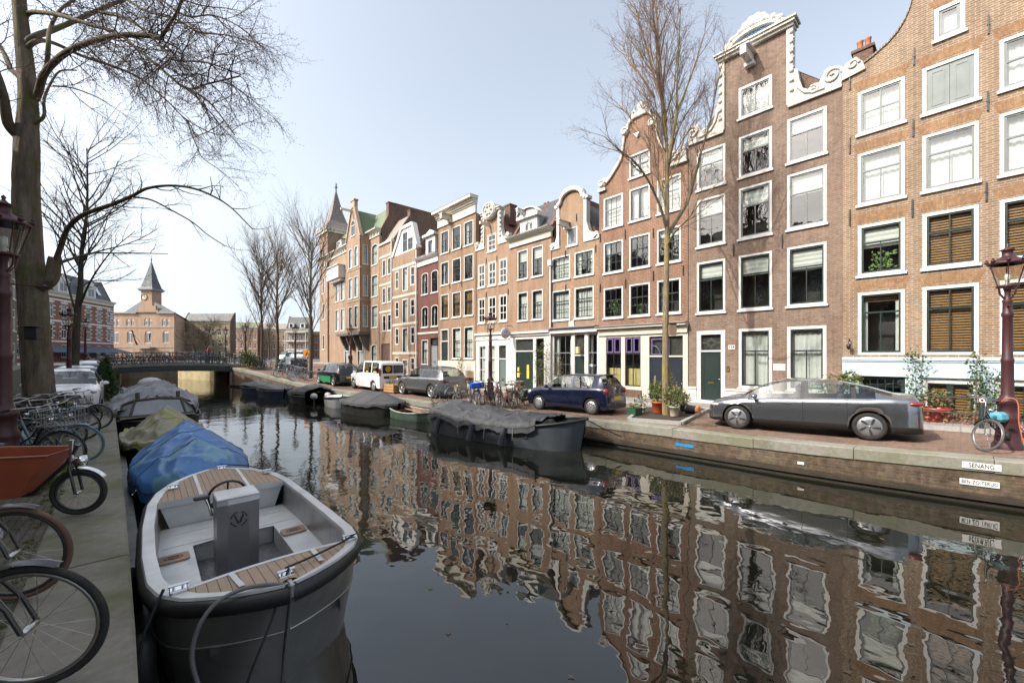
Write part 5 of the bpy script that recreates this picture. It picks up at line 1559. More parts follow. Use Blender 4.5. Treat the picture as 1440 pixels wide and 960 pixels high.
hatch3 = dict(wb=2.46, R=.295, xr=-1.88, xf=2.03, hwmax=.825, zb=.2,
 top=[(-1.88, .5), (-1.87, .72), (-1.80, .80), (-1.79, .98), (-1.74, 1.06), (-1.62, 1.25), (-1.50, 1.40), (-1.42, 1.435), (-1.0, 1.468), (-.3, 1.472), (.1, 1.44), (.5, 1.30), (.85, 1.10), (1.03, .99), (1.3, .955), (1.7, .87), (1.92, .74), (2.0, .62), (2.03, .48)],
 belt=[(-1.88, .46), (-1.79, .92), (-1.5, .97), (-.4, .945), (.5, .90), (1.0, .86), (1.6, .77), (1.95, .58), (2.03, .42)],
 hw=[(-1.88, .66), (-1.82, .74), (-1.6, .80), (-1.2, .825), (0, .825), (1.2, .82), (1.6, .78), (1.88, .66), (2.03, .42)],
 hwt=[(-1.75, .62), (-1.4, .53), (-.2, .55), (.9, .66)],
 ws=(.12, 1.0), rw=(-1.72, -1.49), side=[(-1.24, -.50), (-.40, .86)], seat=-.1, seams=(-.45, .86), handles=(-.26,), mirror=.72,
 wheel='cap', nsp=9, rim=.68, pillar=None, ww=.18,
 patches=lambda top, belt: [], head=(1.78, .60, .70, .14, .10, .10), tail=(-1.77, .66, .84, .10, .12, .13),
 extras=[('number_plate', plate_yellow, lambda mb: plate(mb, -1.893, .60, .48)), ('spoiler', trim_black, lambda mb: mb.bbox(-1.6, -1.42, -.5, .5, 1.425, 1.45, .01)), ('badge', chrome, lambda mb: mb.lathe([(.05, 0), (.05, -.012), (0, -.014)], 14, (-1.80, 0, .93), axis='x'))])
hatch3['pillar'] = None
suv = dict(head=(2.0, .74, .83, .2, .1, .075), tail=(-2.2, .76, .97, .18, .12, .065), wb=2.77, R=.36, xr=-2.38, xf=2.26, hwmax=.935, zb=.24, clad=.42,
 top=[(-2.38, .6), (-2.37, .86), (-2.30, .95), (-2.29, 1.12), (-2.18, 1.26), (-2.02, 1.46), (-1.88, 1.555), (-1.5, 1.60), (-.6, 1.635), (.1, 1.62), (.45, 1.54), (.9, 1.30), (1.2, 1.12), (1.35, 1.07), (1.8, 1.01), (2.1, .92), (2.2, .80), (2.26, .58)],
 belt=[(-2.38, .56), (-2.29, 1.05), (-2.0, 1.08), (-.4, 1.05), (.6, 1.01), (1.3, .96), (1.9, .87), (2.18, .68), (2.26, .5)],
 hw=[(-2.38, .72), (-2.3, .82), (-2.0, .90), (-1.4, .935), (0, .93), (1.4, .93), (1.85, .88), (2.12, .76), (2.26, .5)],
 hwt=[(-2.2, .70), (-1.8, .60), (-.3, .62), (1.1, .74)],
 ws=(.42, 1.26), rw=(-2.26, -1.92), side=[(-1.75, -1.30), (-1.24, -.30), (-.20, 1.05)], seat=.0, seams=(-1.1, -.25, 1.02), handles=(-.9, .2), mirror=.95,
 wheel='twin', nsp=5, rim=.74, ww=.23,
 patches=lambda top, belt: [('roof_rail', trim_black, lambda x, k, z: k == 7 and -1.6 < x < .2, .03)],
 extras=[('number_plate', plate_yellow, lambda mb: plate(mb, -2.393, .66)), ('rear_bumper', rim_silver, lambda mb: mb.bbox(-2.40, -2.2, -.6, .6, .30, .40, .02)),
   ('grille', trim_black, lambda mb: (mb.bbox(2.20, 2.275, -.42, .42, .60, .74, .02), mb.bbox(2.20, 2.28, -.5, .5, .32, .46, .02))), ('front_plate', plate_yellow, lambda mb: plate(mb, 2.281, .52))])
vanspec = dict(wb=2.755, R=.315, xr=-2.15, xf=2.2, hwmax=.915, zb=.22,
 top=[(-2.15, .62), (-2.148, 1.0), (-2.14, 1.4), (-2.10, 1.72), (-2.03, 1.81), (-1.6, 1.845), (.1, 1.84), (.4, 1.79), (.75, 1.56), (1.1, 1.28), (1.28, 1.17), (1.7, 1.08), (2.02, .94), (2.15, .78), (2.2, .55)],
 belt=[(-2.15, .58), (-2.14, 1.08), (-1.9, 1.10), (0, 1.10), (1.2, 1.0), (1.7, .90), (2.1, .7), (2.2, .48)],
 hw=[(-2.15, .86), (-2.1, .89), (-1.7, .915), (1.3, .91), (1.75, .86), (2.05, .72), (2.2, .5)],
 hwt=[(-2.1, .76), (0, .74), (1.2, .78)],
 ws=(.35, 1.22), rw=None, side=[(-1.95, -1.1), (-1.0, -.05), (.08, 1.05)], seat=.1, seams=(-1.05, .02, 1.0), handles=(-.85, .2), mirror=.92,
 wheel='cap', nsp=7, rim=.66, ww=.2, pillar=None,
 patches=lambda top, belt: [], head=(1.95, .70, .80, .16, .10, .12), tail=(-2.10, .83, 1.18, .075, .075, .27),
 extras=[('number_plate', plate_yellow, lambda mb: plate(mb, -2.172, .88, .5, .11)),
   ('rear_window', paint('dark_van_glass', (.02, .02, .022), .08, var=0), lambda mb: (mb.bbox(-2.158, -2.14, -.68, -.02, 1.12, 1.62, .01), mb.bbox(-2.158, -2.14, .02, .68, 1.12, 1.62, .01))),
   ('plate_panel', trim_black, lambda mb: mb.bbox(-2.163, -2.14, -.6, .6, .80, .96, .01)),
   ('sticker', paint('amber_sticker', (.80, .50, .04), .5), lambda mb: (mb.lathe([(.16, 0), (.11, -.002), ], 24, (-2.161, .33, 1.38), axis='x'), mb.lathe([(.06, 0), (0, -.002)], 18, (-2.161, .33, 1.38), axis='x'), mb.box(-1.75, -1.35, .868, .872, 1.16, 1.24), mb.box(-.7, -.4, .868, .872, 1.16, 1.24)))])
ev = dict(suv, wb=2.77, R=.34, xr=-2.13, xf=2.13, hwmax=.905, zb=.2, clad=None,
 top=[(-2.13, .6), (-2.12, .85), (-2.05, 1.0), (-1.95, 1.16), (-1.78, 1.38), (-1.65, 1.48), (-1.2, 1.54), (-.4, 1.57), (.2, 1.55), (.5, 1.46), (.95, 1.22), (1.3, 1.02), (1.7, .93), (2.0, .8), (2.1, .66), (2.13, .5)],
 belt=[(-2.13, .56), (-2.05, .95), (-1.7, 1.02), (0, .99), (1.2, .92), (1.8, .8), (2.05, .6), (2.13, .44)],
 hw=[(-2.13, .68), (-2.05, .78), (-1.8, .86), (-1.4, .905), (1.4, .9), (1.8, .82), (2.02, .68), (2.13, .46)],
 hwt=[(-1.9, .62), (-1.6, .57), (0, .6), (1.2, .72)], ws=(.4, 1.22), rw=(-2.02, -1.70), side=[(-1.5, -1.15), (-1.08, -.2), (-.1, 1.05)],
 patches=lambda top, belt: [], head=(1.85, .68, .72, .2, .1, .08), tail=(-1.98, .72, .90, .16, .10, .07),
 extras=[('number_plate', plate_yellow, lambda mb: plate(mb, -2.143, .62))])
t = car('parked_car', 'dark grey metallic saloon with five-spoke aero wheels on the quay edge', saloon, car_paint('graphite_paint', (0.29, 0.305, 0.335), .9, .23))
park(t, 12.98, 2.92, (-.155, 1), z=rq_z(3) + .03)
t = car('parked_car', 'small dark navy blue three-door hatchback parked near the tree', hatch3, car_paint('navy_paint', (0.006, 0.010, 0.034), .3, .25))
park(t, 11.98, 10.25, (-.09, 1), track=.72)
t = car('parked_car', 'silver grey tall estate car parked behind the row of bicycles', suv, car_paint('steel_grey_paint', (0.22, 0.225, 0.235), .75, .3))
park(t, 11.05, 20.0, (-.09, 1))
t = car('parked_van', 'white delivery van with amber round stickers on its dark rear windows', vanspec, paint('white_car', (0.80, 0.80, 0.79), .35, var=.04, coat=.6))
park(t, 10.2, 25.2, (-.06, 1))
dark_car = car_paint('black_green_paint', (0.012, 0.014, 0.018), .3, .25)
t = car('parked_car', 'black hatchback with green sill stripe parked beyond the white van', dict(ev, patches=lambda top, belt: ev['patches'](top, belt) + [('green_stripe', paint('green_wrap', (.01, .22, .09), .4), lambda x, k, z: k <= 2 and -1.2 < x < 1.15 and z < .55 and k > 0, .006)]), dark_car)
park(t, 9.55, 30.3, (-.04, 1))
t = car('parked_car', 'small dark blue-black hatchback by the far bridge bicycles', dict(hatch3), dark_car)
park(t, 9.25, 41.2, (-.06, 1), track=.72)
whitep = MATS['white_car']
t = car('parked_car', 'white tall estate car facing us behind the big tree trunk', suv, whitep)
park(t, -1.42, 23.3, (0.03, -1), near='left', zf=lq_z)
w0_ = t
t = copy_tree(t); t['label'] = 'white estate car second in line behind the first on the shaded quay'
park(t, -1.75, 29.6, (0.03, -1), near='left', zf=lq_z)
t = car('parked_car', 'grey estate car parked farthest along the shaded quay', suv, MATS['steel_grey_paint'])
park(t, -2.0, 35.6, (0.03, -1), near='left', zf=lq_z)
for px_, Z_, h_, lb in ((421, 60, 70, 'white car crossing the square behind the slender trees'), (404, 66, 95, 'second white car farther across the square')):
 t = copy_tree(w0_); t['label'] = lb; q = at_d(px_, 500, Z_); t.location = (q.x, q.y, 1.22); t.rotation_euler = (0, 0, radians(h_))
from mathutils import noise as mnoise
# ------------------------------------------------------------ bicycles
frame_cols = {}
def enamel(n, c): return paint('bicycle_' + n, c, .35, var=.12, coat=.3)
bk_black, bk_blue, bk_lblue = enamel('black', (.016, .016, .018)), enamel('blue', (.015, .05, .11)), enamel('light_blue', (.14, .24, .29))
bk_white, bk_red, bk_green, bk_grey = enamel('white', (.42, .42, .40)), enamel('red', (.22, .025, .025)), enamel('green', (.03, .07, .045)), enamel('grey', (.22, .23, .24))
rim_al = paint('bicycle_rim', (.36, .36, .35), .35, .9, var=.15)
spoke_m = paint('spoke_steel', (.55, .55, .55), .3, 1.0, var=.1)
tyre_b = rubber
tyre_brown = paint('brown_tyre', (.13, .075, .055), .8, var=.2)
tyre_white = paint('pale_tyre', (.42, .40, .36), .8, var=.2)
tyre_blue = paint('blue_tyre', (.10, .19, .23), .8, var=.2)
sign_pale = paint('pale_stripe', (.6, .6, .6), .4, var=.1)
saddle_m = paint('saddle_leather', (.03, .022, .018), .55, var=.2)
basket_m = paint('wicker', (.25, .16, .08), .8, var=.3)
def bike_wheel(root, M, R=.345, tyre=None, rim=None, tr=.019, n=18, full=True):
 mb = MB(); mb.M = M
 k = 40 if full else 24
 ring = lambda r: [(r * cos(2 * pi * i / k), 0, r * sin(2 * pi * i / k)) for i in range(k)]
 mb.tube(ring(R - tr), tr, 8 if full else 5, closed=True)
 w = mb.build('wheel', tyre or tyre_b, root)
 mb = MB(); mb.M = M
 mb.tube(ring(R - 2 * tr - .008), .013, 6 if full else 4, closed=True); mb.build('rim', rim or rim_al, w)
 mb = MB(); mb.M = M
 for i in range(n):
  a = 2 * pi * i / n; b = a + (.5 if i % 2 else -.5)
  mb.tube([(.03 * cos(b), .025 * (1 if i % 4 < 2 else -1), .03 * sin(b)), ((R - 2 * tr - .01) * cos(a), 0, (R - 2 * tr - .01) * sin(a))], .0014 if full else .003, 3, cap=False)
 mb.lathe([(0, -.045), (.018, -.04), (.018, .04), (0, .045)], 8, axis='y')
 mb.build('spokes', spoke_m, w)
 return w
def bicycle(label, frame=None, tyre=None, steer=0.0, basket=None, rack=True, bars='swept', step=True, group=None, seat=None, R=.345, rim=None, guard=None, full=True, crate=False):
 frame = frame or bk_black
 root = thing('bicycle', label, 'bicycle', group=group)
 rh, fh, bb, st, ht, hb = V(-.54, 0, R), V(.56, 0, R), V(-.09, 0, .29), V(-.24, 0, .82), V(.30, 0, .93), V(.36, 0, .72)
 ax = (ht - hb).normalized()
 MF = Matrix.Translation(hb) @ Matrix.Rotation(steer, 4, ax) @ Matrix.Translation(-hb)
 n = 8 if full else 5
 bike_wheel(root, Matrix.Translation(rh), R, tyre, rim, full=full)
 bike_wheel(root, MF @ Matrix.Translation(fh), R, tyre, rim, full=full)
 mb = MB()
 mb.tube([bb, st], .016, n); mb.tube([ht, hb], .02, n)
 if step: mb.tube([hb + ax * .05, V(.22, 0, .50), V(.05, 0, .36), bb], .017, n); mb.tube([hb + ax * .12, V(.2, 0, .62), V(.0, 0, .46), V(-.14, 0, .48)], .013, n)
 else: mb.tube([hb + ax * .03, bb], .017, n); mb.tube([ht - ax * .03, st - V(0, 0, .03)], .016, n)
 for s in (-.055, .055):
  mb.tube([st - V(0, 0, .06), rh + V(0, s, 0)], .009, 6); mb.tube([bb, rh + V(0, s, 0)], .010, 6)
 mb.build('frame', frame, root)
 mb = MB(); mb.M = MF
 for s in (-.05, .05): mb.tube([hb, hb + V(.02, s, -.05), fh + V(-.05, s, .14), fh + V(0, s, 0)], .011, 6)
 mb.build('fork', frame, root)
 mb = MB(); mb.M = MF
 top = ht + ax * .14
 mb.tube([ht, top], .012, 6)
 for s in (-1, 1):
  if bars == 'swept': mb.tube([top, top + V(.05, s * .08, .02), top + V(.04, s * .22, .04), top + V(-.06, s * .28, .03), top + V(-.2, s * .29, 0)], .011, 6)
  else: mb.tube([top, top + V(.0, s * .3, .01)], .012, 6)
 hd = mb.build('handlebar', rim_al, root)
 for s in (-1, 1):
  mb = MB(); mb.M = MF
  a = top + (V(-.1, s * .288, .02) if bars == 'swept' else V(0, s * .2, .01)); b = top + (V(-.21, s * .29, 0) if bars == 'swept' else V(0, s * .31, .01))
  mb.tube([a, b], .017, 7)
  mb.build('grip', trim_black, hd)
 mb = MB()
 sp = V(-.27, 0, .95)
 mb.tube([st, sp], .012, 6)
 pr = [(-.15, .085), (-.12, .105), (-.04, .085), (.03, .035), (.12, .022), (.14, .01)]
 mb.grid([[(sp.x + x, -w_, sp.z + .01), (sp.x + x, -w_ * .6, sp.z + .05), (sp.x + x, w_ * .6, sp.z + .05), (sp.x + x, w_, sp.z + .01), (sp.x + x, 0, sp.z - .02), (sp.x + x, -w_, sp.z + .01)] for x, w_ in pr])
 mb.build('saddle', saddle_m, root)
 for c, M, a0, a1 in ((rh, Matrix.Identity(4), .1, 3.3), (fh, MF, 1.15, 2.8)):
  mb = MB(); mb.M = M; P = []
  for i in range(15):
   a = a0 + (a1 - a0) * i / 14; r = R + .018
   P.append([(c.x + r * cos(a), -.03, c.z + r * sin(a)), (c.x + (r + .012) * cos(a), 0, c.z + (r + .012) * sin(a)), (c.x + r * cos(a), .03, c.z + r * sin(a))])
  mb.grid(P); mb.build('mudguard', guard or frame, root)
 mb = MB(); mb.box(-.58, .02, .045, .075, .235, .355); mb.lathe([(.0, .04), (.09, .045), (.09, .08), (0, .082)], 16, (-.09, 0, .29), axis='y'); mb.build('chain_case', trim_black, root)
 for s, z in ((1, .17), (-1, -.17)):
  mb = MB(); mb.tube([(bb.x, s * .1, bb.z), (bb.x + .02, s * .1, bb.z + z)], .009, 5); mb.box(bb.x - .03, bb.x + .07, s * .1 + (0 if s > 0 else -.09), s * .1 + (.09 if s > 0 else 0), bb.z + z - .01, bb.z + z + .012)
  mb.build('pedal', trim_black, root)
 if rack:
  mb = MB(); z = 2 * R + .06
  for s in (-.07, 0, .07): mb.tube([(-.25, s * .6, z + .02), (-.45, s, z), (-.86, s, z)], .006, 5)
  mb.tube([(-.86, -.07, z), (-.86, .07, z)], .006, 5)
  for s in (-.07, .07): mb.tube([(-.8, s, z), (-.54, s, R)], .006, 5); mb.tube([(-.5, s, z), (-.54, s, R)], .006, 5)
  mb.build('rack', trim_black if frame is not bk_white else rim_al, root)
 mb = MB(); mb.M = MF; mb.lathe([(.0, .0), (.035, .01), (.045, .06), (0, .075)], 10, (.40, 0, .86), axis='x'); mb.build('headlight', chrome, root)
 if basket or crate:
  mb = MB(); mb.M = MF; x0, x1, w_, z0, z1 = .38, .78 if crate else .68, .24 if crate else .19, .80, 1.02
  nb = 7
  for z in (z0, (z0 + z1) / 2, z1): mb.tube([(x0, -w_, z), (x1, -w_, z), (x1, w_, z), (x0, w_, z)], .01 if crate else .008, 5, closed=True)
  for i in range(nb + 1):
   f = i / nb
   for (a, b) in (((x0, -w_), (x1, -w_)), ((x1, -w_), (x1, w_)), ((x1, w_), (x0, w_)), ((x0, w_), (x0, -w_))):
    x = a[0] + (b[0] - a[0]) * f; y = a[1] + (b[1] - a[1]) * f; mb.tube([(x, y, z0), (x, y, z1)], .006, 4, cap=False)
  if not crate: mb.box(x0, x1, -w_, w_, z0 - .005, z0 + .005)
  for i in range(6): mb.tube([(x0, -w_ + 2 * w_ * i / 5, z0), (x1, -w_ + 2 * w_ * i / 5, z0)], .006, 4, cap=False)
  mb.build('carrier' if crate else 'basket', basket or rim_al, root)
 return root
def stand(t, x, y, head, lean=.08, zf=None, z=None):
 """head: direction of travel in degrees from +X"""
 z = (zf(y) if zf else 0) if z is None else z
 t.location = (x, y, z)
 t.rotation_euler = (lean, 0, radians(head))
def front_at(t, P, head, lean, z, R=.345):
 """put the front hub over point P"""
 h = radians(head)
 stand(t, P[0] - .56 * cos(h), P[1] - .56 * sin(h), head, lean, z=z)
t = bicycle('black bicycle nearest the camera with a large front wheel and white rim stripe', bk_black, rim=rim_al, group='bicycles on the shaded quay')
for q in list(t.children):
 if q.name.startswith('wheel'):
  c = V(.56, 0, .345) if q.name.endswith('1') else V(-.54, 0, .345)
  for sy in (-1, 1):
   mb = MB(); mb.tube([c + V(.318 * cos(2 * pi * i / 40), sy * .0165, .318 * sin(2 * pi * i / 40)) for i in range(40)], .0035, 5, closed=True); mb.build('reflective_stripe', sign_pale, q)
front_at(t, (-.44, 3.32), -27, .10, lq_z(3.3) + .005)
t = bicycle('black bicycle with brown tyres just behind the nearest one', bk_black, tyre_brown, rim=paint('dark_rim', (.06, .06, .06), .4, .5), group='bicycles on the shaded quay'); front_at(t, (-.70, 4.62), -27, .06, lq_z(4.6) + .005)
t = bicycle('black bicycle with silver tube carrier above its front wheel', bk_black, basket=rim_al, crate=True, group='bicycles on the shaded quay'); front_at(t, (-1.0, 9.7), -28, .05, lq_z(9.7))
t = bicycle('bicycle with blue tyres and pale rims at the quay edge', bk_lblue, tyre_blue, rim=tyre_white, group='bicycles on the shaded quay'); front_at(t, (-.84, 10.6), -26, .12, lq_z(10.6))
specs = [('old black bicycle with swept silver handlebars before the tree', bk_black, None, -1.5, 11.6, -30), ('white framed bicycle leaning in the row before the tree', bk_white, None, -1.2, 12.4, -24),
         ('green framed bicycle in the row before the tree', bk_green, None, -1.6, 13.2, -33), ('black bicycle with wire basket in front of the white car', bk_black, rim_al, -1.1, 14.0, -22),
         ('grey bicycle leaning beside the tree trunk', bk_grey, None, -1.5, 15.0, -35), ('black bicycle with flat bars close to the white car bumper', bk_black, None, -1.0, 16.2, -20),
         ('dark blue bicycle behind the cargo box', bk_blue, None, -1.5, 8.7, -31), ('black step-through bicycle deep in the row beyond the carrier bicycle', bk_black, None, -1.9, 11.0, -27), ('black bicycle with worn saddle beside the maroon lamp foot', bk_black, None, -1.8, 12.7, -29), ('second black bicycle leaning by the tree trunk', bk_black, None, -2.0, 14.4, -31), ('dark green bicycle nearest the white car wheel', bk_green, None, -1.25, 17.3, -25)]
for i, (lb, fr, bs, x, y, h) in enumerate(specs):
 t = bicycle(lb, fr, basket=bs, bars='flat' if 'flat' in lb else 'swept', step=i % 2 == 0, group='bicycles on the shaded quay'); front_at(t, (x, y), h, .09 - .03 * (i % 3), lq_z(y))
# cargo bike
root = thing('cargo_bicycle', 'cargo bicycle with an open rust-red wooden box and small front wheel', 'cargo bike')
bike_wheel(root, Matrix.Translation((0, 0, .26)), .26, None, paint('dark_rim', (.06, .06, .06)), .025)
bike_wheel(root, Matrix.Translation((-1.95, 0, .34)), .34)
cargo_red = paint('cargo_box_red', (.30, .07, .03), .55, var=.2)
mb = MB()
def cp(x, y, z): return (x, y, z)
b0 = [(-1.2, -.24, .30), (-.42, -.18, .30), (-.42, .18, .30), (-1.2, .24, .30)]; t0 = [(-1.4, -.32, .78), (-.14, -.22, .74), (-.14, .22, .74), (-1.4, .32, .78)]
mb.add(b0 + t0, [(0, 3, 2, 1), (0, 1, 5, 4), (1, 2, 6, 5), (2, 3, 7, 6), (3, 0, 4, 7)])
ti = [(p[0] * .985 - .01, p[1] * .95, p[2] - .002) for p in t0]; bi = [(p[0], p[1] * .95, p[2] + .02) for p in b0]
mb.add(bi + ti, [(0, 1, 2, 3), (0, 4, 5, 1), (1, 5, 6, 2), (2, 6, 7, 3), (3, 7, 4, 0)])
mb.add(t0 + ti, [(i, (i + 1) % 4, 4 + (i + 1) % 4, 4 + i) for i in range(4)])
mb.build('cargo_box', cargo_red, root)
mb = MB(); mb.tube(t0, .012, 6, closed=True); mb.build('box_rim', paint('box_edge', (.42, .20, .12), .5), root)
mb = MB()
mb.tube([(0, 0, .80), (-.1, 0, .30 + .30), (-.4, 0, .28), (-1.2, 0, .27), (-1.5, 0, .3), (-1.55, 0, .85)], .022, 8); mb.tube([(-1.5, 0, .3), (-1.95, .06, .34)], .014, 6)
mb.tube([(-1.62, 0, .5), (-1.45, 0, 1.0)], .02, 8)
for s in (-.06, .06): mb.tube([(-.06, 0, .62), (-.05, s, .56), (0, s, .26)], .015, 6)
mb.build('frame', bk_black, root)
mb = MB()
for s in (-1, 1): mb.tube([(-1.42, 0, 1.05), (-1.42, s * .2, 1.1), (-1.55, s * .3, 1.08)], .012, 6)
mb.build('handlebar', rim_al, root)
mb = MB(); mb.bbox(-1.95, -1.68, -.09, .09, .95, 1.0, .02); mb.tube([(-1.8, 0, .95), (-1.6, 0, .5)], .014, 6); mb.build('saddle', saddle_m, root)
mb = MB(); mb.lathe([(0, 0), (.05, .01), (.06, .09), (0, .1)], 12, (-.02, 0, .62), axis='x'); mb.tube([(-.06, 0, .62), (-.05, 0, .86)], .025, 8); mb.build('headlight', chrome, root)
mb = MB(); P = []
for i in range(10):
 a = .6 + 1.7 * i / 9; P.append([(.285 * cos(a), -.035, .26 + .285 * sin(a)), (.285 * cos(a), .035, .26 + .285 * sin(a))])
mb.grid(P); mb.build('mudguard', chrome, root)
stand(root, -.56, 6.72, -24, .03, z=lq_z(6.7) + .005)
# middle row on the sunny bank
mids = [('light blue bicycle standing side on at the start of the row', bk_lblue, tyre_white, 10.55, 16.55, 200, 0, None), ('white bicycle second in the sunny row', bk_white, None, 10.9, 15.9, 242, .3, None),
  ('light blue bicycle with a bright blue crate on its front', bk_lblue, tyre_blue, 11.1, 14.9, 250, .2, paint('blue_crate', (.01, .09, .55), .5)), ('black bicycle with dark basket beside the middle lamp post', bk_black, None, 11.6, 14.4, 215, .2, trim_black),
  ('black upright bicycle squeezed behind the blue crate bicycle', bk_black, None, 11.7, 15.2, 232, .1, None), ('grey bicycle between the dark basket bicycle and the red one', bk_grey, None, 12.1, 14.3, 222, -.1, None), ('dark green bicycle behind the brown red one', bk_green, None, 12.5, 13.4, 210, .1, None), ('black bicycle with pale tyres just left of the navy car', bk_black, tyre_white, 11.3, 12.9, 205, 0, None),
  ('red bicycle leaning toward the middle lamp post', bk_red, None, 11.7, 13.8, 228, -.2, None), ('brown red bicycle in the sunny row next to the red one', bk_red, tyre_white, 12.0, 13.2, 20, .2, basket_m),
  ('green bicycle with panniers at the end of the row near the navy car', bk_green, tyre_brown, 11.9, 12.6, 195, 0, None)]
for lb, fr, ty, x, y, h, stt, bs in mids:
 t = bicycle(lb, fr, ty, steer=stt, basket=bs, crate='crate' in lb, group='bicycles on the sunny bank')
 if 'blue crate' in lb:
  mb = MB(); mb.bbox(.40, .76, -.22, .22, .81, 1.03, .02); mb.build('crate', bs, t)
 if 'panniers' in lb:
  mb = MB(); mb.bbox(-.85, -.48, .08, .22, .36, .70, .03); mb.bbox(-.85, -.48, -.22, -.08, .36, .70, .03); mb.build('pannier', paint('green_bag', (.03, .06, .035), .8), t)
 stand(t, x, y, h, .1, z=rq_z(y) + .01)
t = bicycle('bicycle with its wheel turned toward us beside the maroon lamp post', bk_black, paint('grey_tyre', (.10, .095, .09), .8), steer=radians(74), rim=rim_al, group=None)
mb = MB(); mb.bbox(-.12, .16, -.12, .12, .58, .80, .06); mb.build('saddle_bag', paint('turquoise_bag', (.10, .36, .46), .7, var=.2), t)
stand(t, 13.62, -.62, 146 + 0, .12, z=rq_z(-.5) + .02)
# simple distant bicycles (few pixels each)
def far_bike():
 mb = MB()
 for c in ((-.54, 0, .34), (.56, 0, .34)):
  mb.tube([(c[0] + .32 * cos(2 * pi * i / 16), 0, c[2] + .32 * sin(2 * pi * i / 16)) for i in range(16)], .022, 4, closed=True)
  for i in range(4): a = pi * i / 4; mb.tube([(c[0] + .3 * cos(a), 0, c[2] + .3 * sin(a)), (c[0] - .3 * cos(a), 0, c[2] - .3 * sin(a))], .004, 3, cap=False)
 for P in ([(-.09, 0, .29), (-.25, 0, .95)], [(.3, 0, 1.0), (.36, 0, .72), (.56, 0, .34)], [(.36, 0, .72), (-.09, 0, .29), (-.54, 0, .34), (-.24, 0, .8), (.32, 0, .85)]): mb.tube(P, .018, 4)
 mb.tube([(.12, -.29, 1.04), (.34, -.2, 1.1), (.32, 0, 1.06), (.34, .2, 1.1), (.12, .29, 1.04)], .014, 4)
 mb.box(-.40, -.14, -.07, .07, .96, 1.02); mb.box(-.88, -.45, -.07, .07, .72, .75)
 return mb
fb = {}
rnd = random.Random(11)
def far_copy(x, y, z, h, lb, grp):
 m = rnd.choice([bk_black, bk_black, bk_black, bk_grey, bk_blue, bk_green, bk_red, bk_lblue, bk_white])
 if m.name not in fb:
  o = far_bike().build('bicycle', m); fb[m.name] = o
 else:
  o = fb[m.name].copy(); COL.objects.link(o)
 tag(o, lb, 'bicycle', grp)
 o.location = (x, y, z); o.rotation_euler = (rnd.uniform(-.14, .14), 0, radians(h))
for i in range(34):
 x = -2.6 + 9.2 * i / 33 + rnd.uniform(-.1, .1)
 far_copy(x, by0 + .55 + rnd.uniform(0, .25), deck_z(x), rnd.choice([0, 180]) + rnd.uniform(-25, 25), 'parked bicycle in the dense row along the bridge railing', 'bicycles along the bridge railing')
for i in range(16):
 y = 33.6 + i * .62 + rnd.uniform(-.2, .2)
 if 38.7 < y < 43.2: continue
 far_copy(rq_x(y) + .9 + rnd.uniform(-.2, .3), y, rq_z(y) + .02, 180 + rnd.uniform(-40, 40), 'parked bicycle between the slender trees on the far sunny quay', 'bicycles between the far trees')
for i in range(9):
 y = 43.4 + i * .45
 far_copy(rq_x(y) + 1.6 + rnd.uniform(-.2, .5), y, rq_z(y) + .02, rnd.uniform(0, 360), 'parked bicycle heaped near the bridge end of the sunny quay', 'bicycles heaped by the bridge end')
for i in range(6):
 y = 37 + i * 1.4
 far_copy(lq_x(y) - .9, y, lq_z(y) + .02, -20 + rnd.uniform(-20, 20), 'parked bicycle on the far shaded quay before the bridge', 'bicycles on the far shaded quay')
# ------------------------------------------------------------ boats
alu = paint('boat_aluminium', (.42, .42, .41), .36, .85, var=.25, scale=2.2)
alu_l = paint('boat_aluminium_light', (.60, .60, .585), .45, .25, var=.22, scale=2)
alu_d = paint('brushed_console', (.30, .30, .31), .32, .85, var=.08, scale=1.2)
hull_dark = paint('hull_rubber', (.018, .018, .018), .5, var=.25)
rope_m = paint('black_rope', (.02, .02, .021), .8)
def teak_mat():
 m, nt, bs = new_mat('teak_deck')
 v = objvec(nt); sx = nt.nodes.new('ShaderNodeSeparateXYZ'); nt.links.new(v, sx.inputs[0])
 f = mth(nt, 'FRACT', mth(nt, 'MULTIPLY', sx.outputs[0], 1 / .075))
 ln = ramp(nt, f, [(0.0, 0.12), (0.06, 0.12), (0.10, 1.0), (1.0, 1.0)])
 n = noise(nt, v, 14, 5)
 col = mixc(nt, 1.0, mixc(nt, n, (.40, .30, .21), (.27, .19, .13)), ln, 'MULTIPLY')
 nt.links.new(col, bs.inputs['Base Color']); bs.inputs['Roughness'].default_value = .75
 return m
teak = teak_mat()
def hull(root, L, bw, zg, m, zb=-1.05, N=40, flare=.72, name='hull', close=True, mi_split=None):
 rows = []
 for i in range(N + 1):
  t = i / N; w = bw(t); z = zg(t)
  y = L * t
  rk = .25 * max(0, 1 - t / .12)            # raked stem
  prof = [(1.0, 1.0), (.985, .8), (.95, .55), (.88, .3), (flare, 0)]
  pts = [(s_ * w, y + rk * (1 - q) , zb + (z - zb) * q) for s_, q in prof]
  rows.append(pts)
 mb = MB()
 mb.grid(rows, 0, True); mb.grid([[(-p[0], p[1], p[2]) for p in r] for r in rows], 0, True, True)
 e = rows[-1]; mb.add(e + [(-p[0], p[1], p[2]) for p in e[::-1]], [tuple(range(10))])
 return mb.build(name, m, root)
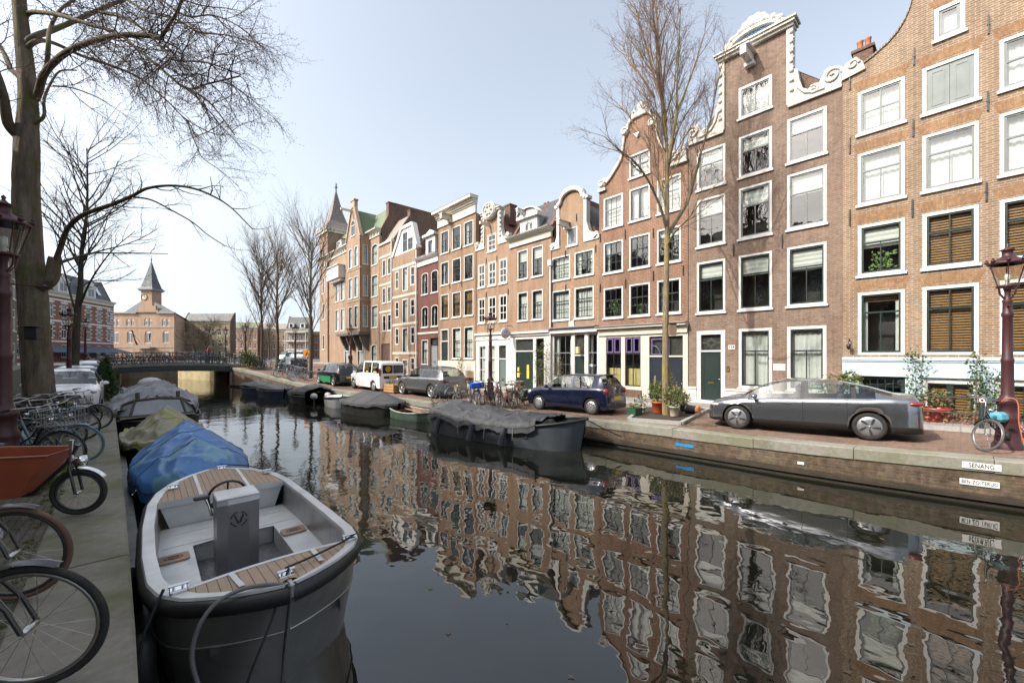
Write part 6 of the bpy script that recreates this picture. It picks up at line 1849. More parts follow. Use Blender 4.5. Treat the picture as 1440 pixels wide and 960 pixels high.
# near aluminium launch
root = thing('motor_launch', 'open aluminium motor launch with teak decks, centre console and black rubber rim, moored nearest', 'boat', (.91, 3.80, 0))
LL = 5.25
bwt = [(0, .02), (.008, .16), (.02, .30), (.045, .52), (.08, .74), (.13, .90), (.2, .98), (.35, 1.02), (.55, 1.02), (.72, .97), (.82, .86), (.90, .66), (.96, .40), (1, .10)]
def bw(t): return interp(bwt, t) * .90
def zg(t): return .05 + .17 * max(0, 1 - t / .55) ** 2 + .05 * max(0, (t - .6) / .4)
O = root.location
N = 72
ts = sorted(set([i / N for i in range(N + 1)] + [.004, .01, .03, .06, .985, .995]))
def ringpt(t, k=1.0, dz=0.0): return bw(t) * k, LL * t, zg(t) + dz
rows = []
for t in ts:
 w, y, z = ringpt(t)
 rk = .34 * max(0, 1 - t / .16)
 rows.append([(w + .0, y, z - .10), (w * .99, y + rk * .12, z - .24), (w * .97, y + rk * .35, z - .45), (w * .90, y + rk * .62, z - .72), (w * .80, y + rk, -1.15)])
mb = MB(); mb.M = Matrix.Translation(O)
mb.grid(rows, 0, True); mb.grid([[(-p[0], p[1], p[2]) for p in r] for r in rows], 0, True, True)
for s in (1, -1): mb.tube([(s * (r[2][0] + .006), r[2][1], r[2][2]) for r in rows], .008, 4)
mb.tube([(0, -.02 + .34 * f, zg(0) - .1 - f * 1.05) for f in (0, .12, .35, .62, 1)], .02, 6)
mb.bbox(-.025, .025, -.055, .10, zg(0) - .10, zg(0) + .022, .012)
mb.build('hull', alu, root)
loop = [(s * bw(t), LL * t, zg(t)) for s in (1,) for t in ts] + [(-bw(t), LL * t, zg(t)) for t in ts[::-1]]
def around(fn):
 P = []
 for t in ts: P.append(fn(t, 1))
 for t in ts[::-1]: P.append(fn(t, -1))
 return P
mb = MB(); mb.M = Matrix.Translation(O)
for s in (1, -1):
 mb.grid([[(s * (bw(t) + a * min(1, t / .02 + .02)), LL * t + b * max(0, 1 - t / .06) - b * max(0, (t - .97) / .03), zg(t) + c) for (a, b, c) in ((.02, -.02, -.015), (.065, -.05, -.03), (.075, -.065, -.08), (.06, -.05, -.135), (.0, 0, -.165))] for t in ts], 0, True, s < 0)
mb.build('rubber_rim', hull_dark, root)
tin = [t for t in ts if .085 <= t <= .70]
mb = MB(); mb.M = Matrix.Translation(O)
for s in (1, -1):
 mb.grid([[(s * (bw(t) + .03), LL * t, zg(t) - .012), (s * (bw(t) + .02), LL * t, zg(t) + .012), (s * max(bw(t) - .085, 0), LL * t, zg(t) + .014), (s * max(bw(t) - .09, 0), LL * t, zg(t) - .03)] for t in ts], 0, False, s < 0)
mb.build('gunwale', alu_l, root)
y_f, y_a = .60, 3.74           # cockpit from the fore deck to the after deck
def deckpoly(a, b, inset=.075):
 tt = [t for t in ts if a <= LL * t <= b]
 tt = ([a / LL] if LL * tt[0] > a + 1e-4 else []) + tt + ([b / LL] if LL * tt[-1] < b - 1e-4 else [])
 return [(max(bw(t) - inset, .001), LL * t, zg(t) + .004) for t in tt], [(-max(bw(t) - inset, .001), LL * t, zg(t) + .004) for t in tt]
for nm, a, b in (('fore_deck', .05, y_f), ('after_deck', y_a, LL - .06)):
 R_, L_ = deckpoly(a, b)
 mb = MB(); mb.M = Matrix.Translation(O)
 k = 13
 mb.grid([[(l[0] + (r[0] - l[0]) * j / k, r[1], r[2] + .03 * (1 - (2 * j / k - 1) ** 2)) for j in range(k + 1)] for r, l in zip(R_, L_)], 0, False)
 d = mb.build(nm, teak, root)
 for xx in (-.30, .30):
  mb = MB(); mb.M = Matrix.Translation(O)
  yy_ = [p for p in R_ if p[0] > abs(xx) + .02]
  if yy_: mb.grid([[(xx * (1 + (.25 if nm == 'fore_deck' else 0) * (p[1] - a)) - .022, p[1], p[2] + .034), (xx * (1 + (.25 if nm == 'fore_deck' else 0) * (p[1] - a)) + .022, p[1], p[2] + .034)] for p in yy_], 0, False)
  if mb.f: mb.build('deck_strip', alu_l, d)
 mb = MB(); mb.M = Matrix.Translation(O)
 ye = y_f if nm == 'fore_deck' else y_a
 t = ye / LL; w = bw(t) - .09
 sgn = 1 if nm == 'fore_deck' else -1
 w2 = bw(t) * .80 - .12; mb.quad((-w, ye, zg(t) + .012), (w, ye, zg(t) + .012), (w2, ye, -.54), (-w2, ye, -.54))
 mb.grid([[(-w + 2 * w * j / 8, ye, zg(t) + .008 + .03 * (1 - (j / 4 - 1) ** 2)), (-w + 2 * w * j / 8, ye + sgn * .02, zg(t) + .02 + .03 * (1 - (j / 4 - 1) ** 2)), (-w + 2 * w * j / 8, ye + sgn * .02, zg(t) - .06)] for j in range(9)], 0, False)
 mb.build('bulkhead', alu_l, d)
# cockpit lining, benches, floor
tc = [t for t in ts if y_f <= LL * t <= y_a]
mb = MB(); mb.M = Matrix.Translation(O)
for s in (1, -1): mb.grid([[(s * (bw(t) - .088), LL * t, zg(t) - .01), (s * (bw(t) - .10), LL * t, -.20), (s * (bw(t) * .9 - .09), LL * t, -.54)] for t in tc], 0, True, s > 0)
mb.build('lining', alu, root)
mb = MB(); mb.M = Matrix.Translation(O)
bzn = -.30
for s in (1, -1):
 def inn(y): return interp([(y_f, .36), (1.5, .36), (1.75, .46), (2.9, .46), (2.901, 0), (y_a, 0)], y)
 P = [[(s * inn(LL * t), LL * t, bzn), (s * (bw(t) * .97 - .09), LL * t, bzn)] for t in tc]
 mb.grid(P, 0, False, s < 0)
 mb.grid([[(s * inn(LL * t), LL * t, bzn), (s * inn(LL * t), LL * t, -.70)] for t in tc if LL * t < 2.9], 0, False, s < 0)
 for y in (1.6, 2.95, 3.4):
  t = y / LL; mb.beam((s * max(inn(y), .02), y, bzn + .002), (s * (bw(t) * .95 - .10), y, bzn + .002), .012, .008)
mb.quad((-.46, 2.9, -.70), (.46, 2.9, -.70), (.46, 2.9, bzn), (-.46, 2.9, bzn))
mb.build('bench', alu_l, root)
mb = MB(); mb.M = Matrix.Translation(O); mb.grid([[(-bw(t) * .8 + .1, LL * t, -.54), (bw(t) * .8 - .1, LL * t, -.54)] for t in tc if LL * t < 3.0])
chk = paint('checker_plate', (.20, .20, .205), .4, .6, var=.4, scale=22, bmp=.6); mb.build('cockpit_floor', chk, root)
for (x, y, w_, h_) in ((-.66, 2.55, .30, .24), (.62, 2.45, .30, .24)):
 mb = MB(); mb.M = Matrix.Translation(O)
 pr = [(w_ / 2 * (1 if c > 0 else -1) * abs(c) ** .35, h_ / 2 * (1 if s_ > 0 else -1) * abs(s_) ** .35) for c, s_ in ((cos(2 * pi * i / 28 + .01), sin(2 * pi * i / 28 + .01)) for i in range(28))]
 mb.plate(pr, [], lambda u, v, q: (x + u, y + v, bzn + .022 - q), .02)
 pd = mb.build('teak_pad', paint('teak_pad_wood', (.33, .22, .15), .7, var=.2), root)
 mb = MB(); mb.M = Matrix.Translation(O); mb.tube([(x + .09 * cos(a), y + .045 * sin(a), bzn + .024) for a in [2 * pi * i / 20 for i in range(20)]], .004, 4, closed=True); mb.tube([(x + .05 * cos(a), y + .02 * sin(a), bzn + .024) for a in [2 * pi * i / 20 for i in range(20)]], .003, 4, closed=True)
 mb.build('pad_emblem', trim_black, pd)
# console with wheel and throttle
cyf, cw = 2.14, .22
mb = MB(); mb.M = Matrix.Translation(O)
xc = -.06
P = []
for (y0_, y1_, z, w_) in ((cyf + .02, cyf + .36, -.54, cw * .97), (cyf + .03, cyf + .38, .34, cw), (cyf + .045, cyf + .40, .40, cw)):
 P.append([(xc - w_, y0_, z), (xc - w_ * .5, y0_ - .025, z), (xc + w_ * .5, y0_ - .025, z), (xc + w_, y0_, z), (xc + w_, y1_, z), (xc - w_, y1_, z), (xc - w_, y0_, z)])
mb.grid(P, 0, False); mb.poly([p for p in P[-1][:-1]][::-1])
co = mb.build('console', alu_d, root)
mb = MB(); mb.M = Matrix.Translation(O); mb.bbox(xc - cw - .004, xc + cw + .004, cyf + .01, cyf + .42, .401, .425, .01); mb.build('console_lid', alu_l, co)
mb = MB(); mb.M = Matrix.Translation(O)
lc = V(xc, cyf - .004, .15)
rr = .085
for a0, a1 in ((.25, 1.3), (1.75, 2.9), (3.4, 4.45), (4.95, 6.0)):
 pts = [(lc.x + rr * cos(a0 + (a1 - a0) * i / 8), lc.y + .0, lc.z + rr * sin(a0 + (a1 - a0) * i / 8)) for i in range(9)]
 mb.tube(pts, .0075, 5)
for s in (-1, 1): mb.beam((lc.x + s * .045, lc.y, lc.z + .05), (lc.x + s * .008, lc.y, lc.z - .05), .018, .012, up=(0, 1, 0))
mb.build('emblem', trim_black, co)
mb = MB(); mb.M = Matrix.Translation(O)
wc = V(xc - .05, cyf + .56, .31); tl = .6
def wr(a, r): return wc + V(r * cos(a), -r * sin(a) * sin(tl) * .55, r * sin(a) * cos(tl * .5))
mb.tube([wr(2 * pi * i / 28, .205) for i in range(28)], .016, 7, closed=True)
for a in (pi / 2, pi * 7 / 6, pi * 11 / 6): mb.tube([wc, wr(a, .2)], .012, 5)
mb.tube([wc, V(xc - .05, cyf + .36, .16)], .03, 8)
mb.build('steering_wheel', trim_black, root)
mb = MB(); mb.M = Matrix.Translation(O)
mb.tube([(xc - cw - .02, cyf + .30, .16), (xc - cw - .05, cyf + .30, .30), (xc - cw - .08, cyf + .36, .38)], .018, 6); th = mb.build('throttle', chrome, root)
mb = MB(); mb.M = Matrix.Translation(O); mb.bbox(xc - cw - .20, xc - cw - .04, cyf + .32, cyf + .40, .37, .41, .015); mb.build('throttle_grip', trim_black, th)
def cleat(parent, p, L_=.1):
 mb = MB(); mb.M = Matrix.Translation(O)
 mb.tube([p + V(-L_, 0, .05), p + V(L_, 0, .05)], .014, 6); mb.tube([p + V(-.03, 0, 0), p + V(-.03, 0, .05)], .01, 5); mb.tube([p + V(.03, 0, 0), p + V(.03, 0, .05)], .01, 5)
 mb.bbox(p.x - .06, p.x + .06, p.y - .05, p.y + .05, p.z - .01, p.z + .02, .006)
 mb.build('cleat', chrome, parent)
for (x, t) in ((0.0, .03), (.80, .115), (-.80, .115), (-.60, .83), (.66, .83), (0.1, .97)):
 cleat(root, V(min(max(x, -bw(t) + .06), bw(t) - .06), LL * t, zg(t) + .025), .07)
for P, r_ in (([(.0, .17, zg(0) + .07), (.3, .33, zg(0) + .03), (.62, .52, zg(.1) + .05), (.80, .63, zg(.115) + .06)], .011), ([(.02, .15, zg(0) + .07), (-.15, -.02, -.02), (-.3, -.05, -.35), (-.42, .0, -.8)], .011), ([(.1, 5.33, zg(1) + .06), (.45, 5.0, zg(.9) + .05), (.66, 4.57, zg(.83) + .05)], .010), ([(-.8, .63, zg(.115) + .06), (-.92, .55, -.05), (-.98, .5, -.4), (-.98, .45, -.85)], .012), ([(-.95, 1.9, -.06), (-1.0, 1.85, -.02), (-.9, 1.8, -.12)], .012)):
 mb = MB(); mb.M = Matrix.Translation(O); mb.tube(P, r_, 5); mb.build('mooring_rope', rope_m, root)
mb = MB(); mb.tube(catmull([at_d(402, 821, 3.42), at_d(372, 822, 3.38), at_d(338, 829, 3.3), at_d(306, 846, 3.2), at_d(284, 872, 3.12), at_d(272, 905, 3.08), at_d(271, 935, 3.06), at_d(283, 975, 3.05), at_d(297, 1010, 3.05), at_d(318, 1060, 3.08)], 5), .017, 8)
mb.build('chain_sleeve', paint('grey_sleeve', (.12, .12, .125), .5), root)
for y, zz2 in ((.75, -.42), (2.2, -.4)):
 mb = MB(); mb.M = Matrix.Translation(O); mb.lathe([(0, .27), (.05, .25), (.1, .18), (.105, -.18), (.05, -.25), (0, -.27)], 14, (-bw(y / LL) - .12, y, zz2))
 mb.build('fender', hull_dark, root)
mb = MB(); mb.M = Matrix.Translation(O)
for s in (1, -1):
 t = .055; mb.lathe([(.0, 0), (.05, .004), (.065, 0)], 14, (s * (bw(t) * .97 + .01), LL * t + .08, -.33), axis='x')
mb.build('fairlead', chrome, root)
# tarpaulin boats
def tarp_mat(name, c, c2=None, sc=2.2, blot=None, rough=.55):
 m, nt, bs = new_mat(name)
 v = objvec(nt); n = noise(nt, v, sc, 4, .6)
 col = mixc(nt, ramp(nt, n, [(.35, 0.0), (.7, 1.0)]), c, c2 or tuple(x * .7 for x in c))
 if blot:
  b = ramp(nt, noise(nt, v, 1.15, 3, .55), [(.53, 0.0), (.57, 1.0)])
  col = mixc(nt, b, col, blot)
 nt.links.new(col, bs.inputs['Base Color']); bs.inputs['Roughness'].default_value = rough
 bump(nt, bs, noise(nt, v, 5, 4), .5, .03)
 return m
def tarp(root, L, bw_, zg_, H, m, seed=0, drop=.22, wr=.03, nt_=64, ns=30, t0=0.0, t1=1.0, name='tarpaulin', over=1.04):
 """H(t, s) height above the gunwale; s from -1 to 1"""
 rows = []
 for i in range(nt_ + 1):
  t = t0 + (t1 - t0) * i / nt_; r = []
  for j in range(-2, ns + 3):
   s = -1 + 2 * min(max(j, 0), ns) / ns
   w = bw_(t) * over
   x = s * w; y = L * t; z = zg_(t) + H(t, s)
   k = mnoise.noise(V(x * 1.7 + seed, y * 1.7, seed)) * wr + abs(mnoise.noise(V(x * 3.5 + seed * 2, y * 1.2, 3.1))) * wr * .8
   fo = mnoise.noise(V(x * 1.1 + y * 1.6 + seed, y * .5 - x * 1.3, seed + 7)); f2 = mnoise.noise(V(x * 1.9 - y * .9, y * 1.1 + x * .8 + seed, 2.7)); z += k * .7 + wr * (1.5 * (1 - min(1, abs(fo) * 2.4)) ** 3 + (1 - min(1, abs(f2) * 3)) ** 3)
   if j < 0 or j > ns:
    d = (-j if j < 0 else j - ns) / 2
    z -= drop * d * (1 + .6 * mnoise.noise(V(y * 2.2, seed, s))); x *= 1 + .03 * d
   r.append((x, y, z))
  rows.append(r)
 mb = MB(); mb.M = Matrix.Translation(root.location)
 mb.grid(rows, 0, True)
 tp = mb.build(name, m, root)
 for f in (.04, .3, .56, .8):
  mb = MB(); mb.tube([Vector(p) + V(0, 0, .004) for p in rows[int(f * nt_)]], .006, 4); mb.build('seam', rope_m, tp)
 for j in (1, len(rows[0]) - 2):
  mb = MB(); mb.tube([Vector(r[j]) + V(.004 if j > 1 else -.004, 0, .0) for r in rows], .007, 4); mb.build('hem', rope_m, tp)
 return tp
def tent(peaks, edge=0.0):
 def H(t, s):
  z = edge
  for (pt, ps, h, rt, rs) in peaks:
   d = sqrt(((t - pt) / rt) ** 2 + ((s - ps) / rs) ** 2)
   z = max(z, edge + h * (1 - d)) if d < 1 else z
  return z
 return H
def hip(h, a, b, p=.9, sag=.12):
 def H(t, s):
  k = min(1 - abs(s), max(0, t / a), max(0, (1 - t) / b), 1)
  k = max(k, 0) ** p
  return .03 + h * k - sag * h * sin(pi * min(1, k)) * (1 - abs(s)) * 0
 return H
def moored(label, L, bwt_, zgf, m, loc, rz, group=None, flare=.75, name='moored_boat'):
 root = thing(name, label, 'boat', (0, 0, 0), group)
 hull(root, L, lambda t: interp(bwt_, t), zgf, m, flare=flare)
 mb = MB();
 for s in (1, -1): mb.tube([(s * (interp(bwt_, i / 30) + .02), L * i / 30, zgf(i / 30) - .04) for i in range(31)], .045, 6)
 mb.build('rubbing_strake', hull_dark, root)
 root.location = loc; root.rotation_euler = (0, 0, rz)
 return root
def finish(root, loc, rz): root.location = loc; root.rotation_euler = (0, 0, rz)
bshape = [(0, .06), (.03, .30), (.08, .55), (.2, .82), (.4, .97), (.6, 1.0), (.8, .93), (.93, .78), (1, .66)]
bfun = lambda k: (lambda t: interp(bshape, t) * k)
blue_t = tarp_mat('blue_tarpaulin', (.055, .175, .40), (.035, .12, .29), 1.2, (.12, .26, .36), .45)
r = moored('open boat under a peaked blue tarpaulin with pale printed patches', 4.3, [(a, b * .92) for a, b in bshape], lambda t: -.30, hull_dark, (0, 0, 0), 0)
tarp(r, 4.3, bfun(.98), lambda t: -.26, lambda t, s: max(hip(.62, .30, .45)(t, s), hip(.78, .72, .2)(t, s)), blue_t, 2, .30, .035, nt_=100, ns=44)
finish(r, (.80, 9.35, 0), .02)
olive_t = tarp_mat('olive_tarpaulin', (.20, .19, .10), (.26, .25, .21), 1.5, (.27, .26, .10))
r = moored('low boat covered by a pointed olive grey tarpaulin tent', 3.9, [(a, b * .9) for a, b in bshape], lambda t: -.34, hull_dark, (0, 0, 0), 0)
tarp(r, 3.9, bfun(.95), lambda t: -.30, tent([(.45, .1, .85, .42, 1.0)], .05), olive_t, 5, .2, .06, nt_=90, ns=40)
finish(r, (.45, 14.4, 0), .03)
# cabin boat
r = moored('old cabin boat with curved windscreen under a silver grey cover', 8.2, [(0, .1), (.02, .5), (.05, .95), (.12, 1.18), (.3, 1.3), (.6, 1.3), (.85, 1.15), (1, .8)], lambda t: -.02, paint('dark_hull', (.03, .028, .026), .6, var=.3), (0, 0, 0), 0)
mb = MB()
P0 = [(-1.05, 1.15, .02), (-.75, .78, .05), (0, .6, .08), (.75, .78, .05), (1.05, 1.15, .02)]
P1 = [(-.92, 1.35, .42), (-.62, 1.05, .58), (0, .92, .64), (.62, 1.05, .58), (.92, 1.35, .42)]
for i in range(4): mb.quad(P0[i], P0[i + 1], P1[i + 1], P1[i])
mb.build('windscreen', paint('misted_screen', (.30, .32, .33), .25, var=.2), r)
mb = MB()
for P in (P0, P1): mb.tube(P, .05, 6)
for i in range(5):
 if i != 2: mb.tube([P0[i], P1[i]], .045, 6)
for x in (-.55, .55): mb.tube([(x, 1.1, .5), (x, 1.12, .85)], .06, 6)
mb.build('screen_frame', paint('mossy_frame', (.075, .07, .05), .7, var=.3), r)
mb = MB(); mb.grid([[(x, y, .02 + .05 * (1 - (x / 1.2) ** 2)) for x in (-1.0, -.5, 0, .5, 1.0)] for y in (.25, .6, .9)]); mb.build('fore_deck', MATS['mossy_frame'], r)
silver_t = tarp_mat('silver_tarpaulin', (.16, .17, .185), (.27, .28, .30), 2.5)
tarp(r, 8.2, lambda t: interp([(0, .1), (.12, 1.0), (.3, 1.25), (.85, 1.1), (1, .8)], t), lambda t: .05, tent([(.32, .1, 1.05, .33, 1.15), (.62, 0, .85, .4, 1.2)], .1), silver_t, 9, .3, .075, nt_=120, ns=50, t0=.13)
mb = MB(); mb.ball((0, 5.6, .95), .42, 10, sc=(1, .9, .6)); mb.build('white_bundle', curtain, r)
finish(r, (.38, 18.3, 0), .04)
r = moored('dark tarpaulin covered boat beyond the cabin boat', 5.5, [(a, b * 1.05) for a, b in bshape], lambda t: -.1, hull_dark, (0, 0, 0), 0)
tarp(r, 5.5, bfun(1.1), lambda t: -.05, tent([(.4, 0, .5, .6, 1.3)], .05), silver_t, 4, .2, .08)
finish(r, (-.1, 27.6, 0), .04)
# big grey-covered sloop on the sunny side
r = moored('steel grey sloop with open bow, draped in a torn grey tarpaulin', 6.3, [(0, .05), (.015, .22), (.05, .50), (.12, .78), (.22, .94), (.4, 1.06), (.6, 1.08), (.8, .98), (.93, .8), (1, .62)],
           lambda t: -.12 + .36 * max(0, 1 - t / .5) ** 1.6 + .1 * max(0, (t - .7) / .3), paint('sloop_grey', (.065, .075, .085), .5, var=.15), (0, 0, 0), 0, flare=.82)
zgb = lambda t: -.12 + .36 * max(0, 1 - t / .5) ** 1.6 + .1 * max(0, (t - .7) / .3)
grey_t = tarp_mat('grey_tarpaulin', (.075, .078, .084), (.040, .041, .044), .7, None, .7)
bb_ = lambda t: interp([(0, .05), (.05, .50), (.12, .78), (.22, .94), (.4, 1.06), (.6, 1.08), (.8, .98), (.93, .8), (1, .62)], t)
tarp(r, 6.3, bb_, zgb, tent([(.42, .1, .24, .30, 1.3), (.62, -.1, .42, .26, 1.2), (.84, .0, .46, .30, 1.3)], .04), grey_t, 13, .30, .040, nt_=170, ns=70, t0=.20, over=1.07)
mb = MB()
for x, y, rx_ in ((-.1, 1.5, .5), (.35, 1.7, .4), (-.45, 1.75, .35)): mb.ball((x, y, zgb(.25) - .05), rx_, 12, sc=(1, .8, .42))
mb.build('folded_sheet', paint('black_foil', (.02, .02, .02), .25, var=.3, scale=6, bmp=.6), r)
mb = MB(); mb.grid([[(x * bb_(y / 6.3) * .9, y, zgb(y / 6.3) - .16) for x in (-1, -.5, 0, .5, 1)] for y in (.15, .5, .9, 1.4)]); mb.build('bow_deck', paint('teal_deck', (.09, .20, .22), .6), r)
for y in (2.3, 3.6, 5.4):
 mb = MB(); mb.tube([(-bb_(y / 6.3) * 1.1, y, -.12), (-bb_(y / 6.3) * 1.16, y + .12, -.68)], [.09, .105], 10)
 mb.build('fender', paint('navy_fender', (.045, .05, .06), .6), r)
mb = MB(); mb.tube([(0, .05, .2), (.35, -.55, -.15), (.55, -.9, -.32)], .02, 6); mb.build('mooring_chain', rope_m, r)
mb = MB(); mb.bbox(-.95, -.83, 1.55, 1.75, -.45, -.25, .02); mb.build('outlet_box', trim_black, r)
# bow points along -Y toward the camera side; hull runs away along the quay
mb = MB()
for y in (2.0, 3.1, 4.3, 5.4):
 t_ = y / 6.3; mb.tube([(-bb_(t_) * 1.15, y, zgb(t_) - .45), (-bb_(t_) * 1.1, y, zgb(t_) - .05)], .008, 4)
mb.build('tie_rope', paint('pale_rope', (.35, .33, .28), .8), r)
finish(r, (10.05, 7.7, 0), radians(12))
# green rowing boat
def rowboat(label, L, W, m_h, m_i, loc, rz):
 root = thing('rowing_boat', label, 'boat')
 bwr = lambda t: W * sin(pi * min(max(t * .88 + .02, 0), 1)) ** .7
 zr = lambda t: -.42 + .20 * (2 * abs(t - .5)) ** 2
 hull(root, L, bwr, zr, m_h, flare=.55)
 mb = MB(); N_ = 24
 mb.grid([[(s_ * (bwr(i / N_) - .04), L * i / N_, zr(i / N_) - dz) for (s_, dz) in ((1, .0), (.85, .25), (-.85, .25), (-1, 0))] for i in range(1, N_)], 0, True)
 mb.build('inside', m_i, root)
 mb = MB()
 for s in (1, -1): mb.tube([(s * bwr(i / N_), L * i / N_, zr(i / N_)) for i in range(N_ + 1)], .035, 5)
 mb.build('gunwale', paint('worn_green_white', (.35, .40, .34), .7, var=.5, scale=9), root)
 for y in (.3, .55, .8):
  mb = MB(); mb.bbox(-bwr(y) * .95, bwr(y) * .95, L * y - .1, L * y + .1, zr(y) - .12, zr(y) - .09, .01); mb.build('thwart', m_i, root)
 mb = MB(); mb.tube([(-.2, L * .2, -.45), (.15, L * .8, -.38)], .02, 6); mb.build('oar', paint('oar_wood', (.4, .3, .2), .7), root)
 finish(root, loc, rz); return root
rowboat('small green and white rowing boat with brown thwarts between covered boats', 3.7, .72, paint('row_green', (.06, .09, .07), .6, var=.4), paint('row_brown', (.20, .09, .06), .7, var=.3), (9.55, 15.0, 0), radians(9))
black_t = tarp_mat('black_canvas', (.05, .051, .054), (.075, .075, .08), 1.5, None, .85)
r = moored('open boat under a smooth ridged black canvas cover', 4.0, [(a, b * 1.08) for a, b in bshape], lambda t: -.18, hull_dark, (0, 0, 0), 0)
tarp(r, 4.0, bfun(1.12), lambda t: -.16, lambda t, s: .05 + .46 * (1 - abs(s)) * min(1, t * 3.2, (1 - t) * 4), black_t, 21, .16, .01)
finish(r, (8.95, 17.9, 0), radians(10))
r = moored('white speedboat with raised pointed bow behind the black canvas boat', 2.4, [(0, .05), (.06, .3), (.2, .5), (.5, .6), (1, .55)], lambda t: -.12 - .2 * t, paint('white_gelcoat', (.80, .80, .78), .25, var=.05), (0, 0, 0), 0)
mb = MB(); mb.grid([[(s_ * interp([(0, .05), (.06, .3), (.2, .5), (.5, .6), (1, .55)], i / 10) * .97, 2.4 * i / 10, -.11 - .02 * i + .12 * (1 - s_ * s_)) for s_ in (-1, -.5, 0, .5, 1)] for i in range(11)]); mb.build('fore_deck', MATS['white_gelcoat'], r)
finish(r, (8.05, 22.9, 0), radians(-8))
r = moored('boat with a dark canvas hood and two pale outboard motors', 3.6, [(a, b * 1.05) for a, b in bshape][::-1] and [(0, .75), (.1, .9), (.4, 1.05), (.8, .8), (.95, .4), (1, .08)], lambda t: -.25, hull_dark, (0, 0, 0), 0)
tarp(r, 3.6, lambda t: interp([(0, .75), (.1, .9), (.4, 1.05), (.8, .8), (1, .1)], t) , lambda t: -.22, tent([(.2, 0, .62, .5, 1.5), (.5, 0, .45, .5, 1.4)], .05), black_t, 31, .2, .03)
for x in (-.35, .45):
 mb = MB(); mb.ball((x, -.22, -.26), .2, 12, sc=(.9, 1.6, .95)); om = mb.build('outboard_motor', paint('outboard_grey', (.40, .40, .41), .35, var=.15), r)
 mb = MB(); mb.bbox(x - .05, x + .05, -.28, -.18, -.8, -.3, .02); mb.build('motor_leg', trim_black, om)
finish(r, (7.75, 26.0, 0), radians(4))
navy_h = paint('navy_hull', (.025, .035, .07), .4, var=.2)
for i, (lb, y) in enumerate((('long low navy boat with a flat dark cover', 31.2), ('farthest navy boat with a bright blue stern panel and grey cover', 35.2))):
 r = moored(lb, 3.2, [(a, b * .95) for a, b in bshape], lambda t: -.25, navy_h, (0, 0, 0), 0)
 tarp(r, 3.2, bfun(.95), lambda t: -.22, tent([(.5, 0, .30 + .12 * i, .6, 1.5)], .04), grey_t if i else black_t, 40 + i, .1, .03)
 if i: mb = MB(); mb.bbox(-.6, .6, 3.18, 3.3, -.62, -.1, .02); mb.build('stern_panel', paint('royal_blue', (.02, .03, .40), .4), r)
 finish(r, (rq_x(y) - 1.25, y, 0), radians(8))
# ------------------------------------------------------------ lamp posts
maroon = paint('lamp_maroon', (.055, .014, .017), .5, var=.3, scale=5)
lamp_glass = glass('lamp_glass', (.86, .86, .82), 1.5, 0.1)
def lamp(label, loc, H=4.42, arms=True, detail=16):
 root = thing('street_lamp', label, 'street lamp', (0, 0, 0), 'crown lantern street lamps')
 k = H / 4.42
 mb = MB()
 mb.lathe([(.24, 0), (.235, .10), (.20, .16), (.165, .5), (.175, .56), (.165, .60), (.185, .66), (.185, .72), (.15, .78), (.145, .98), (.165, 1.0), (.17, 1.06), (.12, 1.14), (.10, 1.2), (.092, 1.9), (.10, 1.93), (.10, 1.99), (.084, 2.02), (.075, 2.9), (.09, 2.93), (.09, 3.0), (.075, 3.02), (.072, 3.22), (.085, 3.26), (.05, 3.32), (.045, 3.45), (.06, 3.52), (.07, 3.56)], detail, sm=True)
 mb.build('post', maroon, root)
 if arms:
  mb = MB()
  for s in (-1, 1):
   mb.tube([(0, 0, 3.12), (s * .42, 0, 3.12)], .012, 6); mb.lathe([(.0, -.04), (.035, 0), (0, .04)], 8, (s * .44, 0, 3.12), axis='x')
  mb.build('ladder_bar', maroon, root)
 mb = MB()
 for i in range(4):
  a = pi / 4 + i * pi / 2
  mb.tube([(.05 * cos(a), .05 * sin(a), 3.30), (.15 * cos(a), .15 * sin(a), 3.42), (.17 * cos(a), .17 * sin(a), 3.56)], .014, 5)
 mb.lathe([(.155, 3.56), (.17, 3.57), (.17, 3.60), (.155, 3.61)], detail)
 mb.lathe([(.275, 4.06), (.30, 4.07), (.30, 4.11), (.27, 4.12), (.22, 4.16), (.10, 4.24), (.085, 4.25), (.085, 4.36), (.11, 4.37), (.11, 4.39), (.05, 4.42), (.02, 4.46), (.03, 4.50), (0, 4.54)], detail)
 for i in range(8):
  a = 2 * pi * i / 8
  mb.ball((.30 * cos(a), .30 * sin(a), 4.14), .042, 6); mb.ball((.30 * cos(a), .30 * sin(a), 4.19), .022, 5)
 for i in range(6):
  a = 2 * pi * i / 6; mb.tube([(.165 * cos(a), .165 * sin(a), 3.6), (.285 * cos(a), .285 * sin(a), 4.07)], .008, 4)
 cr = mb.build('lantern_crown', maroon, root)
 mb = MB(); mb.lathe([(.158, 3.605), (.278, 4.065)], max(12, detail)); mb.build('lantern_glass', lamp_glass, root)
 mb = MB(); mb.lathe([(.03, 3.6), (.03, 3.7), (.05, 3.72), (.045, 3.86), (.0, 3.88)], 8); mb.build('bulb', paint('bulb_white', (.75, .75, .72), .3), root)
 root.location = loc; root.scale = (k, k, k)
 return root
g = rq_z(-.54)
lamp('weathered maroon lamp post beside the leaning bicycle', (13.85, -.68, g), 4.35, True, 24)
lamp('maroon lamp post rising from the middle row of bicycles', (12.9, 15.9, rq_z(16)), 4.42)
lamp('large maroon lamp post closest to us in front of the thick tree', (-1.62, 9.85, lq_z(9.8)), 4.25, True, 24)
lamp('maroon lamp post on the shaded quay beyond the thick tree', (-2.75, 28.9, lq_z(28.9)))
lamp('small distant maroon lamp post near the red banded building', (-4.2, 55, 1.2))
lamp('maroon lamp post before the arched ground floor windows', (12.2, 32.8, rq_z(33)))
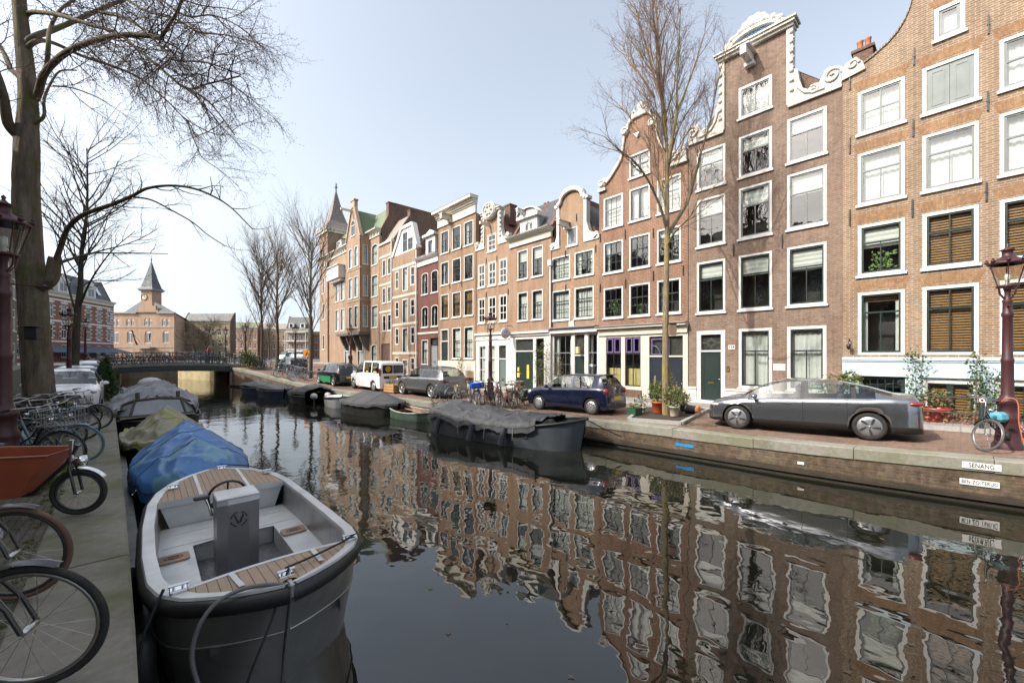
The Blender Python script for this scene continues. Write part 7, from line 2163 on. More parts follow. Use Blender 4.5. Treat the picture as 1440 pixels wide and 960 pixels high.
lamp('maroon lamp post beside the dark hatchback near the bridge', (10.4, 41.8, rq_z(42)))
lamp('distant maroon lamp post between the two slender trees', (8.0, 52, 1.2))
lamp('far maroon lamp post at the bridge corner', (7.2, 60, 1.2))
# ------------------------------------------------------------ trees
def bark(name, c, moss, amt, sc=6.0, twig=False):
 m, nt, bs = new_mat(name)
 p = geopos(nt)
 mp = nt.nodes.new('ShaderNodeMapping'); mp.inputs['Scale'].default_value = (1, 1, .14); nt.links.new(p, mp.inputs[0])
 n = noise(nt, mp.outputs[0], sc * 3, 5, .7); n2 = noise(nt, p, 1.4, 5, .65)
 col = mixc(nt, ramp(nt, n, [(.3, 0.0), (.7, 1.0)]), tuple(x * .32 for x in c), c)
 col = mixc(nt, ramp(nt, n2, [(.48, 0.0), (.64, amt)]), col, moss)
 nt.links.new(col, bs.inputs['Base Color']); bs.inputs['Roughness'].default_value = .9
 bs.inputs['Specular IOR Level'].default_value = .15
 if not twig: bump(nt, bs, n, 1.0, .05)
 MATS[name] = m
 return m
class Grow:
 def __init__(s, rnd, wood, crown, P): s.r = rnd; s.w = wood; s.c = crown; s.P = P; s.n = 0
 def limb(s, pts, r0, r1, n=8, k=5, ridge=0.0):
  path = catmull(pts, k); m = len(path)
  rad = [r0 + (r1 - r0) * (i / (m - 1)) ** .8 for i in range(m)]
  b = len(s.w.v)
  s.w.tube(path, rad, n, cap=False)
  if ridge:
   for i in range(b, len(s.w.v)):
    q = i - b; c = path[q // n]; v = Vector(s.w.v[i]) - c
    a = q % n
    k_ = 1 + ridge * (.6 * sin(a * 2 * pi / n * 5 + .6 * sin(c.z * 2)) + mnoise.noise(Vector(s.w.v[i]) * 2.2) * 1.2 + (1 - abs(mnoise.noise(Vector((s.w.v[i][0] * 9, s.w.v[i][1] * 9, s.w.v[i][2] * 1.6)))) * 3) * .45)
    s.w.v[i] = tuple(c + v * k_)
  return path, rad
 def along(s, path, rad, lvl, t0=.2, mul=1.0):
  P = s.P; r = s.r
  L = sum((b - a).length for a, b in zip(path, path[1:]))
  cnt = max(1, int(L * P['dens'][lvl] * mul * r.uniform(.8, 1.2)))
  for i in range(cnt):
   t = t0 + (1 - t0) * (i + r.random()) / cnt
   k = min(int(t * (len(path) - 1)), len(path) - 2)
   f = t * (len(path) - 1) - k
   p = path[k].lerp(path[k + 1], f); d = (path[k + 1] - path[k]).normalized()
   s.shoot(p, d, lvl, (1 - .55 * t), min(rad[k] * .7, P['rad'][lvl]))
 def shoot(s, p, d, lvl, sc=1.0, rmax=1.0):
  P = s.P; r = s.r
  ang = radians(r.uniform(*P['ang'][lvl]))
  ax = d.orthogonal().normalized(); ax.rotate(Matrix.Rotation(r.uniform(0, 2 * pi), 3, d))
  dd = d.copy(); dd.rotate(Matrix.Rotation(ang, 3, ax))
  L = P['len'][lvl] * r.uniform(.55, 1.25) * (.55 + .45 * sc)
  n = P['seg'][lvl]; pts = [p]; q = p.copy()
  for i in range(n):
   dd = (dd + Vector((r.gauss(0, 1), r.gauss(0, 1), r.gauss(0, 1))) * P['wig'][lvl] + Vector((0, 0, P['trop'][lvl]))).normalized()
   q = q + dd * (L / n); pts.append(q)
  r0 = min(P['rad'][lvl], rmax); r1 = r0 * .35
  rad = [r0 + (r1 - r0) * i / n for i in range(n + 1)]
  last = lvl == len(P['len']) - 1
  (s.w if P['rad'][lvl] > .018 else s.c).tube(pts, rad, 6 if P['rad'][lvl] > .03 else (4 if P['rad'][lvl] > .012 else 3), cap=False)
  s.n += 1
  if last:
   b = P['bud']
   if b:
    for c in pts[1:]:
     if r.random() < P.get('budp', .8):
      u = Vector((r.gauss(0, 1), r.gauss(0, 1), r.gauss(0, 1))).normalized() * b
      v = u.orthogonal().normalized() * b * .6; w_ = u.cross(v).normalized() * b * .6
      s.c.add([c - u * .3, c + u + v, c + u * .9 - v, c + u + w_], [(0, 1, 2), (0, 2, 3), (0, 3, 1), (1, 3, 2)], 1)
  else: s.along(pts, rad, lvl + 1, .15)
def tree(label, name='bare_tree', group=None, base=(0, 0, 0)):
 return thing(name, label, 'tree', base, group)
# big tree close to the camera on the left
bark_l = bark('elm_bark', (.20, .158, .12), (.085, .09, .03), .75, 2.3)
twig_l = bark('elm_twigs', (.15, .11, .095), (.06, .05, .03), .2, twig=True)
bud_l = paint('elm_buds', (.13, .07, .055), .8, var=.3)
D0 = 12.5
def pd(px, py, dz=0): return at_d(px, py, D0 + dz)
rnd = random.Random(4)
T = dict(len=[0, 1.75, .85, .36], rad=[0, .016, .008, .0052], ang=[(30, 60), (28, 70), (25, 70), (25, 75)], dens=[0, 3.0, 5.0, 8.0], seg=[4, 5, 4, 3], wig=[.1, .16, .2, .25], trop=[0, -.03, -.07, -.08], bud=.021, budp=.75)
wood, crown = MB(), MB()
G = Grow(rnd, wood, crown, T)
base = pd(57, 640)
G.limb([pd(57, 660), pd(56, 560), pd(50, 470), pd(45, 400), pd(40, 330), pd(37, 270), pd(38, 215), pd(38, 180)], .36, .27, 64, 22, .05)
G.limb([pd(57, 660), pd(57, 625)], .48, .36, 30, 3, .06)
pt, rt = G.limb([pd(38, 195), pd(40, 150), pd(38, 110), pd(33, 60), pd(28, 10), pd(22, -70), pd(20, -160)], .26, .12, 30, 12, .05)
limbs = [
 ([(30, 195, 0), (12, 175, -.3), (6, 140, -.6), (-2, 110, -.8), (-25, 50, -1)], .26, .12),
 ([(24, 105, 0), (15, 97, .2), (8, 80, .5), (-4, 58, .8), (-30, 10, 1)], .15, .08),
 ([(52, 135, 0), (62, 105, -.3), (85, 80, -.8), (115, 63, -1.3), (160, 51, -2.0), (203, 50, -2.4), (228, 54, -2.6)], .19, .085),
 ([(226, 54, -2.6), (238, 35, -2.8), (248, 18, -3), (258, -6, -3.2), (275, -40, -3.5)], .07, .03),
 ([(66, 98, -.3), (68, 65, -.5), (70, 42, -.2), (85, 14, .2), (108, -3, .5), (140, -30, 1)], .11, .05),
 ([(48, 52, 0), (75, 42, .6), (115, 25, 1.3), (150, 9, 1.8), (180, -3, 2.2), (230, -30, 3)], .17, .07),
 ([(52, 58, 0), (76, 61, 1.0), (116, 79, 1.8), (163, 95, 2.4), (200, 112, 2.8), (235, 142, 3.0), (262, 168, 3.1), (300, 188, 3.2), (330, 190, 3.3)], .13, .010),
 ([(262, 168, 3.1), (276, 204, 3.2), (285, 222, 3.2), (310, 240, 3.3), (336, 262, 3.3)], .035, .01),
 ([(42, 18, 0), (76, 20, -.6), (105, 28, -1.2), (131, 36, -1.6), (163, 46, -2.0), (192, 68, -2.4), (228, 98, -2.7), (262, 124, -2.9), (292, 118, -3), (338, 107, -3.1)], .12, .016),
 ([(262, 124, -2.9), (290, 140, -3.0), (312, 165, -3.1), (330, 190, -3.2)], .04, .012),
 ([(140, 17, -1.5), (175, 25, -2), (204, 44, -2.4), (233, 73, -2.8), (248, 85, -3), (290, 88, -3.1), (338, 105, -3.2)], .07, .014),
 ([(175, -3, .8), (204, 15, .5), (248, 28, .2), (280, 45, 0), (321, 50, -.2), (365, 62, -.4)], .07, .014),
 ([(215, -10, 1.6), (260, 22, 1.5), (300, 22, 1.4), (340, 40, 1.3), (372, 70, 1.2)], .06, .012),
 ([(61, 165, 0), (62, 140, .4), (72, 116, .8), (85, 100, 1.1), (108, 99, 1.3)], .09, .035),
 ([(75, 121, .8), (102, 124, 1.0), (137, 137, 1.3), (158, 150, 1.5)], .045, .012)]
for k, (P, r0, r1) in enumerate(limbs):
 if k in (1, 2, 5, 6, 8, 13) and P[0][0] > 20: P = [(38 if P[0][1] > 100 else 33, P[0][1] + 14, 0)] + P
 r0 = r0 * .6; r1 = r1 * (.6 if r1 > .02 else 1)
 path, rad = G.limb([pd(*p) for p in P], r0, r1, 9, 5, .03 if r0 > .05 else 0)
 m = 1.0
 if k in (0, 1): m = .7
 if k >= 13: m = .5
 if k in (6, 9): m = .7
 G.along(path, rad, 1, .42 if k in (2, 4, 5, 6, 8) else .2, m * 1.25)
# mossy stub and its arching low boughs
G.limb([pd(60, 402), pd(72, 392), pd(76, 372), pd(78, 362)], .19, .15, 14, 5, .08)
T2 = dict(T, dens=[0, 1.5, 3.0, 3.5], len=[0, .9, .5, .25], trop=[0, .03, 0, 0], bud=.012, budp=.4)
G2 = Grow(random.Random(9), wood, crown, T2)
for P, r0, r1 in (([(78, 368, 0), (86, 345, -.2), (95, 322, -.5), (112, 305, -.9), (135, 295, -1.2), (162, 286, -1.5), (187, 275, -1.8), (207, 265, -2), (240, 261, -2.3), (272, 265, -2.6), (300, 276, -2.8), (325, 292, -3), (355, 322, -3.2)], .13, .014),
                  ([(187, 277, -1.8), (212, 281, -1.9), (240, 295, -2), (270, 312, -2.1), (292, 330, -2.2), (317, 346, -2.3)], .04, .012), ([(82, 370, 0), (107, 362, .2), (130, 356, .4), (162, 356, .7), (200, 356, 1), (236, 357, 1.2)], .08, .014)):
 path, rad = G2.limb([pd(*p) for p in P], r0 * .62, r1 * .8, 8, 5, .02); G2.along(path, rad, 1, .25)
root = tree('huge old tree with thick mossy trunk and drooping bare budding boughs over the near quay', base=tuple(base))
wood.build('trunk', bark_l, root)
crown.build('crown', [twig_l, bud_l], root)
# second tree on the left quay
def fan_tree(label, base, trunk_pts, r0, r1, T, seed, b_m, t_m, u_m, t0=.25, group=None, extra=(), nside=12, name='bare_tree'):
 wood, crown = MB(), MB(); G = Grow(random.Random(seed), wood, crown, T)
 path, rad = G.limb(trunk_pts, r0, r1, nside, 6, .03)
 G.along(path, rad, 0, t0)
 for P, a, b in extra:
  p2, r2 = G.limb(P, a, b, 8, 5); G.along(p2, r2, 1, .2)
 root = tree(label, name, group, tuple(base))
 wood.build('trunk', b_m, root); crown.build('crown', [t_m, u_m], root)
 return G.n
D1 = 21.4
def p1(px, py, dz=0): return at_d(px, py, D1 + dz)
T3 = dict(len=[4.2, 1.8, .9, .45], rad=[.042, .016, .008, .0045], ang=[(35, 62), (20, 50), (20, 55), (20, 55)], dens=[3.4, 2.0, 3.0, 3.6], seg=[7, 5, 4, 2], wig=[.07, .11, .14, .16], trop=[.09, .05, .02, 0], bud=0)
fan_tree('dark slender-limbed bare tree behind the thick trunk on the shaded quay', p1(103, 532), [p1(103, 560), p1(106, 500), p1(109, 440), p1(113, 405), p1(114, 370), p1(117, 335), p1(122, 300), p1(123, 250), p1(122, 208)], .20, .02, T3, 21,
         bark('dark_bark', (.10, .085, .07), (.06, .065, .03), .5), bark('dark_twigs', (.13, .105, .095), (.05, .05, .04), .2, twig=True), bud_l, .42,
         extra=[([p1(108, 445), p1(98, 410, .5), p1(88, 372, 1), p1(80, 340, 1.3), p1(70, 300, 1.6)], .06, .014), ([p1(112, 430), p1(125, 400, -.5), p1(140, 375, -1), p1(160, 350, -1.5), p1(190, 325, -2)], .065, .012), ([p1(113, 405), p1(130, 395, 1), p1(160, 395, 1.5), p1(200, 392, 2)], .04, .01)])
# tall tree on the sunny quay
D2 = 14.3
def p2_(px, py, dz=0): return at_d(px, py, D2 + dz)
bark_r = bark('lichen_bark', (.34, .27, .18), (.33, .26, .045), .85)
twig_r = bark('tall_twigs', (.27, .185, .15), (.16, .12, .05), .5, twig=True)
bud_r = paint('reddish_buds', (.22, .11, .095), .8, var=.4)
T4 = dict(len=[2.5, 1.5, .75, .34], rad=[.030, .013, .007, .0048], ang=[(22, 42), (16, 36), (20, 50), (25, 60)], dens=[2.1, 3.0, 4.8, 8.5], seg=[7, 5, 4, 3], wig=[.05, .08, .12, .18], trop=[.10, .09, .06, .04], bud=.019, budp=.7)
ex = [([(936, 170, 0), (932, 145, .1), (920, 110, .2), (910, 70, .3), (900, 37, .4), (892, 5, .4)], .07, .016), ([(920, 137, .2), (900, 105, .5), (885, 85, .7), (875, 62, .9)], .045, .012),
      ([(940, 230, 0), (947, 185, -.2), (952, 160, -.3), (952, 125, -.4), (954, 75, -.4), (957, 12, -.4)], .075, .014), ([(952, 158, -.3), (967, 120, -.6), (980, 82, -.8), (990, 50, -1)], .04, .012),
      ([(939, 330, 0), (950, 312, .3), (966, 285, .6), (977, 250, .8), (986, 215, 1.0), (1000, 165, 1.2), (1010, 112, 1.3), (1022, 70, 1.4)], .085, .012),
      ([(937, 320, 0), (928, 290, -.3), (912, 255, -.6), (893, 228, -.9), (872, 212, -1.1), (850, 192, -1.3)], .06, .012), ([(937, 290, 0), (925, 240, .5), (905, 195, .9), (885, 165, 1.2), (868, 145, 1.4)], .05, .012),
      ([(938, 345, 0), (950, 325, -.6), (965, 310, -1.1), (985, 285, -1.5), (1005, 262, -1.8)], .04, .010), ([(937, 260, 0), (944, 215, .6), (955, 180, .9), (972, 150, 1.2), (992, 128, 1.4)], .045, .012)]
G_n = fan_tree('tall slim tree with yellow lichen trunk and reddish twigs before the red house', p2_(937, 584), [p2_(937, 592), p2_(936, 540), p2_(936, 470), p2_(937, 400), p2_(938, 330), p2_(938, 260), p2_(937, 200), p2_(933, 150), p2_(928, 90), p2_(924, 30), p2_(921, -12)], .14, .018, T4, 33, bark_r, twig_r, bud_r, .42,
         extra=[([p2_(*q) for q in P], a, b) for P, a, b in ex], nside=14, name='tall_tree')
# slender trees near the bridge
bark_f = bark('slender_bark', (.15, .115, .085), (.12, .11, .05), .5)
twig_f = bark('slender_twigs', (.20, .15, .12), (.16, .13, .07), .4, twig=True)
T5 = dict(len=[4.6, 1.9, .9], rad=[.042, .018, .010], ang=[(24, 42), (16, 38), (18, 45)], dens=[3.4, 2.4, 3.6], seg=[7, 5, 3], wig=[.05, .08, .12], trop=[.08, .06, .04], bud=0)
for i, (px, X, Y, h, lb) in enumerate(((437, 10.1, 36.0, 11.2, 'slender bare tree by the dark hatchback, nearest of the trees before the bridge'), (391, 9.15, 43.0, 10.6, 'slender upright bare tree in the middle of the bridge end trio'), (368, 8.65, 47.2, 10.9, 'slender upright bare tree closest to the bridge on the sunny bank'))):
 z = rq_z(Y)
 fan_tree(lb, (X, Y, z), [(X, Y, z - .1), (X + .05, Y, z + h * .3), (X - .04, Y, z + h * .6), (X + .05, Y, z + h * .85), (X, Y, z + h)], .17, .015, T5, 50 + i, bark_f, twig_f, bud_l, .26, group='slender trees before the bridge', nside=9)
T6 = dict(len=[3.6, 2.0, 1.0], rad=[.07, .032, .020], ang=[(45, 75), (25, 55), (20, 50)], dens=[4.0, 2.2, 3.2], seg=[6, 4, 3], wig=[.08, .1, .14], trop=[.04, .03, .02], bud=0)
twig_o = bark('olive_twigs', (.23, .18, .11), (.2, .17, .07), .4, twig=True)
for i, (px, Z, h, lb) in enumerate(((293, 80, 7.2, 'broad spreading bare tree beyond the bridge parapet'), (272, 86, 6.6, 'broad bare tree beyond the bridge beside the brick station'), (345, 92, 7.5, 'bare tree before the red terrace beyond the bridge'), (378, 98, 8.5, 'thin bare tree before the far red terrace'))):
 b = at_d(px, 500, Z); b.z = 1.2
 fan_tree(lb, b, [b, b + V(.1, 0, 2.0), b + V(0, .1, h * .6), b + V(.2, 0, h)], .26, .05, T6 if i < 2 else T5, 70 + i, bark_f, twig_o if i < 2 else twig_f, bud_l, .3, group='bare trees beyond the bridge', nside=8)
# ------------------------------------------------------------ leafy plants and pots
leaf_g = paint('leaf_green', (.075, .13, .028), .55, var=.45, scale=9)
leaf_d = paint('leaf_dark', (.028, .055, .018), .6, var=.5, scale=6)
leaf_y = paint('leaf_lime', (.17, .22, .04), .55, var=.35, scale=9)
leaf_dry = paint('leaf_dry', (.22, .15, .08), .7, var=.4, scale=9)
flower_o = paint('flower_coral', (.55, .16, .10), .6, var=.3, scale=9)
def leaves(mb, c, R, n, s, rnd, mi=0, lean=.4, shell=.3):
 for _ in range(n):
  d = Vector((rnd.gauss(0, 1), rnd.gauss(0, 1), rnd.gauss(0, 1))).normalized()
  k = (shell + (1 - shell) * rnd.random())
  p = Vector(c) + Vector((d.x * R[0], d.y * R[1], d.z * R[2])) * k
  a = (d + Vector((rnd.gauss(0, .6), rnd.gauss(0, .6), rnd.gauss(0, .6) + lean))).normalized() * s * rnd.uniform(.6, 1.3)
  b = a.orthogonal().normalized(); b.rotate(Matrix.Rotation(rnd.uniform(0, 6.28), 3, a.normalized())); b *= s * .28
  mb.add([p, p + a * .5 + b, p + a, p + a * .5 - b], [(0, 1, 2, 3)], mi)
def bush(name, label, cat, base, clumps, n, s, mats, seed=1, stems=6, group=None):
 rnd = random.Random(seed); root = thing(name, label, cat, tuple(base), group)
 mb = MB(); B = Vector(base)
 for (dx, dy, dz, rx, ry, rz) in clumps:
  for mi in range(len(mats)): leaves(mb, B + V(dx, dy, dz), (rx, ry, rz), int(n / len(mats)), s, rnd, mi)
 mb.build('foliage', mats, root)
 mb = MB()
 for k in range(stems):
  c = rnd.choice(clumps); mb.tube([B + V(rnd.uniform(-.05, .05), rnd.uniform(-.05, .05), 0), B + V(c[0] * .5, c[1] * .5, c[2] * .5), B + V(c[0] + rnd.uniform(-.5, .5) * c[3], c[1], c[2] + rnd.uniform(-.2, .7) * c[5])], [.012, .009, .004], 4)
 mb.build('stem', twig_r, root)
 return root
def pot(label, base, r, h, m, plant=None, seed=1, group='flower pots around the tall tree', name='flower_pot'):
 root = thing(name, label, 'flower pot', tuple(base), group)
 mb = MB(); mb.lathe([(0, 0), (r * .72, 0), (r * .78, .02), (r * .97, h * .85), (r * 1.06, h * .86), (r * 1.06, h), (r * .93, h), (r * .92, h * .85)], 20, base); mb.build('pot', m, root)
 mb = MB(); mb.lathe([(0, h * .86), (r * .93, h * .86)], 14, base); mb.build('soil', paint('soil', (.05, .035, .025), .95), root)
 if plant:
  mats, H_, W_, n, s = plant; rnd = random.Random(seed); mb = MB()
  for mi in range(len(mats)): leaves(mb, Vector(base) + V(0, 0, h + H_ * .45), (W_, W_, H_ * .55), n, s, rnd, mi)
  mb.build('plant', mats, root)
  mb = MB()
  for k in range(5): mb.tube([Vector(base) + V(0, 0, h * .8), Vector(base) + V(rnd.uniform(-.6, .6) * W_, rnd.uniform(-.6, .6) * W_, h + H_ * rnd.uniform(.5, 1))], .006, 4)
  mb.build('stem', leaf_d, root)
 return root
terracotta = MATS.get('terracotta') or paint('terracotta', (.42, .17, .09), .8)
orange_pot = paint('orange_pot', (.50, .10, .035), .6, var=.15)
cream_pot = paint('cream_pot', (.60, .55, .44), .6, var=.2)
def gz(px, py):
 p = on_z(px, py, 0.0); return V(p.x, p.y, rq_z(p.y) + .04)
mb = MB()     # tree pit kerb, as one granite ring
A, B, C, D_ = gz(884, 592), gz(958, 598), gz(1000, 576), gz(905, 574)
pit = thing('tree_pit_kerb', 'low granite kerb ring round the foot of the tall tree', 'kerb ring', tuple(A))
for a, b in ((A, B), (B, C), (C, D_), (D_, A)): mb.beam(a + V(0, 0, .0), b + V(0, 0, .0), .12, .14)
mb.build('kerb_stone', kerb_mat, pit)
mb = MB(); mb.poly([p + V(0, 0, .03) for p in (A, B, C, D_)]); mb.build('earth', MATS.get('soil') or paint('soil', (.05, .035, .025), .95), pit)
pot('large orange pot with leafy green shrub at the foot of the tall tree', gz(926, 584) + V(0, 0, .05), .24, .42, orange_pot, ([leaf_g, leaf_y], .75, .36, 320, .085), 2)
pot('cream pot with spreading green plant beside the orange pot', gz(948, 589) + V(0, 0, .05), .17, .34, cream_pot, ([leaf_g, leaf_y, leaf_dry], .70, .42, 300, .08), 3)
pot('small white pot sitting by the green crate near the tall tree', gz(903, 583) + V(0, 0, .05), .13, .2, white, ([leaf_g], .5, .2, 70, .08), 4)
pot('dark pot with lime leaves at the right end of the tree pit', gz(961, 581) + V(0, 0, .05), .14, .28, trim_black, ([leaf_y, leaf_g], .42, .28, 120, .09), 5)
bush('shrub', 'wispy dry-stemmed shrub growing against the trunk of the tall tree', 'shrub', gz(944, 581) + V(0, 0, .05), [(0, 0, .8, .28, .28, .55), (-.1, .1, 1.3, .18, .18, .3)], 170, .07, [leaf_dry, leaf_g], 6, 10)
c = gz(893, 586) + V(0, 0, .05)
root = thing('plant_crate', 'dark green plastic crate of plants at the tree pit corner', 'crate', tuple(c))
mb = MB(); mb.M = Matrix.Translation(c); mb.plate(rect(-.22, .22, -.15, .15), [rect(-.2, .2, -.13, .13)], lambda u, v, w: (u, v, .24 - w), .24); mb.box(-.2, .2, -.13, .13, 0, .14); mb.build('tray', paint('crate_green', (.012, .07, .03), .5), root)
mb = MB(); leaves(mb, c + V(0, 0, .3), (.25, .16, .22), 90, .08, random.Random(8)); mb.build('plant', leaf_g, root)
c = gz(978, 585)
root = thing('toppled_pot', 'toppled dark pot showing its orange end beside the tree pit', 'flower pot', tuple(c))
mb = MB(); mb.M = Matrix.Translation(c + V(0, 0, .18)) @ Matrix.Rotation(radians(12), 4, 'Z'); mb.lathe([(.12, .0), (.17, .36), (.185, .36), (.185, .42)], 18, (-.0, -.1, 0), axis='y'); mb.build('pot', trim_black, root)
mb = MB(); mb.M = Matrix.Translation(c + V(.02, -.12, .16)); mb.lathe([(.165, .08), (.17, .0), (.10, -.03), (.05, -.02), (0, -.02)], 18, axis='y'); mb.build('lid', paint('orange_lid', (.6, .22, .08), .5), root)
root = thing('garden_cane', 'bundle of pale canes leaning beside the tall tree trunk', 'canes', tuple(gz(921, 580)))
mb = MB(); b = gz(921, 580)
for dx in (-.12, 0, .1): mb.tube([b + V(dx * .3, 0, .1), b + V(dx * 2.2, dx, 1.35)], .013, 5)
mb.build('cane', paint('cane', (.36, .27, .17), .7), root)
# in front of the tan house
pot('broad red pot with flowering plant against the pale blue wall', V(17.35, on_x(1316, 500, 17.35).y, .12), .34, .5, paint('red_glazed_pot', (.32, .035, .02), .35, var=.15, coat=.4), ([leaf_g, leaf_dry], .55, .38, 130, .10), 12, None)
for i, (px, py, h_, lb) in enumerate(((1288, 603, 2.3, 'thin climbing shrub on the pale blue wall nearest the grey saloon'), (1373, 603, 2.2, 'climbing shrub on the white window frame behind the leaning bicycle'), (1392, 600, 1.7, 'leafy climber on the pale blue wall right behind the lamp post'))):
 p = V(17.6, on_x(px, 500, 17.6).y, .1)
 bush('climbing_plant', lb, 'climber', p, [(0, 0, h_ * f, .14 + .1 * (f < .5), .2 + .12 * (i != 1), h_ * .2) for f in (.25, .5, .8)], 150, .085, [leaf_g, leaf_d], 30 + i, 8, 'climbers on the blue wall')
for i, (px, lb) in enumerate(((1340, 'coral flowering plants along the foot of the blue wall'), (1432, 'coral flowering plants beyond the lamp post foot'))):
 p = V(17.1, on_x(px, 500, 17.1).y, .12); bush('flower_bed', lb, 'flowers', p, [(0, .1 * k, .26, .2, .3, .22) for k in (-4, 0, 4)], 120, .08, [leaf_dry, flower_o, leaf_g], 40 + i, 6)
p = V(17.2, on_x(1172, 500, 17.2).y, .1); bush('shrub', 'rounded light green shrub against the wall behind the grey saloon', 'shrub', p, [(0, 0, .9, .45, .65, .55), (0, -.4, 1.2, .3, .35, .35)], 420, .10, [leaf_y, leaf_g, leaf_dry], 45, 8)
for i, (px, X, h_, lb) in enumerate(((757, 17.4, 2.6, 'tall leafy climbing shrub between the garage and the shop window'), (768, 17.5, 2.9, 'dry brown shrub against the white shopfront pilaster'), (785, 17.3, 2.0, 'russet leaved shrub in front of the wide shop window'), (648, 17.3, 1.9, 'pale wispy shrub before the cream plinth'))):
 p = V(X, on_x(px, 500, X).y, .1)
 bush('facade_plant', lb, 'shrub', p, [(0, 0, h_ * f, .25, .4, h_ * .24) for f in (.25, .55, .85)], 170, .085, [leaf_g, leaf_dry] if i != 0 else [leaf_g, leaf_d, leaf_y], 60 + i, 8)
# evergreens on the quays
for i, (x, y, h_, lb) in enumerate(((-1.35, 27.2, 1.5, 'small bushy fir standing on the shaded quay edge'), (-1.5, 29.4, 1.8, 'taller fir behind the small one on the shaded quay edge'), (-1.75, 31.6, 1.6, 'third fir on the shaded quay beside the second white car'))):
 bush('fir_shrub', lb, 'shrub', (x, y, lq_z(y)), [(0, 0, h_ * f, .62 * (1.15 - f), .62 * (1.15 - f), h_ * .22) for f in (.2, .45, .7, .92)], 520, .11, [leaf_d, leaf_g], 80 + i, 4, 'firs on the shaded quay')
bush('laurel_bush', 'rounded dark green bush at the bridge end of the sunny quay', 'shrub', (rq_x(45) + .8, 45.0, rq_z(45)), [(0, 0, .8, .9, 1.2, .8), (-.2, .6, 1.1, .7, .8, .7), (.1, -.7, .7, .6, .8, .6)], 800, .13, [leaf_d, leaf_g], 90, 6)
mb = MB(); rnd = random.Random(14)
def tuft(x, y, z, n, h, sp):
 for _ in range(n):
  a = rnd.uniform(0, 6.28); rr = sp * rnd.random(); p = V(x + rr * cos(a), y + rr * sin(a), z); q = p + V(rnd.gauss(0, .35) * h, rnd.gauss(0, .35) * h, h * rnd.uniform(.5, 1)); w_ = V(.006, .004, 0)
  mb.add([p - w_, p + w_, q], [(0, 1, 2)], 0)
for _ in range(90): y = rnd.uniform(2.0, 9.0); tuft(lq_x(y) - .68 + rnd.gauss(0, .04), y, lq_z(y), 9, .035, .04)
for _ in range(16): y = rnd.uniform(8.2, 9.8); tuft(lq_x(y) - .75 + rnd.uniform(-.15, .1), y, lq_z(y), 30, .26, .10)
for _ in range(160): y = rnd.uniform(11.8, 16.8); tuft(rq_x(y) + .75 + rnd.gauss(0, .22), y, rq_z(y) + .02, 16, .10, .12)
for _ in range(40): y = rnd.uniform(4.9, 6.0); tuft(rq_x(y) + 1.2 + rnd.gauss(0, .25), y, rq_z(y) + .02, 16, .08, .12)
tag(mb.build('grass', paint('grass_green', (.075, .095, .022), .7, var=.4, scale=9)), kind='stuff')
# ------------------------------------------------------------ signs, fence, small things on the sunny quay
def wall_point(px, py, dx=0.0):
 """point on the right quay wall face seen at a pixel"""
 y = 5.0
 for _ in range(30):
  x = rq_x(y) - dx; u = (px - CXP) / FPX
  y = x * (TC - u * TS) / (TS + u * TC)
 x = rq_x(y) - dx; Z = x * TS + y * TC
 return V(x, y, CAMH - (py - HYP) / FPX * Z)
def wall_frame(p):
 d = V(rq_x(p.y - .3) - rq_x(p.y + .3), -.6, 0).normalized()
 return d, d.cross(V(0, 0, 1))
def quay_sign(name, label, px, py, w, h, m, text=None, size=.1, mt=None, dx=.012, tilt=0.0):
 p = wall_point(px, py, dx); U, N = wall_frame(p)
 root = thing(name, label, 'sign', tuple(p))
 mb = MB(); q = p
 W_ = V(0, 0, 1)
 U2 = (U + W_ * tilt).normalized(); W2 = N.cross(U2) * -1 if N.cross(U2).z < 0 else N.cross(U2)
 P = [q - U2 * w / 2 - W2 * h / 2, q + U2 * w / 2 - W2 * h / 2, q + U2 * w / 2 + W2 * h / 2, q - U2 * w / 2 + W2 * h / 2]
 mb.hexa([P[0] - N * .01, P[1] - N * .01, P[1] + N * .006, P[0] + N * .006, P[3] - N * .01, P[2] - N * .01, P[2] + N * .006, P[3] + N * .006])
 pl = mb.build('board', m, root)
 if text: lettering('lettering', text, size, tuple(q + N * .008), U2, N, mt or black_paint, pl, .001, .68)
 return root
sign_white = paint('sign_white', (.80, .79, .77), .5, var=.05)
quay_sign('name_board', 'white quay name board reading SENANG below the leaning bicycle', 1380, 655.5, .52, .125, sign_white, 'SENANG', .125, dx=.015)
quay_sign('name_board', 'white quay board reading BEN ZO TERUG under the SENANG board', 1377, 679, .53, .115, sign_white, 'BEN ZO TERUG', .098, dx=-.015)
quay_sign('mooring_strip', 'bright blue mooring strip on the brick quay wall below the tall tree', 963, 626, .50, .085, paint('strip_blue', (.01, .25, .55), .5, var=.15), dx=-.015)
quay_sign('number_tag', 'tiny mooring tag on the quay wall below the grey saloon', 1126, 651, .13, .06, sign_white, dx=-.015)
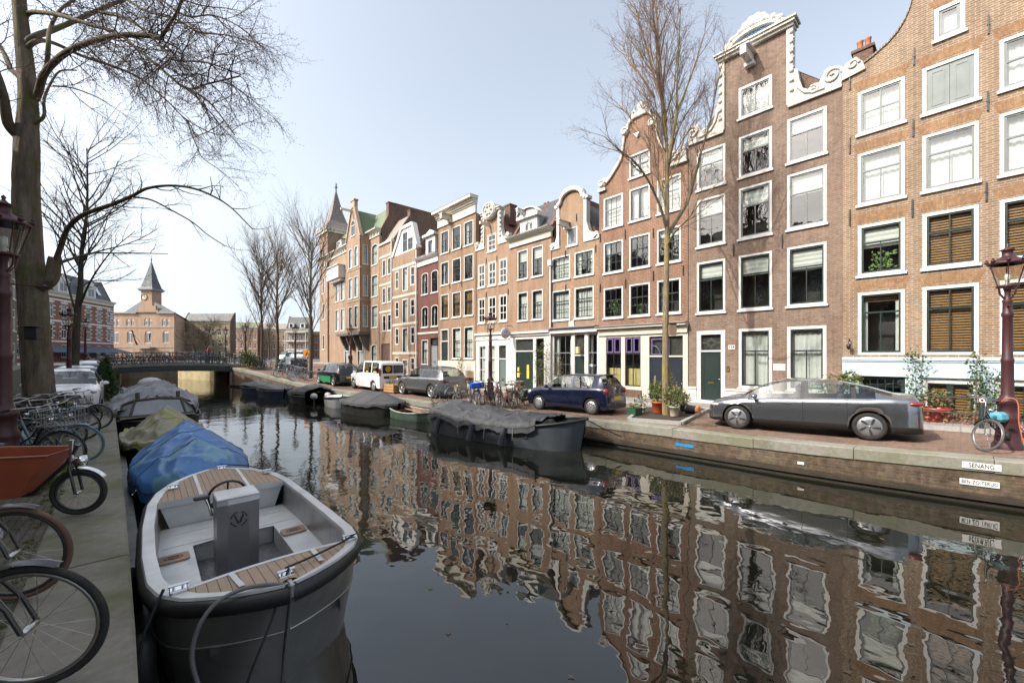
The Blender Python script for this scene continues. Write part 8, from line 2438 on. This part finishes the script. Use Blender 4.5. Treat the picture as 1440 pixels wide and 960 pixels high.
# iron rail before the blue base
root = thing('garden_rail', 'low dark green iron rail in front of the pale blue house base', 'railing', (16.9, 0, .1))
mb = MB()
ya, yb = on_x(1281, 500, 16.9).y, -3.2
for h_ in (.42, .86): mb.tube([(16.9, ya, .12 + h_), (16.9, yb, .12 + h_)], .022, 6)
mb.build('rail', dark_green, root)
y = ya
while y > yb:
 mb = MB(); mb.box(16.87, 16.93, y - .03, y + .03, .1, 1.02); mb.build('post', dark_green, root); y -= 1.35
root = thing('bollard', 'dark green post with white and red reflector behind the leaning bicycle', 'post', (16.4, on_x(1381, 500, 16.4).y, .1))
mb = MB(); b = V(*root.location); mb.lathe([(.06, 0), (.06, .75), (.05, .78)], 10, b); mb.build('post', dark_green, root)
mb = MB(); mb.M = Matrix.Translation(b + V(-.07, 0, .88)); mb.lathe([(.085, .0), (.085, .03), (0, .03)], 16, axis='x'); mb.lathe([(0, -.002), (.085, -.001)], 16, axis='x'); mb.build('reflector', sign_white, root)
mb = MB(); mb.M = Matrix.Translation(b + V(-.075, 0, .88)); mb.lathe([(.03, 0), (0, -.004)], 12, axis='x'); mb.tube([(.0, .07 * cos(2 * pi * i / 16), .07 * sin(2 * pi * i / 16)) for i in range(16)], .012, 4, closed=True); mb.build('reflector_mark', lamp_red, root)
# charging cord on the lamp foot
root = thing('lock_cable', 'orange cable looped over the foot of the nearest sunny lamp post', 'cable', (13.6, -.75, .2))
mb = MB(); q = V(13.62, -.72, rq_z(-.7)); mb.tube(catmull([q + V(.0, .16, 1.0), q + V(-.02, .05, 1.12), q + V(-.05, -.08, 1.05), q + V(-.06, -.10, .6), q + V(-.1, -.16, .2), q + V(-.2, -.22, .03)], 6), .011, 5); mb.build('cable', paint('orange_cable', (.5, .13, .06), .5), root)
# hanging round sign
p = on_x(710.5, 468, 17.35); root = thing('hanging_sign', 'round pale lilac sign hanging from the shop front beside the middle lamp post', 'sign', tuple(p))
mb = MB(); mb.lathe([(0, -.03), (.36, -.03), (.36, .03), (0, .03)], 28, p, axis='y'); d = mb.build('disc', paint('lilac_sign', (.50, .48, .53), .6, var=.05), root)
mb = MB(); mb.tube([p + V(-.15 + .3 * i / 8, -.035, .05 + .06 * sin(i)) for i in range(9)], .012, 4); mb.ball(p + V(.12, -.035, .12), .05, 6, sc=(1, .2, 1)); mb.tube([p + V(-.1, -.035, -.16), p + V(.12, -.035, -.14)], .01, 4); mb.build('emblem', trim_black, d)
mb = MB(); mb.tube([p + V(0, 0, .36), p + V(0, 0, .48), p + V(.65, 0, .48)], .018, 5); mb.build('bracket', black_paint, root)
# wooden tree box and stones near the white van
q = gz(551, 551); root = thing('wooden_box', 'low orange wooden planter box on the quay behind the white van', 'planter', tuple(q))
mb = MB(); mb.M = Matrix.Translation(q) @ Matrix.Rotation(radians(5), 4, 'Z')
for k in range(3): mb.bbox(-.3, .3, -.7, .7, .02 + k * .16, .16 + k * .16, .012)
for sx in (-.3, .3):
 for sy in (-.7, .7): mb.box(sx - .03, sx + .03, sy - .03, sy + .03, 0, .52)
mb.build('planks', paint('orange_wood', (.45, .25, .11), .7, var=.2), root)
mb = MB(); leaves(mb, q + V(0, 0, .5), (.28, .6, .2), 90, .1, random.Random(4)); mb.build('plant', leaf_g, root)
p = at_d(432, 497, 36.5); root = thing('work_sign', 'orange road works board with a black mark by the slender trees', 'sign', (p.x, p.y, rq_z(p.y)))
Uc = V(TC, -TS, 0); Nc = V(-TS, -TC, 0)
mb = MB(); P = [p + Uc * a * .32 + V(0, 0, b * .28) for a, b in ((-1, -1), (1, -1), (1, 1), (-1, 1))]; mb.hexa([P[0] - Nc * .02, P[1] - Nc * .02, P[1], P[0], P[3] - Nc * .02, P[2] - Nc * .02, P[2], P[3]]); bd = mb.build('board', paint('works_orange', (.80, .26, .02), .5), root)
mb = MB(); mb.tube([p + Uc * -.16 + V(0, 0, -.16) + Nc * .01, p + V(0, 0, .14) + Nc * .01, p + Uc * .16 + V(0, 0, -.16) + Nc * .01], .03, 4); mb.build('symbol', trim_black, bd)
mb = MB(); mb.tube([V(p.x, p.y, rq_z(p.y)) - Nc * .03, p - Nc * .03], .03, 6); mb.build('post', lead, root)
# nest boxes
q = p2_(945.5, 463, -.25); root = thing('nest_box', 'brown wooden nest box fixed to the tall lichen-covered trunk', 'nest box', tuple(q))
mb = MB(); mb.M = Matrix.Translation(q) @ Matrix.Rotation(radians(-50), 4, 'Z'); mb.bbox(-.12, .12, -.1, .1, -.2, .2, .01); bx = mb.build('box', paint('nest_wood', (.20, .13, .09), .8), root)
mb = MB(); mb.M = Matrix.Translation(q) @ Matrix.Rotation(radians(-50), 4, 'Z'); mb.bbox(-.15, .15, -.14, .12, .2, .23, .006); mb.build('roof', paint('nest_roof', (.11, .08, .06), .8), root)
q = pd(46, 468, -.58); root = thing('nest_box', 'black bird box fixed to the thick mossy trunk', 'nest box', tuple(q))
mb = MB(); mb.M = Matrix.Translation(q) @ Matrix.Rotation(radians(-25), 4, 'Z'); mb.bbox(-.15, .15, -.1, .12, -.2, .17, .015); mb.build('box', paint('box_black', (.02, .02, .022), .5), root)
mb = MB(); mb.M = Matrix.Translation(q) @ Matrix.Rotation(radians(-25), 4, 'Z'); mb.bbox(-.2, .2, -.16, .12, .17, .2, .01); mb.lathe([(0, -.102), (.03, -.102)], 10, (0.03, 0, .05), axis='y'); mb.build('roof', MATS['box_black'], root)
# ------------------------------------------------------------ left house row (casts the shade on the near quay)
BR_L1 = brick('brick_left_brown', (.19, .11, .085), (.15, .09, .07), (.2, .16, .13), var=.3)
BR_L2 = brick('brick_left_grey', (.17, .13, .11), (.13, .10, .085), (.2, .17, .14), var=.3)
def simple_house(label, O, U, width, H_, mat, floors, ncol, name='terraced_house', group='houses on the shaded bank', depth=9, roofk=None, rm=None, win=None, gz0=.0, cat='house', bands=None, corn=True):
 F = Fac(O, U)
 root = thing(name, label, cat, tuple(F(width / 2, 0, 0)), group)
 holes = []; ws = []
 for (z0, z1) in floors:
  for i in range(ncol):
   uc_ = width * (i + .5) / ncol; w_ = min(1.15, width / ncol * .52)
   holes.append(rect(uc_ - w_ / 2, uc_ + w_ / 2, z0, z1, (win or {}).get('rise', 0)))
 facade(F, root, [(0, gz0), (width, gz0), (width, H_), (0, H_)], holes, mat)
 for h in holes:
  mb = MB(); u0, u1, z0, z1 = h[0][0], h[1][0], h[0][1], max(p[1] for p in h)
  rise = (win or {}).get('rise', 0)
  mb.plate(rect(u0 + .004, u1 - .004, z0 + .004, z1 - .004, rise), [rect(u0 + .09, (u0 + u1) / 2 - .03, z0 + .1, z1 - (z1 - z0) * .4, 0), rect((u0 + u1) / 2 + .03, u1 - .09, z0 + .1, z1 - (z1 - z0) * .4, 0), rect(u0 + .09, u1 - .09, z1 - (z1 - z0) * .35, z1 - .09, rise * .8)], lambda u, z, w: F(u, z, w + .02), .1)
  F.box(mb, u0 - .06, u1 + .06, z0 - .12, z0 - .002, -.06, .1)
  w_ = mb.build('window', white, root)
  mb = MB(); mb.quad(F(u0 + .05, z0 + .05, .08), F(u1 - .05, z0 + .05, .08), F(u1 - .05, z1 - .05 - rise * .6, .08), F(u0 + .05, z1 - .05 - rise * .6, .08)); mb.build('pane', dark_pane, w_)
 if bands:
  mb = MB()
  for (z, h) in bands: F.box(mb, 0, width, z, z + h, -.03, .02)
  mb.build('stone_band', white, root)
 if corn: cornice(F, root, 0, width, H_ + .001, H_ + .8, cream, .4, .5)
 bodybox(F, root, 0, width, H_ + .2, depth, BR_P, roofk or ('flat',), rm or roof_dark)
 return F, root
dark_pane = paint('dark_window_pane', (.03, .035, .04), .04, var=0, spec=.9)
cols_l = [BR_L1, BR_L2, BR_L1, BR_C, BR_L2]
y = -24.0; k = 0
hs_ = [13.6, 14.6, 13.2, 14.2, 13.8, 14.8, 13.2, 14.4, 13.4, 14.0, 13.6, 14.4]
adj = ['plain brown', 'grey brick', 'narrow brown', 'red brick', 'broad grey']
while y < 63:
 w_ = 7.3
 lb = '%s house number %d from the corner on the shaded bank behind the tree' % (adj[k % 5], 12 - k)
 simple_house(['brown brick corner house seen between the lamp and the thick trunk', 'grey brick house second from the shaded corner', 'brown brick house third from the shaded corner', 'red brick house fourth from the shaded corner', 'grey brick house fifth from the shaded corner', 'house sixth from the shaded corner, across the canal from the white van', 'shaded house facing the navy hatchback across the canal', 'shaded house facing the tall slim tree across the canal', 'shaded house facing the brown neck gable across the canal', 'shaded house facing the grey saloon across the canal', 'shaded house facing the leaning bicycle across the canal', 'shaded house across from the tan bell gable'][11 - k],
                 (LX, y, 0), (0, 1, 0), w_ - .02, hs_[k], cols_l[k % 5], [(1.0, 3.4), (4.6, 6.7), (7.7, 9.7), (10.6, 12.2)], 3, gz0=-.2)
 y += w_; k += 1
# red building with white bands beyond
dirR = V(.418, .908, 0).normalized()
S = V(-4.6, 110, 0) - dirR * 34
BR_R = brick('brick_banded_red', (.30, .085, .06), (.25, .07, .05), (.3, .2, .17), rot=atan2(dirR.y, dirR.x), var=.2)
roof_slate = paint('slate_blue_grey', (.075, .08, .085), .6, var=.25, scale=3)
FR, root = simple_house('long red brick building with white stone bands and a slate mansard left of the bridge', S, dirR, 34, 11.6, BR_R, [(1.9, 4.0), (5.0, 7.2), (8.3, 10.6)], 12, 'banded_building', None, 12, ('mansard', 16.0, 1.8), roof_slate, dict(rise=.25), 1.0, 'building', [(4.35, .25), (7.6, .3), (11.0, .25)])
mb = MB()
for i in range(12):
 uc_ = 34 * (i + .5) / 12
 for (z0, z1) in ((5.0, 7.2), (8.3, 10.6)):
  for s in (-1, 1):
   for zz3 in (z0 + .3, z0 + 1.0, z0 + 1.7): FR.box(mb, uc_ + s * .78 - .22, uc_ + s * .78 + .22, zz3, zz3 + .18, -.025, .02)
  FR.box(mb, uc_ - .75, uc_ + .75, z1 + .02, z1 + .25, -.06, .02); FR.box(mb, uc_ - .15, uc_ + .15, z1 + .25, z1 + .5, -.08, .02)
for k in range(14): FR.box(mb, 32.9, 34.05, 4.8 + k * .48, 5.0 + k * .48, -.03, .06)
tag(mb.build('stone_dressing', white, root), kind='stuff')
for uc_ in (10, 21.0, 27.5):
 mb = MB(); FR.box(mb, uc_ - 1.2, uc_ + 1.2, 12.45, 14.3, -.1, 1.6); FR.box(mb, uc_ - 1.4, uc_ + 1.4, 14.3, 14.5, -.25, 1.6); mb.poly([FR(uc_ - 1.3, 14.5, -.1), FR(uc_ + 1.3, 14.5, -.1), FR(uc_, 15.5, -.1)])
 dm = mb.build('dormer', white, root)
 mb = MB(); FR.box(mb, uc_ - .7, uc_ - .1, 12.7, 14.0, -.13, -.1); FR.box(mb, uc_ + .1, uc_ + .7, 12.7, 14.0, -.13, -.1); mb.build('pane', dark_pane, dm)
for uc_ in (15.5, 31):
 mb = MB(); P = [FR(uc_ + a, 12.4 + b, .1 + 1.8 * b / 3.6 - .08) for a, b in ((-.45, 1.0), (.45, 1.0), (.45, 2.3), (-.45, 2.3))]; mb.poly(P); mb.build('skylight', paint('skylight', (.5, .6, .68), .1, var=0), root)
mb = MB(); mb.hexa([FR(14, 2.6, -3.2), FR(33.5, 2.6, -3.2), FR(33.5, 3.6, 0), FR(14, 3.6, 0), FR(14, 2.75, -3.2), FR(33.5, 2.75, -3.2), FR(33.5, 3.75, 0), FR(14, 3.75, 0)])
mb.build('awning', paint('awning_blue', (.075, .105, .14), .7, var=.1), root)
# brick station with clock tower, seen over the bridge
ZP = 95.0
O = at_d(202, 500, ZP); O.z = 0
FP = Fac(O, (TC, -TS, 0))
def pu(px): return (px - 202) * ZP / FPX
def puw(px, w): return (px - 720) * (ZP + w) / FPX + 518 * ZP / FPX
def pz(py): return CAMH + (500 - py) * ZP / FPX
BR_S = brick('brick_station', (.47, .265, .175), (.42, .23, .15), (.45, .36, .29), rot=-TH, var=.15)
root = thing('brick_station', 'orange brick station with stepped gable, arched windows and pointed clock tower beyond the bridge', 'building', tuple(FP(0, 0, 0)))
holes = []; specs_ = []
for px in (151, 162.5, 183, 208, 233):
 for dx in (-3.2, 3.2): specs_.append((px + dx - 2.2, px + dx + 2.2, 458, 448, .4))
 specs_.append((px - 4.6, px + 4.6, 482, 465, .75)); specs_.append((px - 4.2, px + 4.2, 504, 495, .6))
for (a, b, y0_, y1_, rs) in specs_: holes.append(rect(pu(a), pu(b), pz(y0_), pz(y1_), rs))
zc_ = pz(441)
facade(FP, root, [(pu(140), 1), (pu(245), 1), (pu(245), zc_), (pu(222), zc_), (pu(222), pz(436)), (pu(219), pz(436)), (pu(219), pz(430)), (pu(214), pz(430)), (pu(214), pz(424)), (pu(201), pz(424)), (pu(201), pz(430)), (pu(196), pz(430)), (pu(196), pz(436)), (pu(193), pz(436)), (pu(193), zc_), (pu(140), zc_)], holes, BR_S, .5)
for h in holes:
 rs = h[2][1] < max(p[1] for p in h)
 u0, u1, z0, z1 = h[0][0], h[1][0], h[0][1], max(p[1] for p in h)
 mb = MB(); r_ = max(p[1] for p in h) - h[2][1]; r_ = r_ or .3
 mb.plate(rect(u0, u1, z0, z1, .4), [rect(u0 + .12, (u0 + u1) / 2 - .04, z0 + .12, z1 - .5), rect((u0 + u1) / 2 + .04, u1 - .12, z0 + .12, z1 - .5)], lambda u, z, w: FP(u, z, w + .1), .1)
 w_ = mb.build('window', white, root)
 mb = MB(); mb.quad(FP(u0, z0, .16), FP(u1, z0, .16), FP(u1, z1 - .3, .16), FP(u0, z1 - .3, .16)); mb.build('pane', dark_pane, w_)
mb = MB()
for py in (461, 489): FP.box(mb, pu(140), pu(245.5), pz(py), pz(py) + .22, -.08, .02)
FP.box(mb, pu(140), pu(193), zc_, zc_ + .35, -.35, .3); FP.box(mb, pu(222), pu(246), zc_, zc_ + .35, -.35, .3)
mb.build('stone_band', paint('grey_stone', (.24, .25, .24), .7), root)
mb = MB(); FP.box(mb, pu(196), pu(219), pz(490), pz(488), -1.6, .0); mb.build('porch', MATS['grey_stone'], root)
dp = 18
def bk(px, z): q = at_d(px, 500, ZP + dp); q.z = z; return q
mb = MB(); mb.quad(FP(pu(245), 1, 0), bk(261, 1), bk(261, zc_), FP(pu(245), zc_, 0)); mb.build('side_wall', BR_S, root)
mb = MB(); zr_ = pz(414)
a, b, c, d = FP(pu(176), zc_ + .3, -.3), FP(pu(247), zc_ + .3, -.3), bk(263, zc_ + .3), bk(176, zc_ + .3)
r1, r2 = FP(puw(206, 5), zr_, 5), FP(puw(213, 8), zr_, 8)
mb.poly([a, b, r2, r1]); mb.poly([b, c, r2]); mb.poly([c, d, r1, r2]); mb.poly([d, a, r1]); mb.build('roof', roof_slate, root)
mb = MB(); ut = puw(211, 4); h_ = 1.35
tw0, tw1 = 3.0, 5.7
FP.box(mb, ut - h_, ut + h_, 1, pz(406), tw0, tw1); tr = mb.build('clock_tower', BR_S, root)
mb = MB(); FP.box(mb, ut - h_ - .3, ut + h_ + .3, pz(406), pz(404.5), tw0 - .3, tw1 + .3); FP.box(mb, ut - h_ - .5, ut + h_ + .5, pz(404.5) + .01, pz(403), tw0 - .5, tw1 + .5); mb.build('tower_cornice', MATS['grey_stone'], tr)
cT = FP(ut, pz(403), (tw0 + tw1) / 2)
mb = MB(); mb.lathe([(r * 1.3, z) for r, z in ((1.85, 0), (1.5, .5), (1.0, 2.4), (.5, 4.8), (.04, 7.0))], 4, cT, a0=pi / 4 - TH, sm=False); mb.build('spire', roof_slate, tr)
mb = MB(); mb.lathe([(.08, 0), (.2, .5), (.06, .8), (.02, 1.5)], 8, cT + V(0, 0, 6.9)); mb.build('finial', lead, tr)
mb = MB(); cc = FP(ut - .5, pz(415), tw0 - .06)
mb.add([cc + FP.U * .65 * cos(2 * pi * i / 20) + V(0, 0, .65 * sin(2 * pi * i / 20)) for i in range(20)], [tuple(range(20))]); cl_ = mb.build('clock_face', paint('clock_ivory', (.6, .5, .3), .5), tr)
mb = MB(); mb.tube([cc + FP.N * .03 + FP.U * .68 * cos(2 * pi * i / 20) + V(0, 0, .68 * sin(2 * pi * i / 20)) for i in range(20)], .06, 4, closed=True); mb.beam(cc + FP.N * .03, cc + FP.N * .03 + V(0, 0, .6), .06, .03); mb.beam(cc + FP.N * .03, cc + FP.N * .03 + FP.U * .4, .06, .03); mb.build('clock_hand', black_paint, cl_)
# flag on the porch
root = thing('flag', 'furled dark red flag leaning out over the station entrance', 'flag', tuple(FP(pu(204), pz(486), -1)))
mb = MB(); mb.tube([FP(pu(203), pz(486), -.3), FP(pu(197), pz(464), -2.6)], .06, 5); mb.build('pole', white, root)
mb = MB(); mb.grid([[FP(pu(197.5) + .25 * i / 3, pz(465) - 3.4 * j / 6, -2.4 + .12 * sin(i * 2 + j) + 1.4 * j / 6) for i in range(5)] for j in range(7)]); mb.build('cloth', paint('flag_red', (.16, .03, .035), .8), root)
# blocks beyond the bridge on the right
def far_block(label, px0, px1, ytop, Z, mat, nf, nc, roofk, rm, win=None):
 O = at_d(px0, 500, Z); O.z = 0
 wd_ = (px1 - px0) * Z / FPX; H_ = CAMH + (500 - ytop) * Z / FPX
 fl = [(1.6 + (H_ - 1.8) * i / nf, 1.6 + (H_ - 1.8) * i / nf + (H_ - 2.0) / nf * .62) for i in range(nf)]
 return simple_house(label, O, (TC, -TS, 0), wd_, H_, mat, fl, nc, 'apartment_block', 'blocks beyond the bridge', 2.5, roofk, rm, win, 1.0, 'building')
def rb(n, a, b): return brick(n, a, b, (.4, .32, .26), rot=-TH, var=.15)
br_y = rb('brick_far_ochre', (.36, .27, .16), (.31, .23, .13)); br_r = rb('brick_far_red', (.36, .17, .12), (.31, .14, .10))
far_block('ochre brick block behind the spreading trees beyond the bridge', 256, 323, 455, 112, br_y, 3, 7, ('mansard', 14.0, 2), roof_slate)
far_block('red brick terrace with green dormered roof beyond the slender trees', 323, 362, 464, 125, br_r, 3, 6, ('mansard', 12.6, 1.6), roof_green)
far_block('long red brick terrace between the slender trees far away', 362, 402, 466, 128, br_r, 3, 6, ('mansard', 12.4, 1.6), roof_grey)
FW, r_ = far_block('white and brick apartment block with slate mansard and two dormers', 402, 434, 466, 118, rb('brick_far_pale', (.48, .36, .30), (.45, .33, .27)), 3, 5, ('mansard', 13.5, 1.6), roof_slate)
for uc_ in (1.6, 4.9):
 mb = MB(); FW.box(mb, uc_ - .7, uc_ + .7, 10.2, 11.6, -.1, 1.2); dm = mb.build('dormer', white, r_); mb = MB(); FW.box(mb, uc_ - .4, uc_ + .4, 10.4, 11.4, -.13, -.1); mb.build('pane', dark_pane, dm)
mb = MB()
for px_ in (0.3, 3.2, 6.3): FW.box(mb, px_ - .06, px_ + .06, 1, 9, -1.2, -1.1)
for z_ in (3.6, 6.2, 8.8): FW.box(mb, .2, 6.4, z_, z_ + .2, -1.2, 0)
mb.build('balcony', white, r_)
far_block('narrow pale block seen beside the corner turret', 434, 462, 470, 122, br_r, 3, 4, ('flat',), roof_slate)
# hazy white parasols and parked cars on the square
tech = [(414, 70), (424, 74), (408, 80)]
for px_, Z_ in ((403, 64), (418, 66)):
 t = copy_tree([o for o in bpy.data.objects if o.name == 'parked_car.005' or o.name == 'parked_car.005'][0]) if False else None
# ------------------------------------------------------------ people
def person(label, loc, rz, jacket, trousers, walking=True, H_=1.72):
 me = bpy.data.meshes.new('person')
 k = H_ / 1.72; s = .16 if walking else .03
 P = dict(pel=(0, 0, .95), sp=(0, 0, 1.15), ch=(0, .01, 1.35), nk=(0, .02, 1.50), hd=(0, .05, 1.60), tp=(0, .05, 1.69),
             hl=(-.09, 0, .90), kl=(-.10, s * .9, .50), al=(-.10, -s * .3, .09), tl=(-.11, -s * .3 + .15, .04), hr=(.09, 0, .90), kr=(.10, -s * .1, .50), ar=(.10, -s * 1.5, .10), tr=(.11, -s * 1.5 + .14, .05),
             sl=(-.18, 0, 1.42), el=(-.23, -s, 1.16), wl=(-.22, -s * .6 + .1, .92), sr=(.18, 0, 1.42), er=(.23, s, 1.16), wr_=(.22, s + .14, .95))
 R_ = dict(pel=.13, sp=.125, ch=.14, nk=.055, hd=.095, tp=.06, hl=.09, kl=.06, al=.045, tl=.035, hr=.09, kr=.06, ar=.045, tr=.035, sl=.06, el=.045, wl=.035, sr=.06, er=.045, wr_=.035)
 names = list(P); ix = {n: i for i, n in enumerate(names)}
 E_ = [('pel', 'sp'), ('sp', 'ch'), ('ch', 'nk'), ('nk', 'hd'), ('hd', 'tp'), ('pel', 'hl'), ('hl', 'kl'), ('kl', 'al'), ('al', 'tl'), ('pel', 'hr'), ('hr', 'kr'), ('kr', 'ar'), ('ar', 'tr'), ('ch', 'sl'), ('sl', 'el'), ('el', 'wl'), ('ch', 'sr'), ('sr', 'er'), ('er', 'wr_')]
 me.from_pydata([tuple(c * k for c in P[n]) for n in names], [(ix[a], ix[b]) for a, b in E_], [])
 o = bpy.data.objects.new('person', me); COL.objects.link(o)
 md = o.modifiers.new('skin', 'SKIN')
 for n, d in zip(names, me.skin_vertices[0].data): d.radius = (R_[n] * k, R_[n] * k); d.use_root = n == 'pel'
 sb = o.modifiers.new('sub', 'SUBSURF'); sb.levels = 1; sb.render_levels = 1
 dg = bpy.context.evaluated_depsgraph_get(); dg.update()
 m2 = bpy.data.meshes.new_from_object(o.evaluated_get(dg))
 o.modifiers.clear(); o.data = m2
 for m in (jacket, trousers, skin, hair, trim_black): m2.materials.append(m)
 for p in m2.polygons:
  c = p.center / k; p.use_smooth = True
  p.material_index = 0
  if c.z < .93 and abs(c.x) < .17: p.material_index = 1
  if c.z < .12: p.material_index = 4
  if c.z > 1.50: p.material_index = 3 if (c.y < .04 or c.z > 1.66) else 2
  if abs(c.x) > .17 and c.z < .97: p.material_index = 2
 tag(o, label, 'person'); o.location = loc; o.rotation_euler = (0, 0, rz)
 return o
skin = paint('skin', (.5, .3, .22), .6, var=.05); hair = paint('hair', (.05, .03, .02), .7, var=.1)
jr, jd, jb, jn = paint('jacket_red', (.20, .03, .045), .8), paint('jacket_dark', (.03, .03, .035), .8), paint('jeans', (.05, .065, .11), .8), paint('jacket_teal', (.15, .32, .32), .8)
person('person in a dark red jacket crossing the bridge among the bicycles', (4.4, by0 + 1.3, deck_z(4.4)), radians(-95), jr, jb)
person('person in a dark coat walking past the corner building windows', (15.4, 41.5, rq_z(41.5) + .12), radians(180), jd, jd)
person('person in a teal jacket standing among bicycles by the slender trees', (10.6, 45.6, rq_z(45.6)), radians(30), jn, jb, False)
